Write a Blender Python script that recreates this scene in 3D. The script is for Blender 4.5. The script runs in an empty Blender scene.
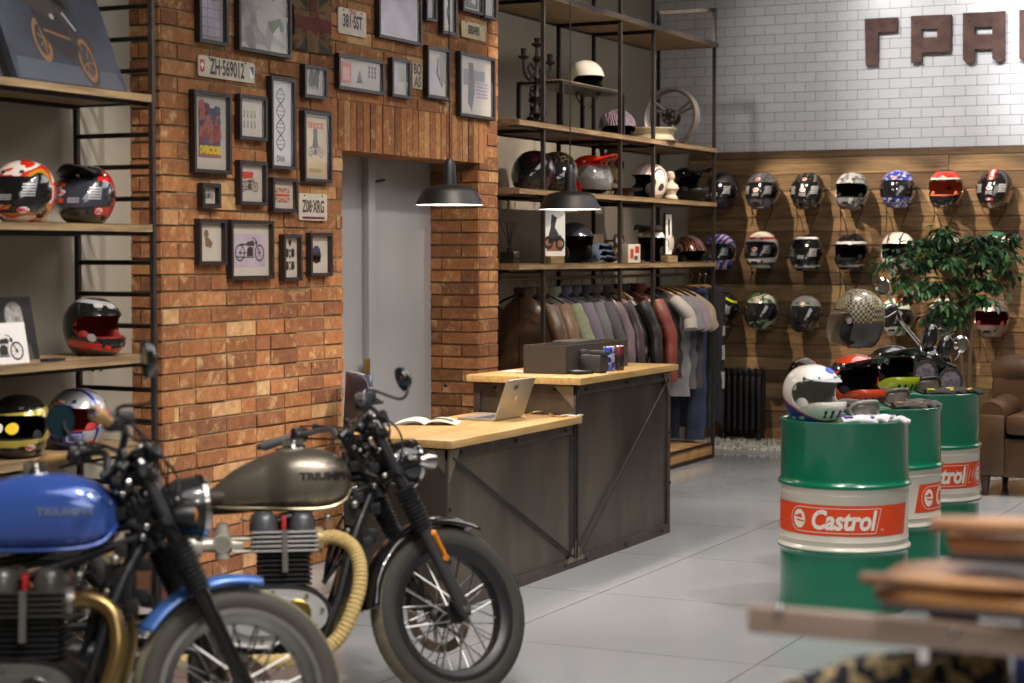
import bpy, bmesh, math, random
from mathutils import Vector, Matrix, Euler
R=math.radians; PI=math.pi; rnd=random.Random(7)
C=bpy.context.scene.collection
sin,cos=math.sin,math.cos

# ---------------------------------------------------------------- camera maths (used to read positions off real planes)
YAW,PITCH,FOC,EYE=R(25.894),R(2.656),1887.0,1.65
_f=Vector((-sin(YAW)*cos(PITCH),cos(YAW)*cos(PITCH),-sin(PITCH)))
_r=Vector((cos(YAW),sin(YAW),0)); _u=_r.cross(_f); EYEP=Vector((0,0,EYE))
def ray(x,y): return _f+_r*((x-512)/FOC)-_u*((y-341.5)/FOC)
def atX(x,y,v): d=ray(x,y); return EYEP+d*(v/d.x)
def atY(x,y,v): d=ray(x,y); return EYEP+d*(v/d.y)
def atZ(x,y,v): d=ray(x,y); return EYEP+d*((v-EYE)/d.z)
def atD(x,y,v): return EYEP+ray(x,y)*v

# ---------------------------------------------------------------- materials
def lin(c):
    c=[v/255.0 for v in c[:3]]
    return tuple((v/12.92 if v<=.04045 else ((v+.055)/1.055)**2.4) for v in c)+(1,)
MATS={}
def mat(name,col,rough=.5,metal=0,var=0,scale=8,bump=0,coat=0,emis=None,estr=0,trans=0,stretch=None,alpha=1,col2=None,spec=None,bscale=None):
    if name in MATS: return MATS[name]
    m=bpy.data.materials.new(name); m.use_nodes=True; nt=m.node_tree; b=nt.nodes['Principled BSDF']
    b.inputs['Base Color'].default_value=lin(col); b.inputs['Roughness'].default_value=rough; b.inputs['Metallic'].default_value=metal
    b.inputs['Coat Weight'].default_value=coat; b.inputs['Coat Roughness'].default_value=.04
    if spec is not None: b.inputs['Specular IOR Level'].default_value=spec
    if trans: b.inputs['Transmission Weight'].default_value=trans
    if alpha<1: b.inputs['Alpha'].default_value=alpha
    if emis: b.inputs['Emission Color'].default_value=lin(emis); b.inputs['Emission Strength'].default_value=estr
    if var or bump or col2:
        tc=nt.nodes.new('ShaderNodeTexCoord'); mp=nt.nodes.new('ShaderNodeMapping'); nt.links.new(tc.outputs['Object'],mp.inputs[0])
        if stretch: mp.inputs['Scale'].default_value=stretch
        n=nt.nodes.new('ShaderNodeTexNoise'); n.inputs['Scale'].default_value=scale; n.inputs['Detail'].default_value=5; nt.links.new(mp.outputs[0],n.inputs['Vector'])
        if var or col2:
            mx=nt.nodes.new('ShaderNodeMix'); mx.data_type='RGBA'
            a=lin(col); c2=lin(col2) if col2 else tuple(min(1,v*(1+var)) for v in a[:3])+(1,)
            a2=a if col2 else tuple(v*(1-var) for v in a[:3])+(1,)
            mx.inputs[6].default_value=a2; mx.inputs[7].default_value=c2
            rp=nt.nodes.new('ShaderNodeMapRange'); rp.inputs[1].default_value=.32; rp.inputs[2].default_value=.68
            nt.links.new(n.outputs[0],rp.inputs[0]); nt.links.new(rp.outputs[0],mx.inputs[0]); nt.links.new(mx.outputs[2],b.inputs['Base Color'])
        if bump:
            n2=n
            if bscale:
                n2=nt.nodes.new('ShaderNodeTexNoise'); n2.inputs['Scale'].default_value=bscale; n2.inputs['Detail'].default_value=4; nt.links.new(mp.outputs[0],n2.inputs['Vector'])
            bp=nt.nodes.new('ShaderNodeBump'); bp.inputs['Strength'].default_value=bump; bp.inputs['Distance'].default_value=.01
            nt.links.new(n2.outputs[0],bp.inputs['Height']); nt.links.new(bp.outputs[0],b.inputs['Normal'])
    MATS[name]=m; return m

def paint(name,cols,style='noise',scale=6,rough=.16,stops=None,metal=0,coat=1,rot=(0,0,0),seed=0,distort=0):
    """graphic paint: bands of flat colours laid out by a texture in object space"""
    if name in MATS: return MATS[name]
    m=bpy.data.materials.new(name); m.use_nodes=True; nt=m.node_tree; b=nt.nodes['Principled BSDF']; N=nt.nodes.new; L=nt.links.new
    b.inputs['Roughness'].default_value=rough; b.inputs['Metallic'].default_value=metal; b.inputs['Coat Weight'].default_value=coat; b.inputs['Coat Roughness'].default_value=.05
    tc=N('ShaderNodeTexCoord'); mp=N('ShaderNodeMapping'); L(tc.outputs['Object'],mp.inputs[0])
    mp.inputs['Rotation'].default_value=[R(a) for a in rot]; mp.inputs['Location'].default_value=(seed*1.37,seed*.71,seed*.33) if style in('noise','swirl') else (0,0,0)
    rp=N('ShaderNodeValToRGB'); rp.color_ramp.interpolation='CONSTANT'
    n=len(cols); stops=stops or [i/n for i in range(n)]
    while len(rp.color_ramp.elements)<n: rp.color_ramp.elements.new(.5)
    for e,s,c in zip(rp.color_ramp.elements,stops,cols): e.position=s; e.color=lin(c)
    if style=='noise':
        t=N('ShaderNodeTexNoise'); t.inputs['Scale'].default_value=scale; t.inputs['Detail'].default_value=1; t.inputs['Distortion'].default_value=distort
        mr=N('ShaderNodeMapRange'); mr.inputs[1].default_value=.3; mr.inputs[2].default_value=.7; L(mp.outputs[0],t.inputs['Vector']); L(t.outputs[0],mr.inputs[0]); L(mr.outputs[0],rp.inputs[0])
    elif style=='swirl':
        t=N('ShaderNodeTexWave'); t.inputs['Scale'].default_value=scale; t.inputs['Distortion'].default_value=distort or 9; t.inputs['Detail'].default_value=1; L(mp.outputs[0],t.inputs['Vector']); L(t.outputs[1],rp.inputs[0])
    elif style in('x','z','ax','y'):
        sp=N('ShaderNodeSeparateXYZ'); L(mp.outputs[0],sp.inputs[0]); mr=N('ShaderNodeMapRange')
        src=sp.outputs[{'x':0,'ax':0,'y':1,'z':2}[style]]
        if style=='ax':
            ab=N('ShaderNodeMath'); ab.operation='ABSOLUTE'; L(src,ab.inputs[0]); src=ab.outputs[0]
            mr.inputs[1].default_value=0; mr.inputs[2].default_value=.13
        elif style=='z': mr.inputs[1].default_value=0; mr.inputs[2].default_value=.26
        else: mr.inputs[1].default_value=-.15; mr.inputs[2].default_value=.15
        L(src,mr.inputs[0]); L(mr.outputs[0],rp.inputs[0])
    L(rp.outputs[0],b.inputs['Base Color']); MATS[name]=m; return m

# ---------------------------------------------------------------- mesh collector
class MB:
    def __init__(s): s.v=[]; s.f=[]; s.m=[]; s.M=Matrix.Identity(4); s.mi=0
    def add(s,vs,fs,mi=None):
        o=len(s.v); M=s.M
        s.v+=[tuple(M@Vector(p)) for p in vs]; s.f+=[tuple(i+o for i in f) for f in fs]; s.m+=[s.mi if mi is None else mi]*len(fs)
        return s
    def box(s,x0,x1,y0,y1,z0,z1,mi=None,bev=0):
        if bev<=0:
            return s.add([(x0,y0,z0),(x1,y0,z0),(x1,y1,z0),(x0,y1,z0),(x0,y0,z1),(x1,y0,z1),(x1,y1,z1),(x0,y1,z1)],
             [(0,3,2,1),(4,5,6,7),(0,1,5,4),(1,2,6,5),(2,3,7,6),(3,0,4,7)],mi)
        b=bm_box(x0,x1,y0,y1,z0,z1,bev); return s.add(b[0],b[1],mi)
    def tube(s,p,q,r,r2=None,n=12,mi=None,cap=True):
        return s.path([p,q],[r,r if r2 is None else r2],n,mi,cap)
    def path(s,pts,r,n=10,mi=None,cap=True,flat=1):
        pts=[Vector(p) for p in pts]; k=len(pts); rr=r if isinstance(r,(list,tuple)) else [r]*k
        T=[]
        for i in range(k):
            t=(pts[min(i+1,k-1)]-pts[max(i-1,0)]); T.append(t.normalized() if t.length>1e-9 else Vector((0,0,1)))
        up=Vector((0,0,1)) if abs(T[0].z)<.9 else Vector((1,0,0)); a=T[0].cross(up).normalized(); vs=[]; fs=[]
        for i in range(k):
            a=(a-T[i]*a.dot(T[i])); a=a.normalized() if a.length>1e-6 else T[i].orthogonal().normalized(); b=T[i].cross(a)
            for j in range(n):
                an=2*PI*j/n; vs.append(pts[i]+a*(cos(an)*rr[i])+b*(sin(an)*rr[i]*flat))
        for i in range(k-1):
            for j in range(n): fs.append((i*n+j,i*n+(j+1)%n,(i+1)*n+(j+1)%n,(i+1)*n+j))
        if cap: fs.append(tuple(range(n-1,-1,-1))); fs.append(tuple((k-1)*n+j for j in range(n)))
        return s.add(vs,fs,mi)
    def lathe(s,prof,n=32,mi=None,c=(0,0,0),axis='z',a0=0,a1=2*PI):
        full=abs(a1-a0-2*PI)<1e-6; m=n if full else n+1; vs=[]; fs=[]
        for (r,z) in prof:
            for j in range(m):
                an=a0+(a1-a0)*j/n; p=(r*cos(an),r*sin(an),z)
                if axis=='y': p=(p[0],p[2],p[1])
                elif axis=='x': p=(p[2],p[0],p[1])
                vs.append((p[0]+c[0],p[1]+c[1],p[2]+c[2]))
        for i in range(len(prof)-1):
            for j in range(n): 
                k=(j+1)%m if full else j+1
                fs.append((i*m+j,i*m+k,(i+1)*m+k,(i+1)*m+j))
        return s.add(vs,fs,mi)
    def disc(s,c,r,n=24,axis='z',mi=None,h=0):
        prof=[(0.0001,h),(r,h),(r,-h),(0.0001,-h)] if h else [(0.0001,0),(r,0)]
        return s.lathe(prof,n,mi,c,axis)
    def torus(s,c,Rr,r,axis='y',n=48,k=12,mi=None,fy=1):
        prof=[(Rr+r*cos(2*PI*i/k),r*fy*sin(2*PI*i/k)) for i in range(k+1)]
        return s.lathe(prof,n,mi,c,axis)
    def sphere(s,c,r,n=16,k=10,mi=None):
        rx,ry,rz=r if isinstance(r,(tuple,list)) else (r,r,r); vs=[];fs=[]
        for i in range(k+1):
            t=PI*i/k
            for j in range(n):
                a=2*PI*j/n; vs.append((c[0]+rx*sin(t)*cos(a),c[1]+ry*sin(t)*sin(a),c[2]-rz*cos(t)))
        for i in range(k):
            for j in range(n): fs.append((i*n+j,i*n+(j+1)%n,(i+1)*n+(j+1)%n,(i+1)*n+j))
        return s.add(vs,fs,mi)
    def prism(s,poly,a,b,axis='y',mi=None):
        """extrude a 2-D polygon from a to b along axis. axis y: poly=(x,z); x: poly=(y,z); z: poly=(x,y)"""
        def P(p,t): return {'y':(p[0],t,p[1]),'x':(t,p[0],p[1]),'z':(p[0],p[1],t)}[axis]
        n=len(poly); vs=[P(p,a) for p in poly]+[P(p,b) for p in poly]
        fs=[tuple(range(n)),tuple(range(2*n-1,n-1,-1))]+[(i,i+n,(i+1)%n+n,(i+1)%n) for i in range(n)]
        return s.add(vs,fs,mi)
    def grid(s,fn,nu,nv,mi=None,closeu=False):
        vs=[fn(i/nu,j/nv) for j in range(nv+1) for i in range(nu+(0 if closeu else 1))]; m=nu+(0 if closeu else 1)
        fs=[(j*m+i,j*m+(i+1)%m,(j+1)*m+(i+1)%m,(j+1)*m+i) for j in range(nv) for i in range(nu)]
        return s.add(vs,fs,mi)
    def mesh(s,name,mats):
        me=bpy.data.meshes.new(name); me.from_pydata(s.v,[],s.f)
        for m in (mats if isinstance(mats,(list,tuple)) else [mats]): me.materials.append(m)
        me.polygons.foreach_set('material_index',s.m); 
        bm=bmesh.new(); bm.from_mesh(me); bmesh.ops.remove_doubles(bm,verts=bm.verts,dist=1e-5); bmesh.ops.recalc_face_normals(bm,faces=bm.faces); bm.to_mesh(me); bm.free()
        me.polygons.foreach_set('use_smooth',[True]*len(me.polygons)); me.set_sharp_from_angle(angle=R(38)); me.update(); return me
_bb={}
def bm_box(x0,x1,y0,y1,z0,z1,bev):
    bm=bmesh.new(); bmesh.ops.create_cube(bm,size=1)
    for v in bm.verts: v.co=Vector(((x0+x1)/2+v.co.x*(x1-x0),(y0+y1)/2+v.co.y*(y1-y0),(z0+z1)/2+v.co.z*(z1-z0)))
    bmesh.ops.bevel(bm,geom=list(bm.edges)+list(bm.verts),offset=bev,segments=2,affect='EDGES',profile=.6)
    bm.verts.index_update(); r=([tuple(v.co) for v in bm.verts],[tuple(v.index for v in f.verts) for f in bm.faces]); bm.free(); return r

def tag(o,label=None,cat=None,group=None,kind=None):
    if label: o['label']=label
    if cat: o['category']=cat
    if group: o['group']=group
    if kind: o['kind']=kind
    return o
SPLIT={'vent','fin_tab','plug_cap','frame_bolt','snap_button','pivot_screw','pivot_button','mouth_vent','screw','bolt','case_bolt','glint_bead','reed','gusset','lens','flag_stripe','brake_light','bolt_head','fender_stay','bracket','switchgear_wiring'}
def islands(mb):
    par=list(range(len(mb.v)))
    def find(i):
        while par[i]!=i: par[i]=par[par[i]]; i=par[i]
        return i
    key={}
    for i,v in enumerate(mb.v):
        k=(round(v[0],4),round(v[1],4),round(v[2],4))
        if k in key: par[find(i)]=find(key[k])
        else: key[k]=i
    for f in mb.f:
        for i in f[1:]: par[find(i)]=find(f[0])
    out={}
    for f,mi in zip(mb.f,mb.m):
        out.setdefault(find(f[0]),MB()).add([mb.v[i] for i in f],[tuple(range(len(f)))],mi)
    return list(out.values())
def obj(name,mb,mats,parent=None,label=None,cat=None,group=None,kind=None,loc=None,rot=None,solid=0,sub=0,thick_off=0):
    if name in SPLIT and isinstance(mb,MB):
        isl=islands(mb)
        if 1<len(isl)<90:
            for q in isl: o=_obj(name,q,mats,parent,label,cat,group,kind,loc,rot,solid,sub,thick_off)
            return o
    return _obj(name,mb,mats,parent,label,cat,group,kind,loc,rot,solid,sub,thick_off)
def _obj(name,mb,mats,parent=None,label=None,cat=None,group=None,kind=None,loc=None,rot=None,solid=0,sub=0,thick_off=0):
    me=mb.mesh(name,mats) if isinstance(mb,MB) else mb
    o=bpy.data.objects.new(name,me); C.objects.link(o)
    if parent: o.parent=parent
    if loc is not None: o.location=loc
    if rot is not None: o.rotation_euler=rot
    if solid: md=o.modifiers.new('thickness','SOLIDIFY'); md.thickness=solid; md.offset=thick_off
    if sub: md=o.modifiers.new('smooth','SUBSURF'); md.levels=sub; md.render_levels=sub
    return tag(o,label,cat,group,kind)
def thing(name,label,cat,loc=(0,0,0),rot=(0,0,0),group=None):
    o=bpy.data.objects.new(name,None); o.empty_display_size=.1; C.objects.link(o); o.location=loc; o.rotation_euler=rot
    return tag(o,label,cat,group)
def copy_tree(o,parent=None):
    c=o.copy(); C.objects.link(c); c.parent=parent
    for ch in [k for k in C.objects if k.parent==o]: copy_tree(ch,c)
    return c
def struct(name,mb,mats,parent=None): return obj(name,mb,mats,parent,kind=None if parent else 'structure')

# ---------------------------------------------------------------- lettering
_tc={}
def glyphs(txt,size=1,bold=0,shear=0,sx=1,align='CENTER'):
    key=(txt,size,bold,shear,sx,align)
    if key in _tc: return _tc[key]
    cu=bpy.data.curves.new('lettering','FONT'); cu.body=txt; cu.size=size; cu.offset=bold; cu.shear=shear; cu.align_x=align; cu.align_y='CENTER'; cu.resolution_u=3
    o=bpy.data.objects.new('lettering',cu); C.objects.link(o); dg=bpy.context.evaluated_depsgraph_get(); dg.update()
    me=o.evaluated_get(dg).to_mesh(); vs=[(v.co.x*sx,v.co.y) for v in me.vertices]; fs=[tuple(p.vertices) for p in me.polygons]
    o.evaluated_get(dg).to_mesh_clear(); bpy.data.objects.remove(o); bpy.data.curves.remove(cu)
    _tc[key]=(vs,fs); return _tc[key]
def write(mb,txt,fn,size,bold=0,shear=0,sx=1,mi=None,align='CENTER'):
    vs,fs=glyphs(txt,size,bold,shear,sx,align)
    mb.add([fn(a,b) for a,b in vs],fs,mi)

def smooth_poly(pts,n=6):
    """closed Catmull-Rom through 2-D points"""
    k=len(pts); out=[]
    for i in range(k):
        p0,p1,p2,p3=[Vector(pts[(i+d)%k]) for d in(-1,0,1,2)]
        for j in range(n):
            t=j/n; out.append(tuple(.5*((2*p1)+(p2-p0)*t+(2*p0-5*p1+4*p2-p3)*t*t+(3*p1-p0-3*p2+p3)*t**3)))
    return out
def spline(pts,n=8):
    """open Catmull-Rom through points of any dimension"""
    P=[Vector(p) for p in pts]; P=[P[0]*2-P[1]]+P+[P[-1]*2-P[-2]]; out=[]
    for i in range(1,len(P)-2):
        for j in range(n):
            t=j/n; p0,p1,p2,p3=P[i-1:i+3]; out.append(.5*((2*p1)+(p2-p0)*t+(2*p0-5*p1+4*p2-p3)*t*t+(3*p1-p0-3*p2+p3)*t**3))
    out.append(P[-2]); return out
def lerp(a,b,t): return a+(b-a)*t
# ================================================================ ROOM
WX=-5.3        # face of the brick pier wall (runs along Y)
BY=15.9        # back wall
# common finishes
black_steel=mat('black_steel',(38,34,34),.45,.6,var=.2,scale=20)
edge_steel=mat('worn_steel',(62,54,52),.5,.4,var=.25,scale=14)
plaster=mat('grey_plaster',(158,151,138),.85,var=.05,scale=2)
def wood(name,a,b,sc=3,st=(1,12,12),rough=.6,bump=.15): return mat(name,a,rough,0,scale=sc,bump=bump,col2=b,stretch=st)
shelf_wood=wood('shelf_wood',(108,88,62),(150,126,92),4,(12,1,12))
oak_top=wood('oak_worktop',(164,130,78),(190,158,106),3,(14,1.2,14),.4,.05)

# floor: large pale glossy tiles
fm=bpy.data.materials.new('floor_tile'); fm.use_nodes=True; nt=fm.node_tree; N=nt.nodes.new; L=nt.links.new; b=nt.nodes['Principled BSDF']
tc=N('ShaderNodeTexCoord'); bk=N('ShaderNodeTexBrick'); bk.offset=0; bk.inputs['Scale'].default_value=1; bk.inputs['Brick Width'].default_value=1.2; bk.inputs['Row Height'].default_value=1.2; bk.inputs['Mortar Size'].default_value=.0035
bk.inputs['Color1'].default_value=lin((166,169,172)); bk.inputs['Color2'].default_value=lin((173,175,178)); bk.inputs['Mortar'].default_value=lin((112,112,112))
nz=N('ShaderNodeTexNoise'); nz.inputs['Scale'].default_value=1.6; nz.inputs['Detail'].default_value=8; mp=N('ShaderNodeMapping'); mp.inputs['Scale'].default_value=(1,.35,1)
mx=N('ShaderNodeMix'); mx.data_type='RGBA'; mx.blend_type='MULTIPLY'; mx.inputs[0].default_value=.35
L(tc.outputs['Object'],bk.inputs[0]); L(tc.outputs['Object'],mp.inputs[0]); L(mp.outputs[0],nz.inputs[0]); L(bk.outputs[0],mx.inputs[6]); L(nz.outputs[0],mx.inputs[7])
mr=N('ShaderNodeMapRange'); mr.inputs[3].default_value=.07; mr.inputs[4].default_value=.19; L(nz.outputs[0],mr.inputs[0]); L(mr.outputs[0],b.inputs['Roughness'])
L(mx.outputs[2],b.inputs['Base Color']); bp=N('ShaderNodeBump'); bp.inputs['Strength'].default_value=.25; bp.inputs['Distance'].default_value=.002; iv=N('ShaderNodeMath'); iv.operation='SUBTRACT'; iv.inputs[0].default_value=1
L(bk.outputs[1],iv.inputs[1]); L(iv.outputs[0],bp.inputs['Height']); L(bp.outputs[0],b.inputs['Normal']); b.inputs['Specular IOR Level'].default_value=.6
m=MB(); m.box(-8,5,-1.5,16.2,-.1,0); struct('floor',m,fm)

# back wall: plaster core + metro tile skin above, boards below
m=MB(); m.box(-6.4,4.2,BY,BY+.2,0,4.6); struct('wall_back',m,plaster)
tm=bpy.data.materials.new('metro_tile'); tm.use_nodes=True; nt=tm.node_tree; N=nt.nodes.new; L=nt.links.new; b=nt.nodes['Principled BSDF']
tc=N('ShaderNodeTexCoord'); sp=N('ShaderNodeSeparateXYZ'); cb=N('ShaderNodeCombineXYZ'); L(tc.outputs['Object'],sp.inputs[0]); L(sp.outputs[0],cb.inputs[0]); L(sp.outputs[2],cb.inputs[1])
bk=N('ShaderNodeTexBrick'); bk.inputs['Scale'].default_value=1; bk.inputs['Brick Width'].default_value=.1845; bk.inputs['Row Height'].default_value=.0845; bk.inputs['Mortar Size'].default_value=.0022; bk.inputs['Mortar Smooth'].default_value=.1
bk.inputs['Color1'].default_value=lin((206,206,210)); bk.inputs['Color2'].default_value=lin((214,214,217)); bk.inputs['Mortar'].default_value=lin((132,130,128)); L(cb.outputs[0],bk.inputs[0]); L(bk.outputs[0],b.inputs['Base Color'])
iv=N('ShaderNodeMath'); iv.operation='SUBTRACT'; iv.inputs[0].default_value=1; L(bk.outputs[1],iv.inputs[1]); bp=N('ShaderNodeBump'); bp.inputs['Strength'].default_value=.6; bp.inputs['Distance'].default_value=.003
L(iv.outputs[0],bp.inputs['Height']); L(bp.outputs[0],b.inputs['Normal']); b.inputs['Roughness'].default_value=.22
ZT=atY(800,150.6,BY-.02).z
m=MB(); m.box(-6.3,4.2,BY-.012,BY,0,4.6-ZT); o=struct('trim_1',m,tm); o.location=(0,0,ZT)

# board cladding: every board its own box, colour varies per board through an attribute
def attr_mat(name,c1,c2,c3,rough=.7,grain=(1,14,14),gs=3,bump=.3,dark=.45,patch=None):
    m=bpy.data.materials.new(name); m.use_nodes=True; nt=m.node_tree; N=nt.nodes.new; L=nt.links.new; b=nt.nodes['Principled BSDF']
    at=N('ShaderNodeAttribute'); at.attribute_name='tone'; rp=N('ShaderNodeValToRGB'); e=rp.color_ramp.elements; e[0].color=lin(c1); e[1].color=lin(c3); k=e.new(.5); k.color=lin(c2); L(at.outputs['Fac'],rp.inputs[0])
    tc=N('ShaderNodeTexCoord'); mp=N('ShaderNodeMapping'); mp.inputs['Scale'].default_value=grain; ad=N('ShaderNodeVectorMath'); ad.operation='ADD'; cx=N('ShaderNodeCombineXYZ')
    mu=N('ShaderNodeMath'); mu.operation='MULTIPLY'; mu.inputs[1].default_value=37; L(at.outputs['Fac'],mu.inputs[0]); L(mu.outputs[0],cx.inputs[0]); L(mu.outputs[0],cx.inputs[1]); L(tc.outputs['Object'],mp.inputs[0]); L(mp.outputs[0],ad.inputs[0]); L(cx.outputs[0],ad.inputs[1])
    nz=N('ShaderNodeTexNoise'); nz.inputs['Scale'].default_value=gs; nz.inputs['Detail'].default_value=7; nz.inputs['Roughness'].default_value=.65; L(ad.outputs[0],nz.inputs[0])
    mr=N('ShaderNodeMapRange'); mr.inputs[1].default_value=.28; mr.inputs[2].default_value=.72; mr.inputs[3].default_value=dark; mr.inputs[4].default_value=1.25; L(nz.outputs[0],mr.inputs[0])
    src=rp.outputs[0]
    if patch:
        n2=N('ShaderNodeTexNoise'); n2.inputs['Scale'].default_value=2.4; n2.inputs['Detail'].default_value=6; n2.inputs['Roughness'].default_value=.7; L(ad.outputs[0],n2.inputs[0]); m2=N('ShaderNodeMapRange'); m2.inputs[1].default_value=.54; m2.inputs[2].default_value=.66; m2.inputs[4].default_value=.75; L(n2.outputs[0],m2.inputs[0])
        px=N('ShaderNodeMix'); px.data_type='RGBA'; px.inputs[7].default_value=lin(patch); L(m2.outputs[0],px.inputs[0]); L(rp.outputs[0],px.inputs[6]); src=px.outputs[2]
    mx=N('ShaderNodeVectorMath'); mx.operation='SCALE'; L(src,mx.inputs[0]); L(mr.outputs[0],mx.inputs['Scale']); L(mx.outputs[0],b.inputs['Base Color'])
    b.inputs['Roughness'].default_value=rough; bp=N('ShaderNodeBump'); bp.inputs['Strength'].default_value=bump; bp.inputs['Distance'].default_value=.006; L(nz.outputs[0],bp.inputs['Height']); L(bp.outputs[0],b.inputs['Normal']); return m
def tones(o,vals,per):
    a=o.data.attributes.new('tone','FLOAT','FACE')
    for i in range(len(o.data.polygons)): a.data[i].value=vals[min(i//per,len(vals)-1)]
def plain(name,mb,m,parent=None):   # no merging: keeps face order
    me=bpy.data.meshes.new(name); me.from_pydata(mb.v,[],mb.f); me.materials.append(m); me.update(); o=bpy.data.objects.new(name,me); C.objects.link(o)
    if parent: o.parent=parent
    return o
board_mat=attr_mat('reclaimed_board',(92,68,46),(132,102,68),(166,136,96),.7,(1,16,16),3,.4,.35)
m=MB(); tv=[]; z=0.02; rr=random.Random(3)
XL=atY(689,300,BY-.05).x
while z<ZT-.02:
    h=min(.105+rr.random()*.05,ZT-z); 
    if ZT-z-h<.05: h=ZT-z
    x=XL-rr.random()*.0
    while x<3.9:
        w=1.2+rr.random()*1.6; d=.035+rr.random()*.012
        m.box(x+.002,min(x+w,3.9)-.002,BY-.013-d,BY-.013,z+.002,z+h-.003); tv.append(rr.random()); x+=w
    z+=h
o=plain('trim_2',m,board_mat); tones(o,tv,6); o['kind']='structure'

# brick wall with door opening; bricks are individual boxes in one mesh, tone by attribute
brick_mat=attr_mat('old_brick',(122,78,52),(164,108,66),(196,160,114),.9,(5,5,5),5,.7,.62,patch=(196,164,116))
mortar=mat('mortar',(136,112,82),.95,var=.2,scale=30,bump=.3)
BY0,BY1=7.19,10.72
DY0=atX(343,200,WX).y; DY1=atX(479,250,WX).y; DZ=atX(344,150,WX).z
door_x=atY(431,260,DY1).x
bricks=MB(); bt=[]; rb=random.Random(11); CH=.0775
def brick(x0,x1,y0,y1,z0,z1):
    j=lambda a:(rb.random()-.5)*a
    t=rb.random(); t=t*.66 if t<.92 else .7+rb.random()*.3
    bricks.box(x0,x1,y0+.005+j(.004),y1-.005+j(.004),z0+.006+j(.003),z1-.006+j(.003)); bt.append(t)
ncourse=int(4.5/CH)
SOL=atX(388,105,WX).z  # top of the soldier course
def bond(y0,y1,zi,face):   # bricks along Y on plane WX, or along X for returns
    z0=zi*CH; y=y0; off=(zi%2)
    first=True
    while y<y1-.01:
        w=.26 if not(first and off) else .13
        if rb.random()<.16: w=.13
        e=min(y+w,y1); 
        if y1-e<.07: e=y1
        face(y,e,z0,z0+CH); y=e; first=False
for i in range(ncourse):
    z0=i*CH; zc=z0+CH/2
    fy=lambda a,b_,c,d: brick(WX-.1,WX+.0+(rb.random()-.5)*.008,a,b_,c,d)
    if zc<DZ: bond(BY0,DY0,i,fy); bond(DY1,BY1,i,fy)
    elif zc<SOL-.02: bond(BY0,DY0-.12,i,fy); bond(BY1-.16,BY1,i,fy)
    else: bond(BY0,BY1,i,fy)
    # return faces (pier end toward the camera, and the far door jamb)
    for yy,(xa,xb),zt in ((BY0,(WX-.6,WX-.0),9),(DY1,(door_x-.02,WX-.0),DZ-.03)):
        if zc>zt: continue
        x=xb-(.12 if i%2 else .26)
        bricks.box(x+.005,xb-.002,yy-.004-(rb.random())*.006,yy+.09,z0+.006,z0+CH-.006); bt.append(rb.random()*.62)
        while x>xa:
            w=.26 if rb.random()<.8 else .13; e=max(x-w,xa); bricks.box(e+.005,x-.005,yy-.003-rb.random()*.006,yy+.09,z0+.006,z0+CH-.006); bt.append(rb.random()*.65); x=e
y=DY0-.12
while y<BY1-.17:      # soldier course over the door
    w=.066+rb.random()*.008; e=min(y+w,BY1-.16); bricks.box(WX-.3,WX+(rb.random()-.5)*.008,y+.004,e-.004,DZ,SOL-.006); bt.append(rb.random()*.75); y=e
o=plain('wall_bricks',bricks,brick_mat)
tones(o,bt,6)
m=MB(); e=.007
m.box(WX-.6,WX-e,BY0+e,DY0-e,0,4.5); m.box(door_x-.03,WX-e,DY1+e,BY1-e,0,4.5); m.box(WX-.6,WX-e,DY0-e,DY1+e,DZ+e,4.5)
wl=struct('wall_left',m,mortar); o.name='brick_facing'; o.parent=wl

# plain walls of the two recesses and the far end
m=MB(); m.box(-6.0,-5.47,-1.5,BY0+.3,0,4.6); struct('wall_left_recess',m,plaster)
m=MB(); m.box(-6.6,-6.3,BY1-.1,BY+.2,0,4.6); m.box(-6.3,WX-.02,BY1-.02,BY1+.0,0,4.5); struct('wall_left_alcove',m,plaster)
m=MB(); m.box(4.2,4.4,-1.5,BY+.2,0,4.6); struct('wall_right',m,plaster)
m=MB(); m.box(-6,4.4,-1.7,-1.5,0,4.6); struct('wall_front',m,plaster)
m=MB(); m.box(-6.6,4.4,-1.7,BY+.2,4.6,4.7); struct('ceiling',m,mat('ceiling_grey',(120,118,114),.9))

# grey steel door in the opening
dm=mat('door_paint',(158,160,164),.45,var=.03,scale=3)
m=MB(); m.box(door_x-.05,door_x,DY0-.3,DY1+.0,0,DZ+.1); dr=struct('door_1',m,dm)
ye=atX(362,200,door_x).y; ye2=atX(369,200,door_x).y
m=MB(); m.box(door_x,door_x+.045,ye,ye2,0,DZ+.02,bev=.004); m.box(door_x,door_x+.02,ye2+.01,ye2+.03,0,DZ+.02); obj('door_jamb',m,dm,dr)
p=atX(359,372,door_x); m=MB(); m.box(door_x+.045,door_x+.06,p.y-.02,p.y+.03,p.z-.12,p.z+.08,bev=.004); m.sphere((door_x+.07,p.y,p.z-.03),.012); 
obj('door_lock',m,mat('brass_lock',(168,140,84),.35,.9),dr,label='brass lock plate and lever')
p=atX(373,181,door_x); m=MB(); m.tube((door_x+.02,p.y-.05,p.z-.01),(door_x+.02,p.y+.1,p.z+.01),.008); m.tube((door_x,p.y-.03,p.z-.05),(door_x+.02,p.y-.03,p.z+.03),.01); obj('door_closer',m,edge_steel,dr)

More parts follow.
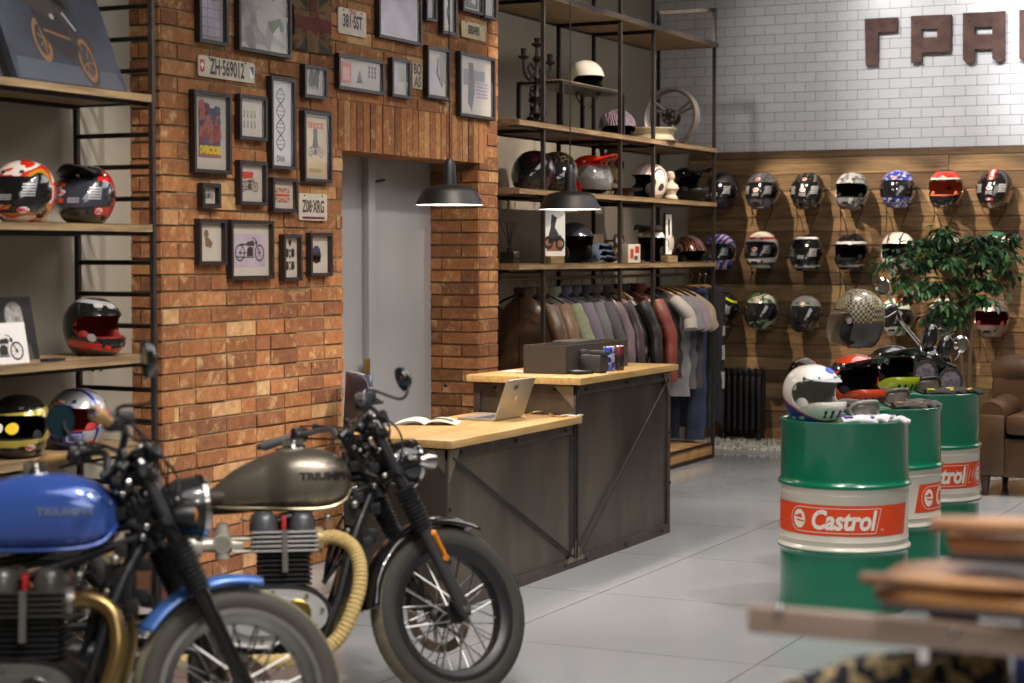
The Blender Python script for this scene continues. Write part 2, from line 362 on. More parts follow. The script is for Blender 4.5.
# gravel strip along the back wall
m=MB(); m.box(-5.75,3.9,14.9,BY-.02,0,.02); gb=struct('trim_3',m,mat('gravel_bed',(188,184,176),.95,var=.25,scale=120,bump=1,bscale=160))
rg=random.Random(5); m=MB()
for i in range(2600):
    x=-5.7+rg.random()*3.4; y=14.9+rg.random()*.98; s=.008+rg.random()*.011
    q=[(s,0,0),(-s,0,0),(0,s*.8,0),(0,-s*.8,0),(0,0,s*.7),(0,0,-s*.7)]; M=Euler((rg.random()*3,rg.random()*3,rg.random()*3)).to_matrix()
    m.add([M@Vector(v)+Vector((x,y,.02+s*.3)) for v in q],[(0,2,4),(2,1,4),(1,3,4),(3,0,4),(2,0,5),(1,2,5),(3,1,5),(0,3,5)])
o=plain('gravel',m,mat('pebble',(222,218,208),.9)); tag(o,'white gravel strip along the foot of the plank wall','gravel',kind='stuff')

# raised rusty letters on the tiled wall
rust=mat('rusted_steel',(78,56,52),.75,.2,scale=9,bump=.4,col2=(104,78,70))
def lp(x,y): return atY(x,y,BY-.07)
def letter(name,label,polys,screws):
    m=MB()
    for poly in polys:
        pts=[lp(*q) for q in poly]; m.prism([(p.x,p.z) for p in pts],BY-.085,BY-.045,'y')
    o=obj(name,m,rust,label=label,cat='letter',group='rusty steel letters of the wall sign')
    m=MB()
    for q in screws: p=lp(*q); m.tube((p.x,BY-.09,p.z),(p.x,BY-.012,p.z),.008,n=8)
    obj('screw',m,black_steel,o)
def rect(x0,y0,x1,y1,sl=-.057): return [(x0,y0),(x1,y0+sl*(x1-x0)),(x1,y1+sl*(x1-x0)),(x0,y1)]
g='letter_sign'
letter(g,'rusty steel letter Г, first of the wall sign on white tiles',[[(865,19),(897.5,17.3),(897.5,31.5),(878.6,32.6),(878,64.8),(866,65.5)]],[(872.5,29),(893.5,23)])
letter(g,'rusty steel letter Р, second of the wall sign, with one square eye',[[(911.3,16.2),(922,15.6),(922,62),(911.3,63)],[(922,15.6),(951.2,14.5),(951.2,28.2),(922,28.9)],[(937.5,28.4),(951.2,28),(950.5,51.7),(937.5,52.3)],[(922,37.8),(937.5,37.2),(937.5,52.3),(922,53)]],[(916.6,24.2),(943.5,23)])
letter(g,'rusty steel letter А, third of the wall sign, on two legs',[[(963.2,13.2),(975,12.8),(975,60.5),(971,63.5),(967,63.5),(963.2,60)],[(992.5,11.9),(1005,11),(1005,59),(1000,62),(997,62),(992.5,58.5)],[(975,12.8),(992.5,11.9),(992.5,26.6),(975,27)],[(975,34.7),(992.5,34.2),(992.5,48.8),(975,49.4)]],[(969.5,21.5),(998.3,20)])
letter(g,'rusty steel letter at the right edge, fourth of the wall sign',[[(1019.5,10),(1031,9.4),(1031,59),(1027,61),(1023,61),(1019.5,58)],[(1031,9.4),(1060,8),(1060,22),(1031,23)],[(1060,8),(1072,7.4),(1072,57),(1060,58)]],[(1025,18.5)])
# ================================================================ HELMETS
PROF={
 'full':[(0,.092,-.074,.064),(.010,.122,-.090,.080),(.040,.152,-.113,.103),(.085,.156,-.132,.120),(.13,.143,-.138,.126),(.175,.120,-.132,.120),(.212,.092,-.112,.103),(.24,.058,-.08,.074),(.255,.025,-.04,.038),(.259,0,0,0)],
 'mx':[(0,.090,-.078,.070),(.012,.126,-.096,.086),(.040,.160,-.114,.104),(.075,.178,-.127,.116),(.100,.172,-.134,.122),(.135,.146,-.139,.127),(.175,.122,-.134,.121),(.212,.094,-.114,.104),(.24,.06,-.082,.076),(.256,.025,-.04,.038),(.26,0,0,0)],
}
PROF['jet']=PROF['full']; PROF['half']=PROF['full']
CUT={
 'full':smooth_poly([(.035,.088),(.008,.125),(.035,.168),(.10,.178),(.3,.18),(.3,.082),(.10,.082)],4),
 'mx':smooth_poly([(.050,.070),(.006,.110),(.014,.165),(.075,.192),(.34,.20),(.34,.110),(.14,.100)],4),
 'jet':smooth_poly([(.05,-.03),(.03,.06),(.018,.12),(.05,.165),(.12,.172),(.3,.175),(.3,-.05),(.15,-.08)],4),
 'half':smooth_poly([(-.3,-.05),(-.3,.062),(-.1,.068),(0,.09),(.05,.13),(.12,.14),(.3,.14),(.3,-.05)],4),
}
def hsurf(kind,off=0,sc=1):
    P=PROF[kind]; n=len(P)-1
    def S(az,v):      # az: 0 = front, positive = wearer's right in +X ; v 0..1 bottom..crown
        t=max(0,min(.99999,v))*n; i=int(t); f=t-i
        def cr(k):
            a=P[max(i-1,0)][k];b_=P[i][k];c=P[i+1][k];d=P[min(i+2,n)][k]
            return .5*(2*b_+(c-a)*f+(2*a-5*b_+4*c-d)*f*f+(3*b_-a-3*c+d)*f**3)
        z=cr(0); yf=max(0,cr(1)); yb=min(0,cr(2)); w=max(0,cr(3)); s,c=sin(az),cos(az)
        e=.86; s=math.copysign(abs(s)**e,s); c=math.copysign(abs(c)**e,c); k=1/max(1e-6,(abs(s)**2.3+abs(c)**2.3)**(1/2.3)); k=k if True else 1
        s*=k; c*=k
        p=Vector((s*w,(c*yf if c>0 else -c*yb),z)); ctr=Vector((0,0,.12)); d=(p-ctr)
        return ctr+d*sc+(d.normalized()*off if off else Vector((0,0,0)))
    return S
def vz(kind,z):
    P=PROF[kind]; n=len(P)-1
    for i in range(n):
        if P[i][0]<=z<=P[i+1][0]: return (i+(z-P[i][0])/(P[i+1][0]-P[i][0]))/n
    return 0
def bool_mesh(a,b,op):
    oa=bpy.data.objects.new('a',a); ob=bpy.data.objects.new('b',b); C.objects.link(oa); C.objects.link(ob)
    md=oa.modifiers.new('b','BOOLEAN'); md.operation=op; md.solver='EXACT'; md.object=ob
    dg=bpy.context.evaluated_depsgraph_get(); dg.update(); me=bpy.data.meshes.new_from_object(oa.evaluated_get(dg))
    bpy.data.objects.remove(oa); bpy.data.objects.remove(ob)
    me.polygons.foreach_set('use_smooth',[True]*len(me.polygons)); me.set_sharp_from_angle(angle=R(40)); return me
_d1=mat('dummy_1',(20,20,20)); _d2=mat('rubber_trim',(16,16,17),.6)
_hm={}
def shell_mesh(kind):
    if kind in _hm: return _hm[kind]
    nu,nv=56,34; S=hsurf(kind); S2=hsurf(kind,sc=.955)
    m=MB()
    def closed(S,flip):
        vs=[S(2*PI*i/nu,.0+j/nv) for j in range(nv) for i in range(nu)]; vs.append(S(0,1)); top=len(vs)-1; fs=[(j*nu+i,j*nu+(i+1)%nu,(j+1)*nu+(i+1)%nu,(j+1)*nu+i) for j in range(nv-1) for i in range(nu)]
        fs+=[((nv-1)*nu+i,(nv-1)*nu+(i+1)%nu,top) for i in range(nu)]
        if flip: fs=[tuple(reversed(f)) for f in fs]
        return vs,fs
    v1,f1=closed(S,False); v2,f2=closed(S2,True); o=len(v1)
    m.add(v1+v2,f1+[tuple(k+o for k in f) for f in f2],0)
    m.add([v1[i] for i in range(nu)]+[v2[i] for i in range(nu)],[(i,i+nu,(i+1)%nu+nu,(i+1)%nu) for i in range(nu)],1)
    a=m.mesh('shell',[_d1,_d2]); c=MB(); c.prism(CUT[kind],-.3,.3,'x',1); b=c.mesh('cut',[_d1,_d2])
    for p in b.polygons: p.use_smooth=False
    _hm[kind]=bool_mesh(a,b,'DIFFERENCE'); return _hm[kind]
def visor_mesh(kind):
    k=kind+'_visor'
    if k in _hm: return _hm[k]
    nu,nv=56,30; S=hsurf(kind,off=.004); S2=hsurf(kind,off=.001); m=MB()
    for S_,fl in((S,0),(S2,1)):
        vs=[S_(2*PI*i/nu,j/nv) for j in range(nv) for i in range(nu)]; vs.append(S_(0,1)); top=len(vs)-1
        fs=[(j*nu+i,j*nu+(i+1)%nu,(j+1)*nu+(i+1)%nu,(j+1)*nu+i) for j in range(nv-1) for i in range(nu)]+[((nv-1)*nu+i,(nv-1)*nu+(i+1)%nu,top) for i in range(nu)]
        m.add(vs,[tuple(reversed(f)) for f in fs] if fl else fs)
    nn=len(m.v)//2; m.add([m.v[i] for i in range(nu)]+[m.v[nn+i] for i in range(nu)],[(i,i+nu,(i+1)%nu+nu,(i+1)%nu) for i in range(nu)])
    a=m.mesh('v',[_d1]); c=MB()
    pts=[(y-.012 if y<.2 else y, .13+(z-.13)*1.16) for y,z in CUT['full']] if kind!='jet' else smooth_poly([(.045,.045),(.012,.11),(.03,.18),(.1,.19),(.3,.19),(.3,.04),(.1,.035)],4)
    c.prism(pts,-.3,.3,'x'); b=c.mesh('c',[_d1]); _hm[k]=bool_mesh(a,b,'INTERSECT'); return _hm[k]
def liner_mesh(kind):
    k=kind+'_liner'
    if k in _hm: return _hm[k]
    S=hsurf(kind,sc=.93); m=MB(); nu,nv=40,24
    P=lambda u,v: S(2*PI*u,v)*1.0
    cut=CUT[kind]
    def inside(y,z):
        c=False; j=len(cut)-1
        for i in range(len(cut)):
            (xi,zi),(xj,zj)=cut[i],cut[j]
            if (zi>z)!=(zj>z) and y<(xj-xi)*(z-zi)/(zj-zi)+xi: c=not c
            j=i
        return c
    vs=[P(i/nu,j/nv) for j in range(nv+1) for i in range(nu)]; fs=[]
    for j in range(nv):
        for i in range(nu):
            f=(j*nu+i,j*nu+(i+1)%nu,(j+1)*nu+(i+1)%nu,(j+1)*nu+i); q=sum((vs[a] for a in f),Vector())/4
            if not inside(q.y-.004,q.z): fs.append(f)
    m.add(vs,fs); 
    # cheek pads and a padded head block seen through the port
    for s in(-1,1): m.sphere((s*.085,.03,.065),(.018,.055,.05),12,8)
    _hm[k]=m.mesh('liner',[_d1]); return _hm[k]
def use(me,mats):
    me=me.copy(); me.materials.clear()
    for x in mats: me.materials.append(x)
    return me
clear_visor=mat('smoke_visor',(26,27,30),.06,0,coat=1)
pad_black=mat('black_padding',(18,17,18),.9)
pad_grey=mat('grey_padding',(120,118,112),.9); pad_red=mat('red_padding',(150,34,24),.85)
silver_foil=mat('silver_foil',(200,200,204),.2,.9)
white_ink=mat('white_ink',(232,230,226),.4); red_ink=mat('red_ink',(190,34,30),.4); black_ink=mat('black_ink',(24,22,24),.5); grey_ink=mat('grey_ink',(150,150,152),.5)
strap_m=mat('black_webbing',(20,20,20),.8)
def sticker(name,S,az,z,kind,w,h,txt,par,bg=white_ink,fg=red_ink,shape='oval'):
    """small printed sticker laid on the shell surface"""
    az=-az; v0=vz(kind,z); base=S(az,v0); da=.02; k=(S(az+da,v0)-S(az-da,v0)).length/(2*da); dv=(S(az,v0+.02)-S(az,v0-.02)).length/.04
    F=lambda off: (lambda a,b: (lambda p,nrm: p+nrm*off)(S(az-a/k,v0+b/dv),(S(az-a/k,v0+b/dv)-Vector((0,0,.12))).normalized()))
    hi=.0068 if .088<z<.178 and par.get('has_visor') else .0035
    m=MB(); f=F(hi); n=20; pts=[]
    for i in range(n):
        t=2*PI*i/n; c_,s_=cos(t),sin(t); e=.55 if shape=='rect' else 1
        pts.append((math.copysign(abs(c_)**e,c_)*w/2,math.copysign(abs(s_)**e,s_)*h/2))
    m.add([f(0,0)]+[f(*p) for p in pts],[(0,i+1,(i+1)%n+1) for i in range(n)])
    o=obj(name,m,bg,par)
    if txt:
        m=MB(); write(m,txt,F(hi+.001),h*.78,bold=.001,sx=1.15); obj('lettering',m,fg,o)
    return o
def film_print(S,kind,root,off=.0062):
    v0=vz(kind,.132); dv=(S(0,v0+.02)-S(0,v0-.02)).length/.04
    def F(az,b): p=S(az,v0+b/dv); return p+(p-Vector((0,0,.12))).normalized()*off
    m=MB(); rr_=random.Random(4)
    for a0,a1 in((-.92,-.42),(.42,.92)):
        for i in range(5):
            b=.026-.012*i; k=6; e_=a1-rr_.uniform(0,.14)
            for j in range(k): s0,s1=lerp(a0,e_,j/k),lerp(a0,e_,(j+1)/k); m.add([F(s0,b),F(s1,b),F(s1,b-.007),F(s0,b-.007)],[(0,1,2,3)])
    for i in range(3):
        b=-.022-.009*i; m.add([F(-.16,b),F(.16,b),F(.16,b-.005),F(-.16,b-.005)],[(0,1,2,3)])
    obj('film_print',m,mat('film_grey',(150,150,154),.3),root,kind='stuff')
def helmet(label,kind,pos,heading,shell,group=None,visor=None,liner=None,peak=None,rim=None,tilt=0,roll=0,size=1,stickers=(),strap=0,vtilt=0,goggle=None,name='motorcycle_helmet',extra=None,zs=1):
    """pos = resting point under the helmet; heading = world angle the face points to (degrees)"""
    root=thing(name,label,'helmet',pos,(0,0,0),group)
    root.rotation_euler=(Matrix.Rotation(R(heading-90),3,'Z')@Matrix.Rotation(R(tilt),3,'X')@Matrix.Rotation(R(roll),3,'Y')).to_euler(); root.scale=(size,size,size*zs)
    obj('shell',use(shell_mesh(kind),[shell,rim or _d2]),None,root)
    obj('liner',use(liner_mesh(kind),[liner or pad_black]),None,root)
    S=hsurf(kind)
    if visor:
        root['has_visor']=1
        v=obj('visor',use(visor_mesh('full' if kind!='jet' else 'jet'),[visor]),None,root)
        if vtilt: v.rotation_euler=(R(vtilt),0,0); v.location=(0,.0,.0)
        m=MB()
        for s in(-1,1):
            p=S(s*PI*.47,vz(kind,.13)); m.tube(p+Vector((s*-.004,0,0)),p+Vector((s*.009,0,0)),.016,.013,14)
        obj('pivot_screw',m,_d2,root)
    if kind=='full':
        m=MB()   # chin and brow vents
        for a,z,w in((0,.045,.05),(-.5,.05,.02),(.5,.05,.02),(-.35,.205,.025),(.35,.205,.025)):
            v0=vz(kind,z); q=[S(a+da,v0+dv) for da,dv in((-w*4,-.018),(w*4,-.018),(w*3,.018),(-w*3,.018))]
            nrm=(q[0]-Vector((0,0,.12))).normalized(); c=[p+ (p-Vector((0,0,.12))).normalized()*.004 for p in q]; m.add(c+[p-(p-Vector((0,0,.12))).normalized()*.004 for p in q],[(0,1,2,3),(0,4,5,1),(1,5,6,2),(2,6,7,3),(3,7,4,0)])
        obj('vent',m,_d2,root)
    if visor and kind=='full' and getattr(visor,'name','').startswith('visor_film'): film_print(S,kind,root)
    if kind=='mx':
        m=MB()   # chin bar mouth vents
        for a in(-.42,-.14,.14,.42):
            v0=vz(kind,.045); q=[S(a+da,v0+dv) for da,dv in((-.06,-.05),(.06,-.05),(.05,.05),(-.05,.05))]; m.add([p+Vector((0,.003,0)) for p in q]+[p-Vector((0,.006,0)) for p in q],[(0,1,2,3),(0,4,5,1),(1,5,6,2),(2,6,7,3),(3,7,4,0)])
        obj('mouth_vent',m,black_ink,root)
    if peak:
        pl=.12 if kind!='full' else .1
        def P(u,v):
            x=(u-.5)*2; w=.112-.02*v; y0=.07*(1-x*x)**.5 if abs(x)<1 else 0
            base=S(x*1.25,vz(kind,.205)); tip=Vector((x*.085,base.y+pl*(1.12-.25*x*x),base.z+.045-.04*x*x))
            p=base.lerp(tip,v); p.z+=.012*sin(v*PI)+.004; return p
        m=MB(); m.grid(P,16,8); o=obj('peak',m,peak,root,solid=.004)
        m=MB()
        for a in(-1.15,0,1.15):
            p=S(a,vz(kind,.208)); m.sphere(p+(p-Vector((0,0,.12))).normalized()*.006,.009,10,6)
        obj('snap_button',m,silver_foil,root)
    if goggle:
        pass
    for st in stickers: sticker('sticker',S,R(st[0]),st[1],kind,st[2],st[3],st[4] if len(st)>4 else None,root,*(st[5:]))
    if 'has_visor' in root: del root['has_visor']
    if strap:
        m=MB()
        for s in(-1,1): m.path([(s*.09,.01,.03),(s*.085,.015,-.01),(s*.05,.01,-.04-strap*.3),(s*.02,.02,-.05-strap)],[.009]*4,8,flat=.25)
        obj('chin_strap',m,strap_m,root)
    return root
def camhead(pos,rel=0):   # heading that faces the viewer's side of the shop, turned rel degrees
    return math.degrees(math.atan2(-pos[1],-pos[0]))+rel
def spot_on(p,dz=0): return Vector((p.x,p.y,dz))
# ================================================================ PICTURE WALL
def pane_mat():
    m=bpy.data.materials.new('thin_glass'); m.use_nodes=True; nt=m.node_tree; nt.nodes.remove(nt.nodes['Principled BSDF']); N=nt.nodes.new; L=nt.links.new
    fr0=N('ShaderNodeFresnel'); fr0.inputs[0].default_value=1.5; ge=N('ShaderNodeNewGeometry'); iv=N('ShaderNodeMath'); iv.operation='SUBTRACT'; iv.inputs[0].default_value=1; L(ge.outputs['Backfacing'],iv.inputs[1]); fr=N('ShaderNodeMath'); fr.operation='MULTIPLY'; L(fr0.outputs[0],fr.inputs[0]); L(iv.outputs[0],fr.inputs[1]); t=N('ShaderNodeBsdfTransparent'); g=N('ShaderNodeBsdfGlossy'); g.inputs['Roughness'].default_value=.02; mx=N('ShaderNodeMixShader')
    L(fr.outputs[0],mx.inputs[0]); L(t.outputs[0],mx.inputs[1]); L(g.outputs[0],mx.inputs[2]); L(mx.outputs[0],nt.nodes['Material Output'].inputs[0]); return m
glass=pane_mat()
frame_m=mat('black_frame',(34,29,31),.4); paper=mat('mount_paper',(184,178,170),.8); cream=mat('cream_paper',(196,180,150),.8)
def clr(*c): return mat('ink_%d_%d_%d'%c,c,.6)
def ring(m,F,cx,cy,r,w,ex=1,n=24,mi=None):
    vs=[];
    for i in range(n):
        t=2*PI*i/n; vs+= [F(cx+ex*(r-w)*cos(t),cy+(r-w)*sin(t)),F(cx+ex*r*cos(t),cy+r*sin(t))]
    m.add(vs,[(2*i,2*i+1,(2*i+3)%(2*n),(2*i+2)%(2*n)) for i in range(n)],mi)
def poly(m,F,pts,mi=None): m.add([F(*p) for p in pts],[tuple(range(len(pts)))],mi)
def line(m,F,a,b,w,mi=None):
    a=Vector(a);b=Vector(b); d=(b-a); n=Vector((-d.y,d.x)).normalized()*w/2; poly(m,F,[a+n,b+n,b-n,a-n],mi)
def art_moto(m,F,cx,cy,s,mi=0,flip=1):
    """side view of an old motorcycle; s = wheelbase"""
    G=lambda a,b:F(cx+flip*a*s,cy+b*s)
    for x in(-.5,.5):
        ring(m,G,x,0,.25,.045,1,24,mi); ring(m,G,x,0,.05,.04,1,10,mi)
        for k in range(8): t=PI*k/4; line(m,G,(x+.04*cos(t),.04*sin(t)),(x+.22*cos(t),.22*sin(t)),.008,mi)
    poly(m,G,[(-.2,.28),(-.05,.33),(.18,.36),(.24,.28),(.2,.2),(-.15,.2)],mi); poly(m,G,[(-.48,.27),(-.2,.26),(-.18,.21),(-.5,.22)],mi)
    poly(m,G,[(-.14,-.1),(.14,-.1),(.17,.1),(.08,.18),(-.06,.18),(-.15,.08)],mi); line(m,G,(.5,0),(.26,.42),.03,mi); line(m,G,(.26,.42),(.12,.43),.025,mi)
    line(m,G,(-.5,0),(-.1,0),.03,mi); line(m,G,(-.5,0),(-.35,.24),.02,mi); line(m,G,(.1,.1),(.2,-.13),.025,mi); line(m,G,(.2,-.13),(-.7,-.12),.035,mi); line(m,G,(.24,.3),(.1,-.1),.02,mi)
    ring(m,G,.33,.3,.06,.06,1,14,mi)
def layered(m,step=.00007):
    o=MB(); k=0; last=None
    for f,mi in zip(m.f,m.m):
        if mi!=last: k+=1; last=mi
        o.add([Vector(m.v[i])+Vector((step*k,0,0)) for i in f],[tuple(range(len(f)))],mi)
    return o
def picture(label,xl,xr,yt,yb,art,inks,border=.14,mount=None,group='framed pictures on the brick wall',fw=.018,dep=.036):
    a=atX(xl,yt,WX+dep); b_=atX(xr,yt,WX+dep); zb=atX(xl,yb,WX+dep).z; y0,y1,z0,z1=a.y,b_.y,zb,a.z; yc,zc=(y0+y1)/2,(z0+z1)/2; w,h=y1-y0,z1-z0
    root=thing('framed_picture',label,'picture',(WX,yc,zc),group=group)
    m=MB(); W,H=w/2,h/2
    for (p,q,r_,s) in((-W,W,H-fw,H),(-W,W,-H,-H+fw),(-W,-W+fw,-H+fw,H-fw),(W-fw,W,-H+fw,H-fw)): m.box(.004,dep,p,q,r_,s)
    obj('frame',m,frame_m,root)
    m=MB(); m.box(.004,.012,-W+fw*.6,W-fw*.6,-H+fw*.6,H-fw*.6); bd=obj('mount_board',m,mount or paper,root)
    iw,ih=w-2*fw-2*border*w*.5,h-2*fw-border*w
    m=MB(); F=lambda u,v: (.0135,u,v); art(m,F,w-2*fw,h-2*fw); 
    # keep each layer a hair in front of the last
    me=MB(); cnt=0
    me=layered(m)
    obj('print',me,inks,root)
    m=MB(); m.box(dep-.008,dep-.006,-W+fw*.7,W-fw*.7,-H+fw*.7,H-fw*.7); obj('glass_pane',m,glass,root)
    return root
def rc(m,F,x0,x1,y0,y1,mi): poly(m,F,[(x0,y0),(x1,y0),(x1,y1),(x0,y1)],mi)
def T(m,F,txt,cx,cy,size,mi,bold=.002,sx=.8):
    write(m,txt,lambda a,b:F(cx+a,cy+b),size,bold,0,sx,mi)
wash=mat('photo_wash',(150,146,150),.7,var=.35,scale=9); washb=mat('photo_wash_dark',(84,80,84),.7,var=.5,scale=14); lilac=mat('photo_lilac',(170,160,178),.7,var=.15,scale=6)
K=black_ink
def a1(m,F,w,h):
    rc(m,F,-w*.42,w*.42,-h*.47,h*.47,0)
    for i in range(8): line(m,F,(-w*.42,-h*.45+i*h*.12),(w*.42,-h*.45+i*h*.12),.002,1)
    for i in range(4): line(m,F,(-w*.4+i*w*.27,-h*.47),(-w*.4+i*w*.27,h*.47),.002,1)
    ring(m,F,.1*w,.12*h,.12*w*1.6,.12*w*1.6,1,20,2); ring(m,F,.1*w,.12*h,.09*w,.09*w,1,16,3)
picture('tall framed gridded chart with a round blue badge, top left of the pictures',199.5,228.5,-45,41.5,a1,[lilac,K,clr(70,110,110),clr(30,44,60)])
def a2(m,F,w,h):
    rc(m,F,-w*.46,w*.46,-h*.44,h*.47,0); rr_=random.Random(2)
    for i in range(9):
        x=-w*.4+rr_.random()*w*.6; y=-h*.35+rr_.random()*h*.6; poly(m,F,[(x,y),(x+.1*w,y+.02),(x+.25*w,y-.05),(x+.2*w,y-.12),(x+.04*w,y-.08)],1+i%2)
    poly(m,F,[(w*.1,-h*.2),(w*.38,-h*.14),(w*.44,-h*.26),(w*.2,-h*.32)],3); poly(m,F,[(w*.2,-h*.32),(w*.34,-h*.22),(w*.44,-h*.4)],4)
picture('large framed pale photograph with a green patch, left of the old flag',239,291.5,-60,49.5,a2,[wash,clr(170,164,164),clr(128,122,122),clr(62,84,44),paper])
def a3(m,F,w,h):
    rc(m,F,-w*.33,w*.33,-h*.33,h*.33,0); rr_=random.Random(8)
    for i in range(40):
        x=(rr_.random()-.5)*w*.56; y=(rr_.random()*.5-.12)*h; s=.012+rr_.random()*.02; poly(m,F,[(x-s,y-s),(x+s,y-s*.6),(x+s*.7,y+s),(x-s*.6,y+s*.8)],1+i%3)
    T(m,F,'OVERCROSS',0,-h*.24,.05,4,.004,.62); rc(m,F,-w*.33,w*.33,-h*.33,-h*.29,2)
picture('framed poster in violet and red printed OVERCROSS, leftmost of the middle row',194.3,231.6,89,172,a3,[clr(92,58,84),clr(140,60,60),clr(156,96,84),clr(70,80,110),clr(214,190,50)])
def a4(m,F,w,h):
    for r_ in(0,1):
        for c in range(4):
            ring(m,F,-w*.26+c*w*.15,h*.14-r_*h*.27,h*.05,h*.022,.6,12,0); line(m,F,(-w*.26+c*w*.15,h*.08-r_*h*.27),(-w*.26+c*w*.15,-r_*h*.27+.0),.008,0)
picture('framed print of eight small spanners in two rows, right of the OVERCROSS poster',240,267.8,93.3,139,a4,[K])
def a5(m,F,w,h):
    n=30
    for s in(1,-1):
        pts=[(s*w*.2*sin(i*PI*4/n),h*.42-i*h*.74/n) for i in range(n+1)]
        for i in range(n): line(m,F,pts[i],pts[i+1],.006,0)
    for i in range(1,n,2): x=w*.2*sin(i*PI*4/n); y=h*.42-i*h*.74/n; line(m,F,(-x,y),(x,y),.003,0)
    T(m,F,'DNA',0,-h*.42,.045,0,.001)
picture('tall narrow framed double-helix drawing lettered DNA',271.7,296.3,75.5,168.5,a5,[K],mount=mat('pale_blue_paper',(190,192,200),.8))
def a6(m,F,w,h):
    rc(m,F,-w*.3,w*.3,-h*.28,h*.3,0); rr_=random.Random(4)
    for i in range(16): x=(rr_.random()-.5)*w*.5; y=(rr_.random()-.5)*h*.44; line(m,F,(x,y),(x+.02,y+.05),.02,1)
picture('small framed grey photograph above the red lettered motorcycle poster',305,328,63.6,97,a6,[wash,washb])
def a7(m,F,w,h):
    rc(m,F,-w*.42,w*.42,-h*.45,h*.46,0); T(m,F,'THE MCROSS',0,h*.33,.042,2,.002,.62); art_moto(m,F,.0,-h*.08,w*.42,1,1); poly(m,F,[(-w*.12,h*.0),(w*.1,h*.02),(w*.08,h*.2),(-w*.06,h*.2)],1); ring(m,F,0,h*.23,.022,.022,1,12,1)
    T(m,F,'RACING SUNDAY',0,-h*.37,.026,3,.001,.6)
picture('framed cream poster with red lettering and a dark motorcycle rider',304.7,332.5,109.7,181.5,a7,[cream,clr(46,44,54),clr(178,60,44),clr(150,130,60)])
def a8(m,F,w,h): poly(m,F,[(-w*.4,h*.3),(w*.12,h*.3),(w*.1,h*.16),(-w*.3,h*.1)],1); art_moto(m,F,-.01,-h*.1,w*.5,0,1)
picture('framed motorcycle print with a red block, below the eight-spanner print',240.4,267.8,159.7,204.7,a8,[clr(80,62,58),clr(190,52,44)])
def a9(m,F,w,h): art_moto(m,F,0,-.005,w*.42,0)
picture('smallest framed picture, a tiny dark motorcycle in a black square frame',203,221.3,182.5,207.5,a9,[clr(40,44,70)],fw=.02)
def jack(m,F,x0,x1,y0,y1,c=(0,1,2)):
    rc(m,F,x0,x1,y0,y1,c[0]); cx,cy=(x0+x1)/2,(y0+y1)/2
    for a,b in(((x0,y0),(x1,y1)),((x0,y1),(x1,y0))): line(m,F,a,b,(y1-y0)*.17,c[1]); line(m,F,a,b,(y1-y0)*.06,c[2])
    for a,b in(((cx,y0),(cx,y1)),((x0,cy),(x1,cy))): line(m,F,a,b,(y1-y0)*.30,c[1]); line(m,F,a,b,(y1-y0)*.19,c[2])
def a10(m,F,w,h): jack(m,F,-w*.33,w*.33,-h*.28,h*.26,(0,1,2))
picture('framed small union flag print, left of the white Z08-XRG plate',273.3,298.5,177,211.5,a10,[clr(120,96,100),clr(196,178,150),clr(170,56,48)])
def a11(m,F,w,h): rc(m,F,-w*.36,-w*.0,-h*.2,h*.2,1); poly(m,F,[(-w*.2,-h*.12),(w*.05,-h*.16),(w*.12,-h*.02),(-w*.04,h*.1),(-w*.22,h*.14)],0); ring(m,F,-.03,.04,.02,.02,1,12,0)
picture('framed sketch of a seated brown figure, bottom row far left',199.8,227.2,218.5,265,a11,[clr(110,90,72),clr(182,174,160)])
def a12(m,F,w,h): rc(m,F,-w*.4,w*.4,-h*.33,h*.3,1); art_moto(m,F,-.0,-h*.06,w*.5,0)
picture('large framed line drawing of a whole motorcycle, biggest of the bottom row',231.6,274.4,219.5,279.8,a12,[clr(36,30,40),lilac])
def a13(m,F,w,h):
    for y,s in((.1,1),(-.22,-1)):
        for x in(-w*.2,w*.2): 
            poly(m,F,[(x-w*.1,h*(y+.12)),(x+w*.1,h*(y+.12)),(x+w*.12,h*(y-.04)),(x+w*.05,h*(y-.1)),(x-w*.05,h*(y-.1)),(x-w*.12,h*(y-.04))],0)
    for i in range(5): ring(m,F,0,h*(.32-i*.15),.008,.008,1,8,0)
    ring(m,F,0,h*.38,.014,.014,1,10,0)
picture('narrow framed print of riding suits in two rows, bottom row',284.3,302.5,234,281,a13,[K])
def a14(m,F,w,h): ring(m,F,-w*.12,0,w*.26,w*.26,.9,20,0); poly(m,F,[(-w*.34,-h*.2),(w*.1,-h*.2),(w*.14,0),(-w*.36,0)],0); poly(m,F,[(-w*.1,-h*.06),(w*.12,-h*.04),(w*.1,h*.08),(-w*.1,h*.06)],1)
picture('framed print of a dark blue helmet, bottom row at the edge of the door opening',311,333,232.5,276.5,a14,[clr(52,54,84),clr(30,30,44)])
def a15(m,F,w,h):
    rc(m,F,-w*.42,-w*.18,-h*.36,h*.38,0); rc(m,F,-w*.38,-w*.22,-h*.25,h*.2,3); poly(m,F,[(-w*.06,-h*.3),(w*.08,-h*.3),(w*.02,h*.2)],1); rc(m,F,w*.2,w*.42,-h*.38,h*.4,2)
    for i in range(9): ring(m,F,w*.24+(i%3)*w*.07,h*.3-(i//3)*h*.15,.012,.012,1,8,1)
picture('wide framed set of three small prints, the left one orange, above the door',339.2,384.9,52.7,88.5,a15,[clr(180,90,66),clr(52,44,56),clr(180,176,170),clr(206,150,140)])
def a16(m,F,w,h): rc(m,F,-w*.4,0,-h*.4,h*.35,0); rc(m,F,0,w*.4,-h*.1,h*.4,1)
picture('small framed lilac photograph right of the wide three-print frame',392.6,411.2,57,96.5,a16,[lilac,clr(150,150,140)])
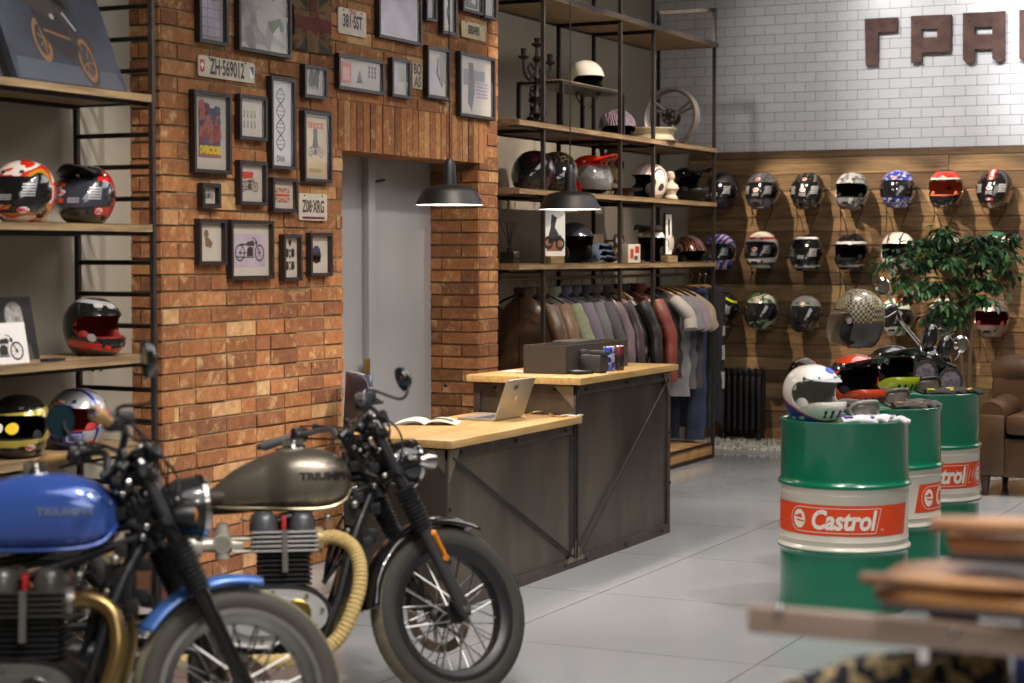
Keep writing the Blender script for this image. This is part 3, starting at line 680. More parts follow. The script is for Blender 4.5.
def a17(m,F,w,h):
    for i in range(6): line(m,F,(-w*.46,-h*.4+i*h*.15),(w*.46,-h*.4+i*h*.15),.003,1)
    ring(m,F,-w*.36,-h*.18,.05,.05,1,16,2); rc(m,F,-w*.46,w*.46,-h*.46,h*.46,0)
picture('large framed lilac grid print with a dark dot, top row between the two dark plates',379.4,422.2,-40,37,a17,[lilac,clr(120,112,130),clr(40,36,44)])
def a18(m,F,w,h): rc(m,F,-w*.4,w*.4,-h*.45,h*.4,0)
picture('slim framed lilac print at the very top, left of the branch photograph',426.8,437.3,-30,20,a18,[lilac])
def a19(m,F,w,h):
    rc(m,F,-w*.4,w*.4,-h*.42,h*.45,0); pts=[(w*.1,h*.4),(0,h*.2),(w*.18,0),(w*.02,-h*.15),(w*.2,-h*.36)]
    for p,q in zip(pts,pts[1:]): line(m,F,p,q,.022,1)
picture('framed photograph of a dark branching shape, left of the 880490 plate',443,457.3,-30,33,a19,[clr(190,188,186),clr(60,54,50)])
def a20(m,F,w,h): rc(m,F,-w*.42,w*.42,-h*.42,h*.42,1); poly(m,F,[(0,-h*.2),(w*.3,-h*.3),(w*.3,0)],0)
picture('small framed dark photograph at the top above the 880490 plate',463.5,483.6,-25,10.5,a20,[paper,washb])
def a21(m,F,w,h): rc(m,F,-w*.4,w*.4,-h*.45,h*.4,0); poly(m,F,[(-w*.1,h*.3),(w*.16,h*.3),(w*.05,-h*.2)],1)
picture('narrow framed portrait print at the top right end of the brick wall',484.7,497,-30,17.5,a21,[clr(184,176,184),clr(60,56,60)])
def a22(m,F,w,h):
    rc(m,F,-w*.45,w*.2,-h*.45,h*.2,0); poly(m,F,[(w*.08,h*.36),(w*.14,h*.36),(w*.1,0),(w*.36,-h*.25),(w*.3,-h*.3),(w*.0,0)],1); rc(m,F,w*.2,w*.46,-h*.2,h*.45,2)
picture('framed grey photograph with a dark diagonal stroke, under the branch photograph',428,450.3,45,97,a22,[clr(176,170,184),clr(60,54,58),clr(128,126,120)])
def a23(m,F,w,h):
    rc(m,F,-w*.36,w*.3,h*.0,h*.28,1); poly(m,F,[(-w*.2,h*.4),(-w*.06,h*.4),(-w*.02,-h*.1),(-w*.1,-h*.45),(-w*.22,-h*.3)],2); rc(m,F,w*.0,w*.4,-h*.2,h*.1,0)
    for i in range(5): line(m,F,(w*.02,-h*.18+i*h*.06),(w*.38,-h*.18+i*h*.06),.004,2)
picture('largest right-hand framed print with grey blocks, lowest of the right group',460.6,495.7,51,115.5,a23,[lilac,clr(120,120,126),clr(70,66,74)])

# licence plates
def plate(label,xl,xr,yt,yb,txt,bg,ink,size,extra=None,tilt=0,vert=False,bold=.002,sx=.75):
    d=.012; a=atX(xl,yt,WX+d); b_=atX(xr,yt,WX+d); zb=atX(xl,yb,WX+d).z; w=b_.y-a.y; h=a.z-zb
    root=thing('licence_plate',label,'number plate',(WX+.002,(a.y+b_.y)/2,(a.z+zb)/2),(R(tilt),0,0),'number plates on the brick wall')
    m=MB(); r_=.012; pts=[]
    for cx,cy,t0 in((w/2-r_,h/2-r_,0),(-w/2+r_,h/2-r_,90),(-w/2+r_,-h/2+r_,180),(w/2-r_,-h/2+r_,270)):
        for k in range(4): t=R(t0+k*30); pts.append((cx+r_*cos(t),cy+r_*sin(t)))
    m.prism(pts,.004,.010,'x'); obj('plate_blank',m,bg,root)
    F=lambda u,v:(.0112,u,v); m=MB()
    if vert:
        for i,line_ in enumerate(txt): write(m,line_,lambda a_,b__:F(a_,b__+h*(.25-.5*i)),size,bold,0,sx)
    else: write(m,txt,lambda a_,b__:F(a_,b__),size,bold,0,sx)
    obj('lettering',m,ink,root)
    m=MB(); 
    for u in(-w*.32,w*.32): m.tube((.009,u,h*.42),(.014,u,h*.42),.004,n=8)
    obj('screw',m,black_steel,root)
    if extra: extra(root,F,w,h)
    return root
pw=mat('plate_white',(196,188,172),.45,var=.08,scale=12); pink_=mat('plate_ink',(60,54,58),.5); py_=mat('plate_cream',(188,176,140),.5,var=.15,scale=14)
def swiss(root,F,w,h):
    m=MB(); rc(m,F,-w*.475,-w*.40,-h*.22,h*.30,0); poly(m,F,[(-w*.475,-h*.22),(-w*.40,-h*.22),(-w*.4375,-h*.34)],0); G=lambda u,v:(.0116,u,v); line(m,G,(-w*.4375,-h*.14),(-w*.4375,h*.2),.008,1); line(m,G,(-w*.462,.004),(-w*.412,.004),.012,1)
    poly(m,F,[(w*.40,h*.3),(w*.475,h*.3),(w*.475,-h*.2),(w*.4375,-h*.34),(w*.40,-h*.2)],2); poly(m,G,[(w*.40,h*.3),(w*.475,-h*.2),(w*.4375,-h*.34),(w*.40,-h*.2)],1); obj('crest',m,[red_ink,white_ink,clr(60,90,150)],root)
plate('long white number plate reading ZH-569012 with two small crests',198.3,254.6,54.5,75.5,'ZH·569012',pw,pink_,.105,swiss,0,False,.003,.60)
def usbar(txt,col):
    def f(root,F,w,h):
        m=MB(); G=lambda u,v:(.0112,u,v); T(m,G,txt,0,h*.38,.03,0,.001,.8); 
        if col: rc(m,G,-w*.4,w*.4,-h*.45,-h*.36,0)
        obj('crest',m,clr(90,44,48) if col else clr(150,60,60),root)
    return f
plate('white square-ish number plate reading Z08-XRG, right of the small union flag print',299.2,327,193,220,'Z08·XRG',pw,pink_,.088,usbar(' ',1),0,False,.003,.62)
plate('dirty white number plate reading 381-SST below a red word, beside the old flag',338.3,366.2,6.5,32.5,'381·SST',pw,pink_,.095,usbar('TEXAS',0),0,False,.003,.66)
plate('small cream number plate reading 880490 near the right end of the bricks',461.7,485.4,20,36.5,'880490',py_,pink_,.075,None,0,False,.003,.66)
plate('narrow upright cream plate with two short rows of dark figures',412.5,422.3,62.5,88,('BO','AS'),py_,pink_,.085,None,0,True,.002,.8)
# old flag cloth
def flagsurf():
    a=atX(292.5,-9,WX+.012); b_=atX(331,-9,WX+.012); z0=atX(292.5,49,WX+.012).z; y0,y1,z1=a.y,b_.y,a.z; W,H=y1-y0,z1-z0; rt=thing('union_flag','faded old union flag pinned to the bricks beside the large pale photograph','flag',(WX+.012,(y0+y1)/2,(z0+z1)/2))
    m=MB(); m.grid(lambda u,v:(.006*sin(u*9+v*4)+.003*sin(v*21),(u-.5)*W,(v-.5)*H),20,20); obj('cloth',m,mat('faded_blue',(56,54,48),.9,var=.3,scale=8),rt,solid=.002)
    m=MB(); F=lambda u,v:(.0015+.006*sin((u/W+.5)*9+(v/H+.5)*4)+.003*sin((v/H+.5)*21),u,v)
    q=MB()
    def strip(a_,b__,w_,mi,off):
        a_=Vector(a_);b__=Vector(b__); n=18; d=(b__-a_); nn=Vector((-d.y,d.x)).normalized()*w_/2
        for i in range(n):
            p=a_+d*i/n; r_=a_+d*(i+1)/n; q.add([Vector(F(*x))+Vector((off,0,0)) for x in(p+nn,r_+nn,r_-nn,p-nn)],[(0,1,2,3)],mi)
    for s in(1,-1): strip((-W/2,-s*H/2+s*.03),(W/2,s*H/2-s*.03),.07,0,.001); strip((-W/2,-s*H/2+s*.03),(W/2,s*H/2-s*.03),.025,1,.002)
    strip((0,-H/2),(0,H/2),.11,0,.003); strip((-W/2,.0),(W/2,.0),.12,0,.003); strip((0,-H/2),(0,H/2),.07,1,.004); strip((-W/2,.0),(W/2,.0),.07,1,.0045)
    obj('flag_cross',q,[mat('faded_cream',(98,78,50),.9,var=.3,scale=9),mat('faded_red',(88,42,40),.9,var=.25,scale=9)],rt)
flagsurf()
# ================================================================ LEFT SHELVING
LX,LR=-5.0,-5.41; LY1=6.72; LY0=4.3; PT=.022
root=thing('shelving_unit','black steel shelving unit with plank shelves against the grey wall left of the bricks','shelving',(LR,LY1,0))
def loc(p): return p
def post(m,x,y,z1,t=PT): m.box(x-t/2,x+t/2,y-t/2,y+t/2,0,z1)
def rel(o,r): o.location=Vector(o.location)-Vector(r.location); return o
for (x,y) in((LX,LY1),(LR,LY1),(LX,LY0),(LR,LY0)):
    m=MB(); post(m,x,y,3.4); rel(obj('post',m,edge_steel,root),root)
zr0=atY(110,104,LY1).z; dz=(atY(110,104,LY1).z-atY(110,294,LY1).z)/6
for i in range(-7,15):
    z=zr0-dz*i
    if z<.05 or z>3.3: continue
    m=MB(); m.tube((LX,LY1,z),(LR,LY1,z),.011,n=8); rel(obj('rung',m,black_steel,root),root)
LZ=[atX(148,94.5,LX).z, atX(147,224.5,LX).z, atX(136,355.5,LX).z, atX(60,456,LX).z, .35]
for z in LZ:
    m=MB(); m.box(LX+.008,LR-.01,LY0-.02,LY1-.014,z-.032,z,bev=.002); rel(obj('shelf_board',m,shelf_wood,root),root)
    m=MB(); m.box(LX-.02,LX-.035,LY0,LY1,z-.05,z-.032); m.box(LR,LR+.02,LY0,LY1,z-.05,z-.032); rel(obj('shelf_bearer',m,black_steel,root),root)
SA,SB,SC,SD=LZ[:4]; e=.001
# top shelf: canvas prints leaning back
dk=mat('dark_canvas',(32,35,43),.75,var=.35,scale=5,col2=(52,56,70)); cedge=mat('canvas_edge',(44,42,44),.8)
def canvas(label,y0,y1,x,h,lean,art=None,rz=0):
    r_=thing('canvas_print',label,'canvas print',(x,(y0+y1)/2,SA+e),(0,-R(lean),R(rz)),'canvas prints on the top left shelf'); w=(y1-y0)/2
    m=MB(); m.box(-.03,0,-w,w,0,h); obj('canvas',m,[dk],r_)
    if art: q=MB(); F=lambda u,v:(.001,u,v); art(q,F,w,h); z=layered(q,.0001); obj('print',z,[clr(30,26,28),clr(112,80,48),clr(62,66,78),clr(130,130,140),clr(46,38,36)],r_)
def cart(m,F,w,h):
    poly(m,F,[(-w*.95,h*.03),(w*.95,h*.02),(w*.9,h*.16),(-w*.9,h*.2)],2)
    poly(m,F,[(-w*.2,h*.30),(w*.5,h*.10),(w*.6,h*.16),(0,h*.34)],4)
    ring(m,F,-w*.34,h*.36,.10,.030,.5,24,1); ring(m,F,-w*.34,h*.36,.05,.03,.5,20,4); ring(m,F,w*.40,h*.24,.125,.03,.5,28,4); ring(m,F,w*.40,h*.24,.10,.022,.5,28,1)
    for k in range(7):
        t=2*PI*k/7; line(m,F,(-w*.30,h*.36),(-w*.30+.035*cos(t),h*.36+.066*sin(t)),.008,1); line(m,F,(w*.38,h*.22),(w*.38+.05*cos(t),h*.22+.09*sin(t)),.005,1)
    poly(m,F,smooth_poly([(-w*.22,h*.34),(w*.2,h*.24),(w*.34,h*.44),(w*.3,h*.66),(w*.12,h*.84),(-w*.2,h*.86),(-w*.34,h*.6)],4),0); poly(m,F,[(w*.1,h*.7),(w*.4,h*.62),(w*.3,h*.9),(w*.05,h*.95)],0); poly(m,F,[(-w*.45,h*.66),(-w*.1,h*.55),(w*.1,h*.62),(w*.0,h*.74),(-w*.35,h*.8)],4); poly(m,F,[(-w*.5,h*.74),(-w*.36,h*.7),(-w*.3,h*.78),(-w*.46,h*.8)],1)
    line(m,F,(w*.38,h*.22),(w*.12,h*.66),.022,4); line(m,F,(-w*.25,h*.45),(w*.2,h*.40),.012,1); line(m,F,(w*.2,h*.62),(w*.36,h*.48),.014,3); ring(m,F,-w*.02,h*.57,.014,.014,1,10,3)
cy0,cy1=atX(19,75,-5.06).y,atX(128,90,-5.06).y
canvas('grey canvas print of a dark motorcycle with gold wheels, leaning on the top left shelf',cy0,cy1,-5.06,.56,22,cart)
canvas('dark plain canvas behind and left of the motorcycle canvas on the top shelf',cy0-.5,cy0-.03,-5.11,.5,20)
film_v=mat('visor_film',(20,20,23),.10,coat=1); film_v2=mat('visor_film_grey',(50,52,62),.12,coat=1)
# second shelf helmets
def onX(px,py,x,z): p=atX(px,py,x); return Vector((x,p.y,z+e))
BL=lambda az,z,w=.05,h=.026:(az,z,w,h,'BELL')
p=onX(24,215,-5.13,SB)
helmet('red, white and gold full-face helmet, leftmost on the second left shelf','full',p,camhead(p,-28),paint('race_red',[(24,22,24),(196,40,26),(214,206,198),(196,40,26),(172,122,30),(24,22,24)],'noise',scale=5.5,seed=3,distort=.8),'helmets on the left shelves',visor=film_v,stickers=[BL(-38,.20,.06,.03),BL(35,.05,.05,.026),BL(-60,.05)],size=.97)
p=onX(86,215,-5.18,SB)
helmet('black peaked helmet with orange tape on its visor, second left shelf','full',p,camhead(p,-20),paint('adv_black',[(186,28,24),(186,28,24),(30,30,32),(30,30,32)],'x',stops=[0,.05,.22,.6]),'helmets on the left shelves',rim=mat('rim_white',(210,206,200),.4),visor=film_v2,peak=mat('peak_black',(22,22,24),.35),stickers=[BL(-26,.135,.05,.026),BL(55,.055,.045,.03),(-26,.165,.035,.02,None,mat('orange_tape',(214,70,26),.4),red_ink,'rect'),(-26,.10,.035,.02,None,mat('orange_tape',(214,70,26),.4),red_ink,'rect')],size=.97,vtilt=0)
# third shelf
p=onX(94,350,-5.16,SC)
helmet('black full-face helmet with red interior and chin band, on the third left shelf','full',p,camhead(p,38),paint('blk_red_z',[(16,16,18),(190,26,26),(190,26,26),(18,18,20),(18,18,20),(150,150,154),(18,18,20)],'z',stops=[0,.10,.13,.21,.8,.86,.93],rot=(4,8,0)),'helmets on the left shelves',liner=mat('pad_dark_red',(128,26,20),.85),strap=.02,stickers=[(-50,.085,.04,.035,None,grey_ink),(15,.215,.05,.03,None,grey_ink,red_ink,'rect'),(-20,.22,.04,.03,None,grey_ink,red_ink,'rect')],size=.97)
r_=thing('photo_card','black and white portrait photograph leaning at the back of the third left shelf','photograph',(-5.2,atX(20,350,-5.2).y-.0,SC+e),(0,-R(12),R(-6)))
m=MB(); m.box(-.012,0,-.14,.11,0,.265); obj('card',m,mat('photo_black',(34,32,34),.35),r_)
m=MB(); F=lambda u,v:(.001,u,v); poly(m,F,smooth_poly([(-.02,.10),(.03,.10),(.05,.16),(.045,.22),(.01,.245),(-.035,.225),(-.045,.17)],4),0); poly(m,F,[(-.10,.0),(.08,.0),(.07,.06),(.02,.10),(-.03,.10),(-.09,.06)],1)
obj('print',m,[mat('portrait_grey',(132,130,128),.5,var=.5,scale=30),clr(62,60,62)],r_)
r_=thing('postcard','white card with an old motorcycle drawing, front of the third left shelf','postcard',(-5.06,atX(8,358,-5.06).y,SC+e),(0,-R(10),R(-2)))
m=MB(); m.box(-.006,0,-.14,.125,0,.165); obj('card',m,mat('card_white',(214,210,208),.5),r_)
m=MB(); art_moto(m,F,-.015,.05,.15,0); obj('print',m,clr(40,36,38),r_)
m=MB(); m.box(-.02,.02,-.05,.06,0,.012,bev=.002); o=obj('black_pen_tray',m,_d2,loc=(-5.03,atX(52,355,-5.03).y,SC+e)); tag(o,'small black tray in front of the portrait photograph','tray')
# fourth shelf
p=onX(20,455,-5.13,SD)
helmet('gold and black helmet with a yellow disc, on the lowest visible left shelf','full',p,camhead(p,-20),paint('gold_z',[(20,20,20),(176,162,70),(176,162,70),(20,20,20)],'z',stops=[0,.24,.3,.76],rot=(6,-4,0),metal=.3),'helmets on the left shelves',visor=None,rim=mat('gold_rim',(176,162,70),.25,.4),stickers=[BL(48,.05),(8,.128,.05,.05,None,mat('yellow_disc',(230,196,40),.4)),(-12,.128,.03,.04,None,white_ink)],size=.98)
p=onX(78,455,-5.15,SD)
helmet('silver full-face helmet with blue chin and lettering, behind the blue motorcycle handlebar','full',p,camhead(p,-32),paint('silver_blue',[(34,40,150),(168,170,176),(168,170,176),(44,52,160),(168,170,176),(40,44,90)],'y',stops=[0,.14,.3,.36,.42,.9],rot=(0,0,180),metal=.35),'helmets on the left shelves',liner=pad_red,stickers=[(38,.055,.09,.04,'BELL',mat('sil',(160,162,170),.25,.3),mat('deep_blue',(40,44,150),.3),'rect'),BL(-12,.20,.05,.026),(-34,.13,.03,.05,None,mat('yellow_disc',(230,196,40),.4))],size=.98)

# ================================================================ RIGHT SHELVING UNIT (alcove)
FX,RX=-5.2,-5.68
YS=[atX(x,150,FX).y for x in(543,620,653,714)]
root=thing('shelving_unit','tall open steel shelving unit with plank shelves in the alcove behind the counter','shelving',(RX,YS[-1],0))
ZE=atY(714,8,YS[3]).z
for i,y in enumerate(YS):
    top=ZE if i==3 else 4.3
    for x in(FX,RX):
        m=MB(); post(m,x,y,top,.025); rel(obj('post',m,edge_steel if x==FX else black_steel,root),root)
m=MB(); m.box(FX+.015,RX-.015,YS[3]-.015,YS[3]+.015,ZE-.03,ZE); rel(obj('top_bar',m,black_steel,root),root)
RZ=[atX(620,15.5,FX).z,atX(620,134.5,FX).z,atX(620,195.5,FX).z,atX(620,263,FX).z]
ya=BY1+.03
for k,z in enumerate(RZ):
    m=MB(); m.box(FX+.03,RX-.02,ya,YS[3]-.017,z-.035,z,bev=.003); rel(obj('shelf_board',m,shelf_wood,root),root)
    m=MB(); (m.box(FX+.034,FX+.03,ya,YS[3],z-.03,z+.002) if k==0 else m.box(FX-.02,FX-.04,ya,YS[3],z-.05,z-.036)); m.box(RX-.02,RX-.025,ya,YS[3],z-.05,z); rel(obj('shelf_bearer',m,edge_steel,root),root)
    for y in YS[:3]:
        m=MB(); m.box(FX,RX,y-.012,y+.012,z-.06,z-.036); rel(obj('cross_bar',m,black_steel,root),root)
# garment rail
RAILX=-5.42; RAILZ=atX(520,279,RAILX).z
m=MB(); m.tube((RAILX,BY1+.25,RAILZ),(RAILX,YS[3]-.02,RAILZ),.012,n=12)
for y in(BY1+.3,YS[0]+.5,YS[1]+.2,YS[3]-.25): m.tube((RAILX,y,RAILZ),(RAILX,y,RZ[3]-.06),.012,n=8)
rel(obj('garment_rail',m,mat('brushed_pipe',(150,134,110),.35,.8),root),root)
# plinth
osb=wood('chip_board',(140,104,62),(186,146,94),9,(1,1,1),.7,.3)
r_=thing('display_plinth','low chipboard plinth on black skids under the hanging clothes','plinth',(-5.45,12.6,0))
m=MB(); m.box(-.28,.25,-1.7,1.85,.025,.125,bev=.004); obj('box',m,osb,r_)
m=MB(); m.box(-.26,.24,-1.68,1.83,0,.03); m.box(.25,.262,-1.7,1.85,.0,.03); m.box(.25,.262,-1.7,1.85,.112,.13); obj('skid',m,black_steel,r_)

Z2,Z3,Z4=[z+e for z in RZ[1:]]
def sx(px,py,x,z): p=atX(px,py,x); return Vector((x,p.y,z))
# --- level 2
iron=mat('black_iron',(28,22,22),.5,.6,bump=.3,scale=60)
p=sx(537,119,-5.42,Z2); r_=thing('candelabra','black ornate three-armed candelabra on the upper alcove shelf','candelabra',p)
m=MB(); m.lathe([(.0001,0),(.085,0),(.09,.012),(.06,.03),(.035,.05),(.05,.07),(.028,.10),(.02,.13),(.032,.16),(.018,.19),(.014,.24),(.026,.26),(.012,.29),(.011,.34),(.03,.36),(.012,.38),(.010,.42),(.034,.435),(.036,.44),(.014,.446),(.02,.47),(.0001,.47)],20); 
rr_=random.Random(9)
for i in range(26): a=rr_.random()*6.28; z=rr_.random()*.2; m.sphere((.05*cos(a)*(1-z*2.2),.05*sin(a)*(1-z*2.2),.02+z),.016,8,6)
obj('stem',m,iron,r_); r_.scale=(1.05,1.4,1.27)
for s in(-1,1):
    m=MB(); m.path(spline([(0,0,.30),(0,s*.04,.27),(0,s*.09,.245),(0,s*.135,.27),(0,s*.15,.32),(0,s*.15,.345)],6),[.009]*31,8); m.path(spline([(0,s*.03,.30),(0,s*.07,.33),(0,s*.10,.30),(0,s*.07,.27)],5),[.006]*16,6)
    m.lathe([(.0001,.34),(.03,.35),(.034,.36),(.014,.366),(.018,.40),(.0001,.40)],14,c=(0,s*.15,0)); obj('arm',m,iron,r_)
ya_,yb_=sx(541,118,-5.4,0).y,sx(609,128,-5.4,0).y
ZF=atX(560,84,-5.3).z
r_=thing('display_stand','black square-tube table frame with a thin plank top standing on the upper alcove shelf','stand',(-5.42,(ya_+yb_)/2,Z2)); hw=(yb_-ya_)/2-.05; h=ZF-Z2
for a in(-.17,.15):
    for b in(-hw,hw): m=MB(); m.box(a-.0125,a+.0125,b-.0125,b+.0125,0,h); obj('leg',m,black_steel,r_)
m=MB(); m.box(-.18,.16,-hw-.012,hw+.012,h,h+.02); obj('top_frame',m,black_steel,r_); m=MB(); m.box(-.16,.14,-hw,hw,h+.0205,h+.03); obj('top',m,shelf_wood,r_)
p=Vector((-5.42,sx(586,80,-5.42,0).y,ZF+.034-.062))
helmet('plain white half helmet on the black table frame of the upper alcove shelf','half',p,camhead(p,30),mat('gloss_white',(226,222,214),.12,coat=1),'helmets on the alcove shelves',size=1.0,strap=.03,tilt=0)
p=sx(617,131,-5.4,Z2)
helmet('half helmet with pink, white and black swirls on the upper alcove shelf','half',Vector((p.x,p.y,p.z-.066)),camhead(p,20),paint('pink_swirl',[(30,22,34),(206,196,206),(150,60,120),(214,206,214),(30,24,36)],'swirl',scale=14,distort=7),'helmets on the alcove shelves',size=1.08)
alloy=mat('cast_alloy',(132,128,128),.45,.6); alloyd=mat('dark_alloy',(70,66,66),.4,.6)
p=sx(662,139,-5.42,Z2); Rw=.232
r_=thing('alloy_wheel','cast alloy motorcycle wheel with three double spokes standing upright on the upper alcove shelf','wheel',(p.x,p.y+.18,Z2),(R(-4),0,R(-6)))
m=MB(); m.lathe([(Rw,-.042),(Rw,-.036),(Rw-.014,-.028),(Rw-.024,0),(Rw-.014,.028),(Rw,.036),(Rw,.042),(Rw-.014,.042),(Rw-.032,.018),(Rw-.032,-.018),(Rw-.014,-.042),(Rw,-.042)],56,axis='y',c=(0,0,Rw)); obj('rim',m,alloy,r_)
m=MB(); m.lathe([(.02,-.05),(.062,-.05),(.066,-.03),(.05,0),(.066,.03),(.062,.05),(.02,.05),(.02,-.05)],28,axis='y',c=(0,0,Rw)); obj('hub',m,alloyd,r_)
m=MB()
for k in range(6): t=k*PI/3+.3; m.tube((.044*cos(t),-.052,Rw+.044*sin(t)),(.044*cos(t),-.06,Rw+.044*sin(t)),.011,n=10)
obj('bolt',m,alloy,r_)
for k in range(3):
    m=MB()
    for s in(-.14,.14): t=k*2*PI/3+.5+s; m.tube((.055*cos(t),0,Rw+.055*sin(t)),((Rw-.035)*cos(t),0,Rw+(Rw-.035)*sin(t)),.014,.010,n=8)
    obj('spoke',m,alloy,r_)
p=sx(651,139,-5.33,Z2); r_=thing('wheel_rim','pale wheel rim lying flat in front of the upright alloy wheel','rim',p)
m=MB(); Rw=.19; m.lathe([(Rw,0),(Rw+.01,.006),(Rw-.012,.02),(Rw-.03,.05),(Rw-.012,.08),(Rw+.01,.094),(Rw,.10),(Rw-.02,.094),(Rw-.045,.05),(Rw-.02,.006),(Rw,0)],56); obj('rim',m,mat('pale_rim',(190,182,160),.35,.4),r_)
# --- level 3
p=sx(534,190,-5.44,Z3)
helmet('dark maroon full-face helmet, farthest left on the middle alcove shelf','full',p,camhead(p,-35),paint('maroon',[(24,16,20),(70,26,52),(24,16,20),(92,40,66)],'noise',scale=5,seed=2),'helmets on the alcove shelves',visor=clear_visor,size=1.08)
p=sx(557,190,-5.36,Z3)
helmet('black full-face helmet with gold scroll pattern, behind the right pendant lamp','full',p,camhead(p,12),paint('gold_scroll',[(18,16,18),(18,16,18),(140,122,84),(18,16,18)],'swirl',scale=9,distort=14,stops=[0,.4,.8,.9]),'helmets on the alcove shelves',visor=clear_visor,size=1.08)
p=sx(590,194,-5.38,Z3)
helmet('glossy red helmet with raised peak and clear face shield on the middle alcove shelf','jet',p,camhead(p,45),mat('gloss_red',(206,26,14),.1,coat=1),'helmets on the alcove shelves',visor=mat('clear_shield',(120,120,122),.06,coat=1,alpha=.55),peak=mat('gloss_red_peak',(214,34,16),.12,coat=1),size=1.1)
bone=mat('bone',(150,124,92),.7,var=.3,scale=12); bronze=mat('bronze_mask',(74,50,40),.45,.5,var=.3,scale=20,bump=.4)
p=sx(612,190,-5.5,Z3); r_=thing('tribal_mask','dark carved mask with goggles on a wooden stand, middle alcove shelf','mask',p)
m=MB(); m.box(-.05,.05,-.06,.06,0,.03,bev=.004); m.tube((0,0,.03),(0,0,.12),.012); obj('stand',m,shelf_wood,r_)
m=MB(); m.sphere((0,0,.24),(.07,.08,.13),16,12); m.sphere((.06,0,.20),(.03,.02,.035),10,8); m.sphere((.05,0,.13),(.035,.035,.03),10,8); obj('face',m,bone,r_)
m=MB()
for s in(-1,1): m.torus((.065,s*.035,.25),.026,.009,'x',20,8); m.sphere((0,s*.14,.24),(.035,.055,.05),12,8)
m.path(spline([(-.02,-.13,.30),(-.04,-.10,.40),(-.02,0,.44),(-.04,.10,.40),(-.02,.13,.30)],6),.02,8); obj('goggles',m,bronze,r_)
p=sx(622,194,-5.32,Z3); r_=thing('flat_tray','thin black tray raised on a small wood block on the middle alcove shelf','tray',p)
m=MB(); m.box(-.06,.06,-.02,.08,0,.045,bev=.003); obj('block',m,shelf_wood,r_); m=MB(); m.lathe([(.0001,.046),(.14,.046),(.155,.06),(.15,.062),(.137,.052),(.0001,.052)],30); obj('tray',m,_d2,r_)
p=sx(648,196,-5.38,Z3)
helmet('white open-face helmet with red stripes and printed panels on the middle alcove shelf','jet',p,camhead(p,-55),paint('white_red',[(222,216,208),(186,34,34),(222,216,208),(222,216,208),(70,60,66),(222,216,208)],'swirl',scale=5,distort=4,seed=3),'helmets on the alcove shelves',size=1.08)
p=sx(671,199,-5.27,Z3); r_=thing('bust_figurine','small white plaster bust figurine on the middle alcove shelf','figurine',p)
m=MB(); m.lathe([(.0001,0),(.05,0),(.052,.02),(.036,.035),(.04,.06),(.062,.085),(.05,.115),(.022,.135),(.02,.15),(.0001,.152)],20); m.sphere((0,0,.178),(.03,.028,.036),14,10); m.sphere((-.006,0,.197),(.032,.032,.024),14,8); m.sphere((.03,-.01,.174),(.008,.006,.009),6,5); obj('bust',m,mat('plaster_white',(214,200,182),.7,bump=.2,scale=50),r_)
p=sx(687,198,-5.40,Z3)
helmet('black off-road helmet with long peak, right of the white bust','mx',p,camhead(p,52),mat('matt_black',(24,24,26),.4),'helmets on the alcove shelves',peak=mat('peak_black2',(20,20,22),.5),size=1.08,stickers=[(20,.05,.03,.02,None,white_ink)])
# --- level 4
p=sx(510,262,-5.4,Z4); r_=thing('reed_diffuser','dark reed diffuser with fanned sticks, farthest left on the lower alcove shelf','diffuser',p)
m=MB(); m.box(-.05,.05,-.05,.05,0,.08,bev=.01); m.lathe([(.02,.08),(.02,.105),(.0001,.105)],14); obj('bottle',m,mat('dark_glass',(28,26,26),.15),r_); m=MB()
for k in range(7): a=(k-3)*.16; m.tube((0,0,.10),(.02*(k%3-1),.2*sin(a)*1.1,.27),.003,n=6)
obj('reed',m,black_steel,r_)
def framed(label,px,py,w,h,x,frm,art,inks,mount,rz=0,block=True,cat='picture'):
    p=sx(px,py,x,Z4); r_=thing('picture_stand',label,cat,p,(0,0,R(rz))); z0=.05 if block else 0
    if block: m=MB(); m.box(-.03,.04,-.07,.06,0,.05,bev=.003); obj('block',m,shelf_wood,r_)
    m=MB(); m.box(-.02,-.004,-w/2,w/2,z0,z0+h); obj('frame',m,frm,r_); m=MB(); m.box(-.004,-.003,-w/2+.012,w/2-.012,z0+.012,z0+h-.012); obj('mount_board',m,mount,r_)
    q=MB(); F=lambda u,v:(-.0025,u,v+z0+h/2); art(q,F,w,h); z=layered(q,.0001); obj('print',z,inks,r_)
    return r_
def b1(m,F,w,h):
    rc(m,F,-w*.32,w*.36,-h*.40,-h*.1,1); poly(m,F,[(-.02,h*.38),(.03,h*.3),(.01,h*.1),(.05,-h*.05),(.02,-h*.12),(-.05,-h*.1),(-.03,h*.1)],0); ring(m,F,-.05,-h*.22,.045,.02,1,16,2); ring(m,F,.06,-h*.24,.045,.02,1,16,2); line(m,F,(-.05,-h*.2),(.07,-h*.1),.03,2)
framed('white picture of a wheelie rider on a block, lower alcove shelf',554,262,.22,.32,-5.28,white_ink,b1,[clr(60,56,64),clr(150,96,70),clr(40,36,40)],white_ink,-20)
p=sx(574,262,-5.38,Z4)
helmet('black and chrome open-face helmet right of the wheelie picture on the lower alcove shelf','jet',p,camhead(p,28),mat('dark_chrome',(74,74,84),.12,.7,var=.3,scale=10),'helmets on the alcove shelves',size=1.1)
m=MB(); rr_=random.Random(6)
for i in range(3): m.grid(lambda u,v,i=i:((v-.5)*.17*(1-.1*i)+.01*sin(9*u+i),(u-.5)*.34,(.025+.03*i)*(1-abs(2*u-1)**6)+.012*sin(u*14+i*2)*sin(v*7)+.012+.012*i),24,10)
r_=thing('folded_jeans','folded blue denim on the lower alcove shelf between two helmets','clothes',sx(597,262,-5.34,Z4)); o=obj('denim',m,mat('denim',(58,70,92),.9,bump=.3,scale=40),r_,solid=.012,thick_off=1)
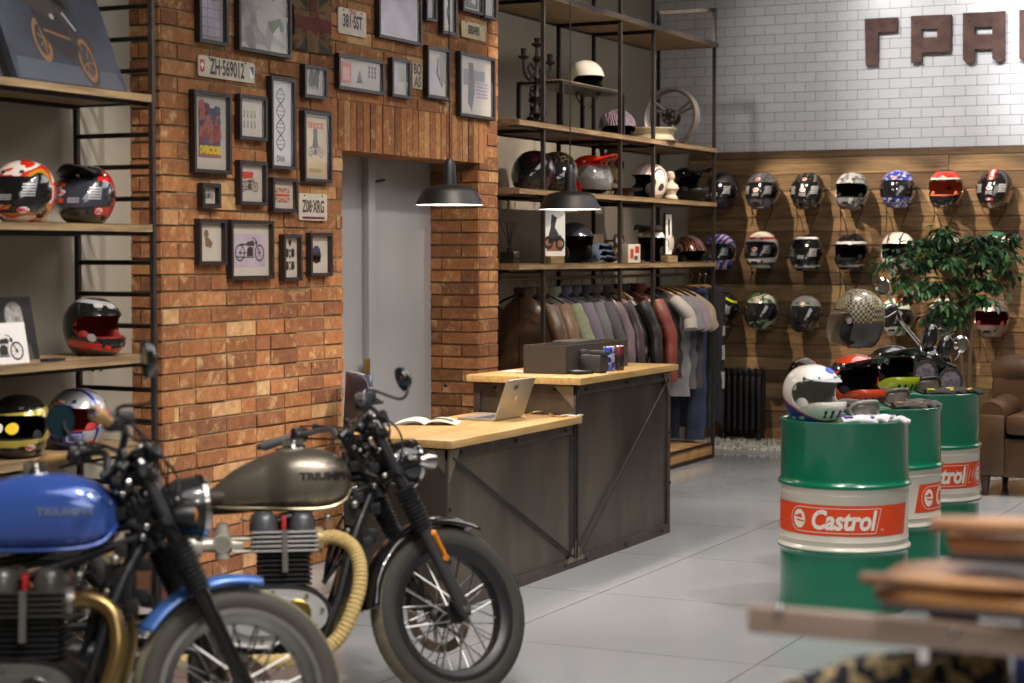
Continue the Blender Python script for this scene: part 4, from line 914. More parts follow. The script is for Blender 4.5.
def b2(m,F,w,h): poly(m,F,[(-.03,-h*.3),(.03,-h*.3),(.012,-h*.1),(.0,h*.2),(-.014,-h*.1)],0)
framed('small cream card with a dark motif behind the folded denim',599,262,.19,.21,-5.6,cream,b2,[clr(50,44,44)],cream,0,False,'card')
# goggles
p=sx(615,262,-5.38,Z4); r_=thing('riding_goggles','brown riding goggles resting on a small tan stand on the lower alcove shelf','goggles',p)
m=MB(); m.lathe([(.0001,0),(.06,0),(.05,.03),(.02,.05),(.018,.11),(.035,.125),(.0001,.13)],16); obj('stand',m,bone,r_)
m=MB()
for s in(-1,1): m.torus((.03,s*.045,.165),.036,.011,'x',20,8)
m.path([(.03,-.015,.17),(.04,0,.175),(.03,.015,.17)],.008,8); m.path(spline([(.03,-.08,.165),(-.04,-.07,.16),(-.07,0,.155),(-.04,.07,.16),(.03,.08,.165)],6),.012,8,flat=.4); obj('goggle_frame',m,bronze,r_)
m=MB()
for s in(-1,1): m.disc((.03,s*.045,.165),.03,16,'x')
obj('lens',m,mat('lens_grey',(150,150,156),.08,coat=1),r_)
p=sx(631,264,-5.26,Z4); r_=thing('gift_box','small white box with red printed figures at the front of the lower alcove shelf','box',p,(0,0,R(-14)))
m=MB(); m.box(-.05,.03,-.075,.075,0,.135,bev=.002); obj('carton',m,mat('carton_white',(206,196,180),.6),r_); m=MB(); F3=lambda u,v:(.0312,u,v); rc(m,F3,-.05,-.01,.03,.10,0); rc(m,F3,.01,.06,.07,.12,0); rc(m,F3,.0,.04,.02,.05,1); obj('print',m,[clr(176,60,44),clr(70,66,70)],r_)
p=sx(655,263,-5.4,Z4)
helmet('white open-face helmet with raised black peak, lower alcove shelf','jet',p,camhead(p,-30),mat('pearl_white',(196,190,182),.14,coat=1),'helmets on the alcove shelves',peak=mat('peak_black3',(26,22,24),.4),size=1.12)
def b3(m,F,w,h): poly(m,F,[(-.01,h*.36),(.012,h*.36),(.016,0),(-.01,-.02)],0); ring(m,F,0,-h*.25,.016,.008,1,12,0)
framed('narrow black-framed print on a wood block, lower alcove shelf',669,262,.10,.33,-5.27,frame_m,b3,[K],white_ink,-14)
p=sx(688,262,-5.42,Z4)
helmet('black half helmet with orange streaks, right end of the lower alcove shelf','half',Vector((p.x,p.y,p.z-.066)),camhead(p,40),paint('orange_streak',[(24,20,20),(150,70,44),(24,20,20),(168,110,84),(24,20,20)],'swirl',scale=8,distort=5,seed=5),'helmets on the alcove shelves',size=1.1)

# ================================================================ CLOTHES ON THE RAIL
hang_wood=wood('hanger_wood',(150,112,66),(196,156,104),6,(10,1,10))
def hanger(root,wooden=True,w=.2):
    m=MB(); m.path(spline([(0,0,-.005),(.0,0,.055),(.014,0,.075),(.0,0,.098),(-.016,0,.082)],5),[.0035]*21,6); obj('hook',m,mat('steel_wire',(150,146,140),.3,.9),root)
    m=MB(); m.path(spline([(-w,0,-.075),(-w*.5,0,-.03),(0,0,-.005),(w*.5,0,-.03),(w,0,-.075)],5),[.013]*21,8,flat=.6); obj('hanger',m,hang_wood if wooden else _d2,root)
def garment(kind,label,y,col,cat='jacket',group='garments on the alcove rail',L_=.68,rz=0,sleeve=None,wd=1,mt=None,col2=None,wooden=True,x=None,narrow=1):
    root=thing(kind,label,cat,(x if x is not None else RAILX,y,RAILZ-.09),(0,0,R(rz)),group); M_=mt
    root.scale=(narrow,1,1)
    hanger(root,cat!='jacket',.2*wd)
    rr_=random.Random(int(y*1000)); ph=rr_.random()*6
    if cat in('jacket','t-shirt','vest','shirt'):
        def body(u,v):
            a=2*PI*u; z=-.005-v*L_
            sh=min(1,v*9); w=lerp(.085,.222,sh**.5) if v<.111 else lerp(.222,.232,min(1,(v-.11)*2.2))
            w*=wd; t=lerp(.045,.07,sh) if v<.18 else .075+.015*sin(v*3+ph); drop=.075*max(0,1-v*6)*0
            wr=.010*sin(a*5+ph+v*5)*min(1,v*3)+.008*sin(v*23+a*2+ph)*min(1,v*2)
            px=(w+wr)*math.copysign(abs(cos(a))**.8,cos(a)); zz=z-.15*(abs(px)/.22)**1.35*max(0,1-v*1.4)*(1 if v<.7 else 0)
            return (px,(t+wr*1.4)*math.copysign(abs(sin(a))**.9,sin(a)),zz)
        m=MB(); m.grid(body,40,30,closeu=True); obj('body',m,M_,root)
        sl=sleeve or (.6 if cat!='t-shirt' else .22)
        if cat!='vest':
            for s in(-1,1):
                n=12; pts=[(s*wd*(.175+.085*sin(min(1,i/n*2.0)*PI/2)+.055*i/n),.015*sin(i*.7+ph),-.105-sl*i/n) for i in range(n+1)]
                m=MB(); m.path(pts,[(lerp(.072,.05,i/n)+.005*sin(i*2.1+ph)) if sl>.3 else lerp(.062,.070,i/n) for i in range(n+1)],14,flat=.8); obj('sleeve',m,col2 if col2 and cat=='t-shirt' else M_,root)
        if cat in('jacket','shirt'):
            m=MB(); m.lathe([(.072,-.03),(.082,0),(.078,.032),(.07,.034),(.072,0),(.062,-.03)],24,c=(0,0,0)); 
            m.v=[(x_,y_*.72,z_) for x_,y_,z_ in m.v]; obj('collar',m,M_,root)
            m=MB(); m.lathe([(.0001,.018),(.068,.02)],20); m.v=[(x_,y_*.7,z_) for x_,y_,z_ in m.v]; obj('neck_disc',m,_d2,root)  # flat black disc set across the neck opening
            m=MB(); m.path([(.0,-.082-.0*i,-.04-i*.06) for i in range(int(L_/.06))],.004,6); obj('zip',m,black_steel if cat=='jacket' else M_,root)
            m=MB(); m.box(-.018,.018,-.058,-.054,-.03,-.005); obj('neck_label',m,_d2,root)
    elif cat=='trousers':
        for s in(-1,1):
            def leg(u,v,s=s):
                a=2*PI*u; w=lerp(.105,.085,v); t=lerp(.055,.045,v); wr=.006*sin(a*3+ph+v*9)+.005*sin(v*31+ph)*(.3+v)
                return (s*lerp(.098,.112,v)+(w+wr)*cos(a),(t+wr)*sin(a)+.01*sin(v*4+ph)*s,-.04-v*L_)
            m=MB(); m.grid(leg,26,34,closeu=True); obj('leg',m,M_ if not col2 else [M_],root)
        m=MB(); m.grid(lambda u,v:((.205)*cos(2*PI*u),.062*sin(2*PI*u),-.02-.05*v),30,2,closeu=True); obj('waistband',m,M_,root,solid=.006)
        if col2:
            m=MB()
            for z0,z1 in((-.34,-.42),(-.50,-.62),(-.72,-.86)):
                for s in(-1,1): m.grid(lambda u,v,z0=z0,z1=z1,s=s:(s*.105+(.105)*cos(PI+PI*1.0*u),-.004+.058*sin(PI+PI*u),lerp(z0,z1,v)),12,4)
            obj('stripe',m,col2,root)
    return root
leather=lambda n,c,r_=.38,v=.25: mat(n,c,r_,0,var=v,scale=5,bump=.45,bscale=14,coat=.15)
cloth=lambda n,c,v=.1: mat(n,c,.92,0,var=v,scale=4,bump=.3,bscale=18)
gy=lambda px:atX(px,285,RAILX).y
G=[('leather_jacket','dark brown leather jacket, first on the alcove rail next to the bricks',525,leather('choc_leather',(84,60,42)),'jacket',{}),
('leather_jacket','tan brown leather jacket, second on the rail partly behind the steel post',537,leather('tan_leather',(112,84,56)),'jacket',{}),
('fabric_jacket','pale green camouflage jacket, third garment on the rail',550,mat('camo_green',(116,120,94),.9,col2=(146,146,128),scale=9,bump=.3),'jacket',{}),
('fabric_jacket','mauve grey jacket with arm badge, right of the pale green one',561,cloth('mauve',(98,90,104)),'jacket',{}),
('fabric_jacket','charcoal grey fabric jacket, fifth garment on the rail',571,cloth('charcoal',(84,84,88)),'jacket',{}),
('fabric_jacket','dark slate jacket with high collar, sixth garment on the rail',582,cloth('slate',(66,62,70)),'jacket',{}),
('leather_jacket','dusky plum leather jacket, just left of the second steel post',592,leather('plum_leather',(98,82,88),.45),'jacket',{}),
('leather_jacket','very dark purple-brown leather jacket with shiny sleeve behind the black box',602,leather('dark_plum',(60,50,54),.28),'jacket',{}),
('riding_vest','tan vest on a pale wooden hanger, low between the jackets and the second post',613,cloth('tan_vest',(150,120,84)),'vest',dict(wd=.8)),
('leather_jacket','black leather jacket, left neighbour of the red jacket',620,leather('black_leather',(34,32,34),.35),'jacket',{}),
('leather_jacket','rust red leather jacket, the only red garment on the rail',637,leather('red_leather',(108,48,38),.5),'jacket',dict(rz=-8)),
('t_shirt','white and black t-shirt right of the red leather jacket',653,cloth('offwhite_tee',(40,36,40)),'t-shirt',dict(L_=.7,col2=cloth('tee_white',(156,150,146)))),
('t_shirt','light grey long t-shirt, third steel post in front of it',661,cloth('grey_tee',(112,112,116)),'t-shirt',dict(L_=.85)),
('t_shirt','dark grey t-shirt between the light grey and the beige ones',668,cloth('dgrey_tee',(82,80,86)),'t-shirt',dict(L_=.8,col2=cloth('pale_mauve',(130,120,128)))),
('t_shirt','beige-sleeved dark t-shirt, last shirt before the trousers',675,cloth('dk_tee',(60,56,62)),'t-shirt',dict(L_=.8,col2=cloth('tee_beige',(150,136,120)))),
('denim_jeans','long navy blue jeans hanging to the plinth, nearest of the trousers',683,mat('navy_denim',(44,52,76),.92,var=.2,scale=4,bump=.4,bscale=16),'trousers',dict(L_=1.2)),
('denim_jeans','dark blue-grey jeans behind the navy pair',691,mat('slate_denim',(58,64,76),.92,var=.2,scale=4,bump=.4,bscale=16),'trousers',dict(L_=1.12)),
('riding_trousers','black riding trousers left of the last steel post',699,cloth('black_cloth',(40,40,46)),'trousers',dict(L_=1.08)),
('riding_trousers','black riding trousers with pale grey bands, last on the rail against the plank wall',705,cloth('black_cloth2',(36,36,40)),'trousers',dict(L_=1.12,col2=cloth('pale_band',(176,172,176)),narrow=.85)),
]
for k,l,px,mt_,cat,kw in G: garment(k,l,gy(px),None,cat,mt=mt_,**kw)
# ================================================================ HELMET WALL
steel=mat('bright_steel',(160,160,162),.25,.95)
g_='helmets on the plank wall'
W=lambda n,c,st='noise',**k: paint('hw_'+n,c,st,**k)
film=mat('visor_film',(20,20,23),.10,coat=1)
blk=(22,22,24); wht=(214,210,204); gry=(120,120,124); red=(186,32,30); blu=(44,66,170); grn=(60,130,80)
HW=[ # px,py,label,kind,shell,visor,liner,stickers,strap
(722,190,'matt black full-face helmet with a taped visor, first of the top row','full',mat('hw_matt',(36,36,40),.5),film,None,[],0),
(763,190,'silver grey full-face helmet with a badge on its brow, second of the top row','full',W('a',[gry,(60,60,64),gry,(84,84,88)],'swirl',scale=3,metal=.3),film,None,[1],.16),
(808,190,'black and bronze full-face helmet with brow badge, third of the top row','full',W('b',[(30,28,28),(96,88,74),(30,28,28)],'swirl',scale=3,seed=2),film,None,[1],.2),
(852,190,'silver full-face helmet with grey flakes and open black port, fourth of the top row','full',W('c',[(176,176,178),(120,120,124),(186,186,188)],'noise',scale=14,metal=.3),None,None,[],.24),
(898,188,'blue and white swirled full-face helmet, fifth of the top row','full',W('d',[(150,160,190),(50,60,170),(170,180,206),(44,50,150)],'noise',scale=11,distort=1.2),clear_visor,None,[1],.22),
(946,188,'black full-face helmet with red crown and orange lined port, sixth of the top row','full',W('e',[(24,22,24),(24,22,24),(196,186,180),(190,50,44),(24,22,24)],'z',stops=[0,.1,.73,.77,.93]),None,mat('pad_orange',(186,92,62),.85),[1],.14),
(995,188,'black full-face helmet with red and white centre stripe, last of the top row','full',W('f',[(226,220,214),(200,52,44),(28,28,30)],'ax',stops=[0,.08,.2]),None if 0 else film,None,[1],.1),
(719.5,251,'union flag painted full-face helmet, first of the middle row beside the steel post','full',W('g',[(54,84,190),(214,210,210),(190,40,40),(214,210,210),(40,60,160)],'swirl',scale=4,distort=3,rot=(0,30,0)),film,None,[],.1),
(762,249,'white, red and grey full-face helmet with a taped visor, second of the middle row','full',W('h',[wht,(96,90,90),wht,(176,60,54),wht],'z',stops=[0,.08,.16,.78,.84]),film,None,[1],.12),
(807,252,'black full-face helmet edged in white lines, third of the middle row','full',W('i',[blk,(200,200,202),blk,blk,(200,200,202),blk],'z',stops=[0,.1,.17,.6,.86,.92]),film,None,[],0),
(851.5,251,'black open-port full-face helmet with a white brow band, fourth of the middle row','full',W('j',[blk,(170,170,170),blk,blk,(210,208,204),blk],'z',stops=[0,.1,.16,.6,.7,.77]),None,None,[],.26),
(898,250,'white full-face helmet with two black crown stripes, fifth of the middle row','full',W('k',[wht,wht,(40,40,40),wht],'ax',stops=[0,.28,.33,.42]),None,None,[],0),
(945,250,'white helmet with black flames behind the plant leaves, sixth of the middle row','full',W('l',[wht,(40,36,40),wht,(190,80,70)],'noise',scale=9,seed=4),clear_visor,None,[],0),
(996,250,'white helmet with green crown band behind the plant, last of the middle row','full',W('m',[(80,78,80),wht,(50,104,84)],'z',stops=[0,.5,.86]),film,None,[],.1),
(722,309,'black, grey and fluorescent yellow helmet, first of the bottom row beside the hanging trousers','full',W('n',[(170,168,172),blk,blk,(206,214,50),blk],'z',stops=[0,.2,.6,.82,.86],rot=(0,30,0)),film,None,[],.1),
(762,310,'grey and green helmet with dark port, second of the bottom row','full',W('o',[(90,130,60),blk,(150,160,140),(70,84,66),(190,190,184)],'noise',scale=10,seed=3),clear_visor,None,[1],0),
(806,313,'dark grey full-face helmet, third of the bottom row','full',W('p',[(30,30,32),(40,40,42),(110,110,112)],'z',stops=[0,.3,.66]),clear_visor,None,[1],0),
(896,316,'green, white and red full-face helmet behind the chrome mirror, bottom row','full',W('q',[(190,50,44),(214,210,204),(60,130,84),(214,206,200),(196,70,50)],'noise',scale=6,seed=6),clear_visor,None,[],0),
(945,316,'dark patterned helmet with a red mark, bottom row behind the plant stem','full',W('r',[(60,64,60),(180,180,176),(60,80,66)],'noise',scale=14,seed=8),clear_visor,None,[1],0),
(992,317,'bare metal grey full-face helmet with wine red lining, bottom row at the right edge','full',mat('hw_bare',(132,118,112),.3,.5,var=.2,scale=9),None,mat('pad_wine',(110,28,44),.85),[],.2),
]
HX=BY-.22
for px_,py_,lb,kd,sh,vi,li,stk,strap_ in HW:
    p=atY(px_,py_,HX); sz=1.12
    h=helmet(lb,kd,(p.x,HX,p.z-.135*sz*1.1),-90+rnd.uniform(-5,3),sh,g_,visor=vi,liner=li,size=sz,zs=1.1,stickers=([(0,.205,.05,.026,'BELL'),(0,.132,.06,.03,'BELL')] if (stk and vi is film) else ([(0,.20,.05,.026,'BELL')] if stk else [])),strap=strap_*.6)

    # wall peg behind the helmet
    r_=thing('wall_peg','short dark peg carrying one helmet on the plank wall','peg',(p.x,BY-.045,p.z+.0),group='pegs carrying the helmets on the plank wall')
    m=MB(); m.tube((0,0,0),(0,-.10,0),.012,n=10); obj('pin',m,black_steel,r_); m=MB(); m.tube((0,.004,0),(0,-.012,0),.04,n=18); obj('plate',m,black_steel,r_)
    if strap_>.11:
        x0=p.x-.10; m=MB(); m.path(spline([(x0,HX-.02,p.z-.11),(x0+.004,HX+.01,p.z-.16-strap_*.5),(x0-.012,HX+.02,p.z-.15-strap_)],6),.009,6,flat=.3)
        o=obj('hanging_strap',m,strap_m); o.parent=h; o.matrix_parent_inverse=(Matrix.LocRotScale(h.location,h.rotation_euler,h.scale)).inverted()
# low red and black helmet seen just above the white helmet on the barrel
p=atY(805,372,BY-.35)
helmet('red and black helmet low by the wall, peeping over the white helmet on the barrel','full',(p.x,BY-.35,p.z-.16),-100,W('s',[blk,(190,50,36),blk,(200,196,190)],'noise',scale=7,seed=9),g_,visor=clear_visor,size=1.1)
r_=thing('stool','small dark stool under the red and black helmet by the plank wall','stool',(p.x,BY-.35,0)); h0=p.z-.162
m=MB(); m.lathe([(.0001,h0),(.17,h0),(.18,h0-.015),(.17,h0-.03),(.0001,h0-.03)],28); obj('seat',m,black_steel,r_)
for k in range(3): t=k*2*PI/3; m=MB(); m.tube((.11*cos(t),.11*sin(t),h0-.03),(.2*cos(t),.2*sin(t),.0),.012,n=8); obj('leg',m,black_steel,r_)
# radiator
ca=atY(722,368,BY-.16); cb_=atY(764,368,BY-.16); zt=ca.z; zb=.13
r_=thing('radiator','black cast-iron column radiator on the gravel below the helmets','radiator',((ca.x+cb_.x)/2,BY-.16,.02)); w=(cb_.x-ca.x); n=7
for i in range(n):
    x=-w/2+w*(i+.5)/n; m=MB()
    for y in(-.055,.055): m.path(spline([(x,y,.10),(x,y,.3),(x,y,zt-.12),(x,y*.5,zt-.04)],4),[.024]*13,10)
    m.sphere((x,0,zt-.06),(w/n*.46,.09,.05),12,8); m.sphere((x,0,.10),(w/n*.46,.09,.05),12,8)
    if i in(0,n-1): m.tube((x,-.04,.08),(x,-.05,0),.018,n=8); m.tube((x,.04,.08),(x,.05,0),.018,n=8)
    obj('column',m,mat('radiator_black',(30,28,30),.45),r_)
# ================================================================ COUNTERS
CX=-4.0; CY0,CY1,CY2=7.60,9.04,10.42; CB=-4.95
iron_panel=mat('raw_steel_panel',(86,79,74),.34,.8,scale=1.6,col2=(122,114,104),stretch=(2.2,2.2,.7),bump=.03)
angle=mat('rusty_angle',(82,72,68),.5,.5,var=.25,scale=12)
galv=mat('bare_gusset',(140,132,118),.45,.7)
def counter(label,y0,y1,h,brace,back,endpanel=True):
    r_=thing('shop_counter',label,'counter',(CX,y0,0)); L_=y1-y0; bk_=back-CX; t=.012
    m=MB(); m.box(bk_,-.03,.03,L_-.02,.02,h-.05); obj('body',m,iron_panel,r_)
    m=MB(); tt=.036; m.box(bk_-.02,.022,-.03,L_+(.03 if h>.9 else -.001),h-tt,h,bev=.003); obj('worktop',m,oak_top,r_)
    a=.055; z1=h-tt-.002
    m=MB(); m.box(-.03,-.018,0,L_,0.0,a); m.box(-.03,-.018,0,L_,z1-a,z1); m.box(-.03,-.017,0,a*.7,0,z1); m.box(-.03,-.017,L_-a*.7,L_,0,z1); obj('front_frame',m,angle,r_)
    m=MB(); m.box(bk_,-.02,.018,.03,0,a); m.box(bk_,-.02,.018,.03,z1-a,z1); m.box(-.02-a*.7,-.018,.017,.03,0,z1); m.box(bk_,bk_+a*.7,.017,.03,0,z1); obj('end_frame',m,angle,r_)
    zlo,zhi=.06,z1-.05
    m=MB(); p,q=(((-.014,.05,zhi),(-.014,L_-.03,zlo)) if brace>0 else ((-.014,.04,zlo),(-.014,L_-.05,zhi))); m.tube(p,q,.007,n=8); m.tube((-.014,L_-.02 if brace>0 else .012,.05),(-.014,L_-.02 if brace>0 else .012,z1),.006,n=8); obj('brace_rod',m,_d2,r_)
    m=MB()
    for (yy,zz) in((p[1],p[2]),(q[1],q[2])): 
        dy=.07 if yy<L_/2 else -.07; dz_=-.11 if zz>h/2 else .08; m.prism([(yy-dy*.6,zz-dz_*.35),(yy+dy,zz-dz_*.35),(yy-dy*.6,zz+dz_)],-.017,-.0135,'x')
    m.prism([(-.03,z1-.01),(-.15,z1-.01),(-.03,z1-.13)],.0165-.001,.0172,'y') 
    obj('gusset',m,galv,r_)
    m=MB(); rr_=[(y,z1-a*.5) for y in(.13,L_*.5,L_-.13)]+[(y,a*.5) for y in(.13,L_*.5,L_-.13)]+[(a*.3,z) for z in(h*.3,h*.6)]+[(L_-a*.3,z) for z in(h*.3,h*.6)]
    for y,z in rr_: m.tube((-.017,y,z),(-.008,y,z),.011,.008,8)
    for x in(-.15,-.5,-.8):
        m.tube((x,.017,z1-a*.5),(x,.009,z1-a*.5),.011,.008,8)
    obj('bolt',m,black_steel,r_)
    return r_
counter('low oak-topped counter clad in dark bolted steel, carrying the laptop and open magazine',CY0,CY1,.80,1,-4.58)
counter('tall oak-topped counter clad in dark bolted steel, carrying the black box',CY1+.004,CY2,1.00,-1,-4.63)

# --- things on the low counter
zl=.801
def onZ(px,py,z): p=atZ(px,py,z); return Vector((p.x,p.y,z))
a,b_,c_,d_=onZ(468,420,zl),onZ(514,421,zl),onZ(508,408,zl),onZ(480,408,zl)
# laptop: screen back faces the viewer
q0,q1=onZ(494,421.5,zl),onZ(519,411.5,zl); axis=(q1-q0); W_=.31; yaw=R(88)
r_=thing('laptop','open silver laptop with its back to the shop, standing on the low counter','laptop',q0,(0,0,yaw))
m=MB(); m.box(0,W_,0,.215,0,.012,bev=.004); obj('base',m,mat('laptop_silver',(178,174,166),.35,.7),r_)
m=MB(); m.box(.02,W_-.02,.03,.125,.0122,.0128); obj('keyboard',m,mat('keys_dark',(52,54,60),.6),r_); m=MB(); m.box(.1,W_-.1,.14,.2,.0122,.0126); obj('trackpad',m,mat('pad_silver',(160,160,160),.4,.5),r_)
th=R(20); h_=.212; S_=lambda x,v,o=0:(x,-v*sin(th)-o*cos(th),.012+v*cos(th)-o*sin(th))
m=MB(); m.add([S_(0,0),S_(W_,0),S_(W_,h_),S_(0,h_),S_(0,0,.007),S_(W_,0,.007),S_(W_,h_,.007),S_(0,h_,.007)],[(0,1,2,3),(4,7,6,5),(0,4,5,1),(1,5,6,2),(2,6,7,3),(3,7,4,0)]); lid=obj('lid',m,mat('laptop_silver',(178,174,166),.35,.7),r_)
m=MB(); m.add([S_(.012,.012,-.0008),S_(W_-.012,.012,-.0008),S_(W_-.012,h_-.012,-.0008),S_(.012,h_-.012,-.0008)],[(0,1,2,3)]); obj('screen',m,mat('screen_off',(20,22,26),.1),r_)
m=MB(); F=lambda u,v:S_(W_/2-u,h_*.5+v,.0076)
poly(m,F,smooth_poly([(0,-.016),(.013,-.008),(.012,.010),(.002,.010),(-.010,.012),(-.013,-.004)],3),0); F=lambda u,v:S_(W_*.38-u,h_*.8+v,.0076)
for k in range(8): t=k*PI/4; line(m,F,(0,0),(.030*cos(t),.017*sin(t)),.006,1)
ring(m,F,0,0,.012,.012,1,12,1); obj('lid_logo',m,[mat('logo_white',(210,206,196),.3),clr(90,78,70)],lid)
# magazine
mg0=onZ(393,425,zl); r_=thing('magazine','open magazine with a dark motorcycle photograph lying on the low counter','magazine',mg0,(0,0,R(20))); r_.scale=(.74,.74,1)
def page(s):
    return lambda u,v:(.215+s*u*.215,.0+v*.27,.004+.028*math.sin(min(1,u*1.02)*PI)**.7*(1-.55*u)+.0*(v))
for s in(-1,1):
    m=MB(); m.grid(page(s),14,4); obj('page',m,mat('page_white',(226,224,218),.45),r_,solid=.006,thick_off=-1)
m=MB(); Pg=page(1)
def F(u,v): x,y,z=Pg(u/.215,v/.27); return (x,y,z+.0035)
def F2(u,v): x,y,z=page(-1)(u/.215,v/.27); return (x,y,z+.0035)
G2=lambda u,v:F(min(max(u,0),.21),v)
for i in range(6):
    for j in range(4): rc(m,G2,.03+i*.025,.055+i*.025,.05+j*.03,.08+j*.03,(i+j)%2)
for i in range(9): line(m,F2,(.03,.04+i*.02),(.1,.04+i*.02),.004,2); line(m,F2,(.1,.04+i*.02),(.18,.04+i*.02),.004,2)
obj('print',m,[clr(70,74,50),clr(104,100,76),clr(150,148,144)],r_)
# cable behind the laptop
pts=[onZ(526,415,zl+.004),onZ(535,411.8,zl+.03),onZ(546,412,zl+.004),onZ(556,416.5,zl+.004),onZ(570,415,zl+.004)]
m=MB(); m.path(spline(pts,6),.004,8); o=obj('cable',m,mat('cable_tan',(170,140,90),.5)); tag(o,'pale cable looping over the low counter behind the laptop','cable')
m=MB(); q=onZ(571,415.5,zl); m.box(-.04,.05,-.05,.05,0,.004); o=obj('white_card',m,mat('page_white',(226,224,218),.45),loc=q); tag(o,'white paper slip on the low counter against the tall counter','paper')
# --- things on the tall counter
zh=1.001
m=MB(); q0=onZ(523.5,373,zh); q1=onZ(565.5,374,zh); ln=(q1-q0).length; yaw=math.atan2((q1-q0).y,(q1-q0).x)
q2=onZ(612,366,zh)
r_=thing('storage_box','open-topped black box standing on the tall counter','box',(q0.x+.0,q0.y,zh),(0,0,0)); bw=q1.x-q0.x; bd=.0
w_=(atY(565.5,374,q0.y).x-q0.x); hh=atY(540,345.5,q0.y).z-zh; dd=.88; t=.012
m=MB(); m.box(0,w_,0,t,0,hh); m.box(0,w_,dd-t,dd,0,hh); m.box(0,t,t,dd-t,0,hh); m.box(w_-t,w_,t,dd-t,0,hh); m.box(t,w_-t,t,dd-t,0,t); obj('box_walls',m,mat('box_black',(58,52,46),.55,var=.08,scale=5),r_)
m=MB(); m.box(.05,w_-.05,.25,.6,t,hh+.015,bev=.01); obj('folded_insert',m,cloth('insert_dark',(46,44,40)),r_)
BX0=q0.x+w_
def can(label,name,px,py,r,h,m_,cat,parts=()):
    q=onZ(px,py,zh); r_=thing(name,label,cat,q); m=MB(); m.lathe([(.0001,0),(r*.92,0),(r,.006),(r,h-.008),(r*.9,h),(.0001,h)],28); obj('body',m,m_,r_); m=MB(); m.lathe([(r*.9,h),(r*.84,h+.003),(.0001,h-.002)],24); obj('lid',m,silver_foil,r_); return r_
can('blue energy drink can on the tall counter','drink_can',609,371,.033,.135,paint('can_blue',[(30,50,150),(50,80,190),(190,196,210),(40,60,170)],'noise',scale=18,seed=2,metal=.4),'can')
can('dark red and black can at the right of the blue can','drink_can',618.5,370,.033,.135,paint('can_dark',[(40,26,30),(90,30,36),(30,26,30)],'z',rough=.3),'can')
q=onZ(594,372.5,zh); r_=thing('barcode_scanner','black scanner cradle with rounded body left of the blue can','scanner',q,(0,0,R(-10)))
m=MB(); m.box(-.07,.07,-.045,.045,0,.10,bev=.018); m.box(-.085,-.05,-.03,.03,.085,.125,bev=.01); m.box(-.02,.09,-.03,.03,.10,.122,bev=.008); obj('body',m,mat('grey_plastic',(58,56,56),.5),r_); m=MB(); m.box(-.088,-.084,-.02,.02,.10,.12); obj('lens',m,silver_foil,r_)
q=onZ(575,373.5,zh); r_=thing('card_terminal','flat black device lying at the foot of the black box on the tall counter','device',q,(0,0,R(-25)))
m=MB(); m.box(-.09,.09,-.06,.06,0,.016,bev=.005); obj('body',m,_d2,r_); m=MB(); m.box(-.05,.06,-.03,.03,.0162,.017); obj('screen',m,mat('pale_screen',(150,150,156),.2),r_)
m=MB(); q=onZ(511,372,zh); m.box(-.05,.12,-.02,.10,0,.003); o=obj('paper_sheet',m,mat('page_white',(226,224,218),.45),loc=q); tag(o,'white paper sheet on the tall counter left of the black box','paper')
m=MB(); q=onZ(612,374,zh); 
# office chair behind the low counter
ch=atY(356,404,8.6); r_=thing('office_chair','dark mesh office chair behind the low counter, seen past the grey motorcycle','chair',(ch.x-.0,8.6,0),(0,0,R(-42)))
m=MB(); m.grid(lambda u,v:((u-.5)*.46*(1-.12*v),-.04*(1-(2*u-1)**2)+.02*v,.55+v*.47),12,10); obj('backrest',m,mat('chair_mesh',(54,62,86),.5),r_,solid=.02)
m=MB(); pts=[]
for k in range(33):
    t=2*PI*k/32; u=.5+.5*math.copysign(abs(cos(t))**.4,cos(t)); v=.5+.5*math.copysign(abs(sin(t))**.4,sin(t)); pts.append(((u-.5)*.46*(1-.12*v),-.04*(1-(2*u-1)**2)+.02*v,.55+v*.47))
m.path(pts,.012,8,cap=False); obj('back_frame',m,mat('chair_frame',(150,150,156),.35),r_)
m=MB(); m.box(-.20,.20,.0,.40,.44,.50,bev=.025); obj('seat',m,cloth('chair_seat',(40,40,46)),r_); m=MB(); m.path([(0,.02,.47),(0,-.03,.55),(0,-.0,.68)],.02,10); m.tube((0,.23,.10),(0,.23,.44),.026); obj('column',m,_d2,r_)
for k in range(5):
    t=k*2*PI/5; m=MB(); m.tube((0,.23,.11),(.28*cos(t),.23+.28*sin(t),.07),.02,.014,10); m.lathe([(.0001,-.012),(.027,-.012),(.027,.012),(.0001,.012)],14,c=(.28*cos(t),.23+.28*sin(t),.028),axis='x'); obj('foot',m,_d2,r_)

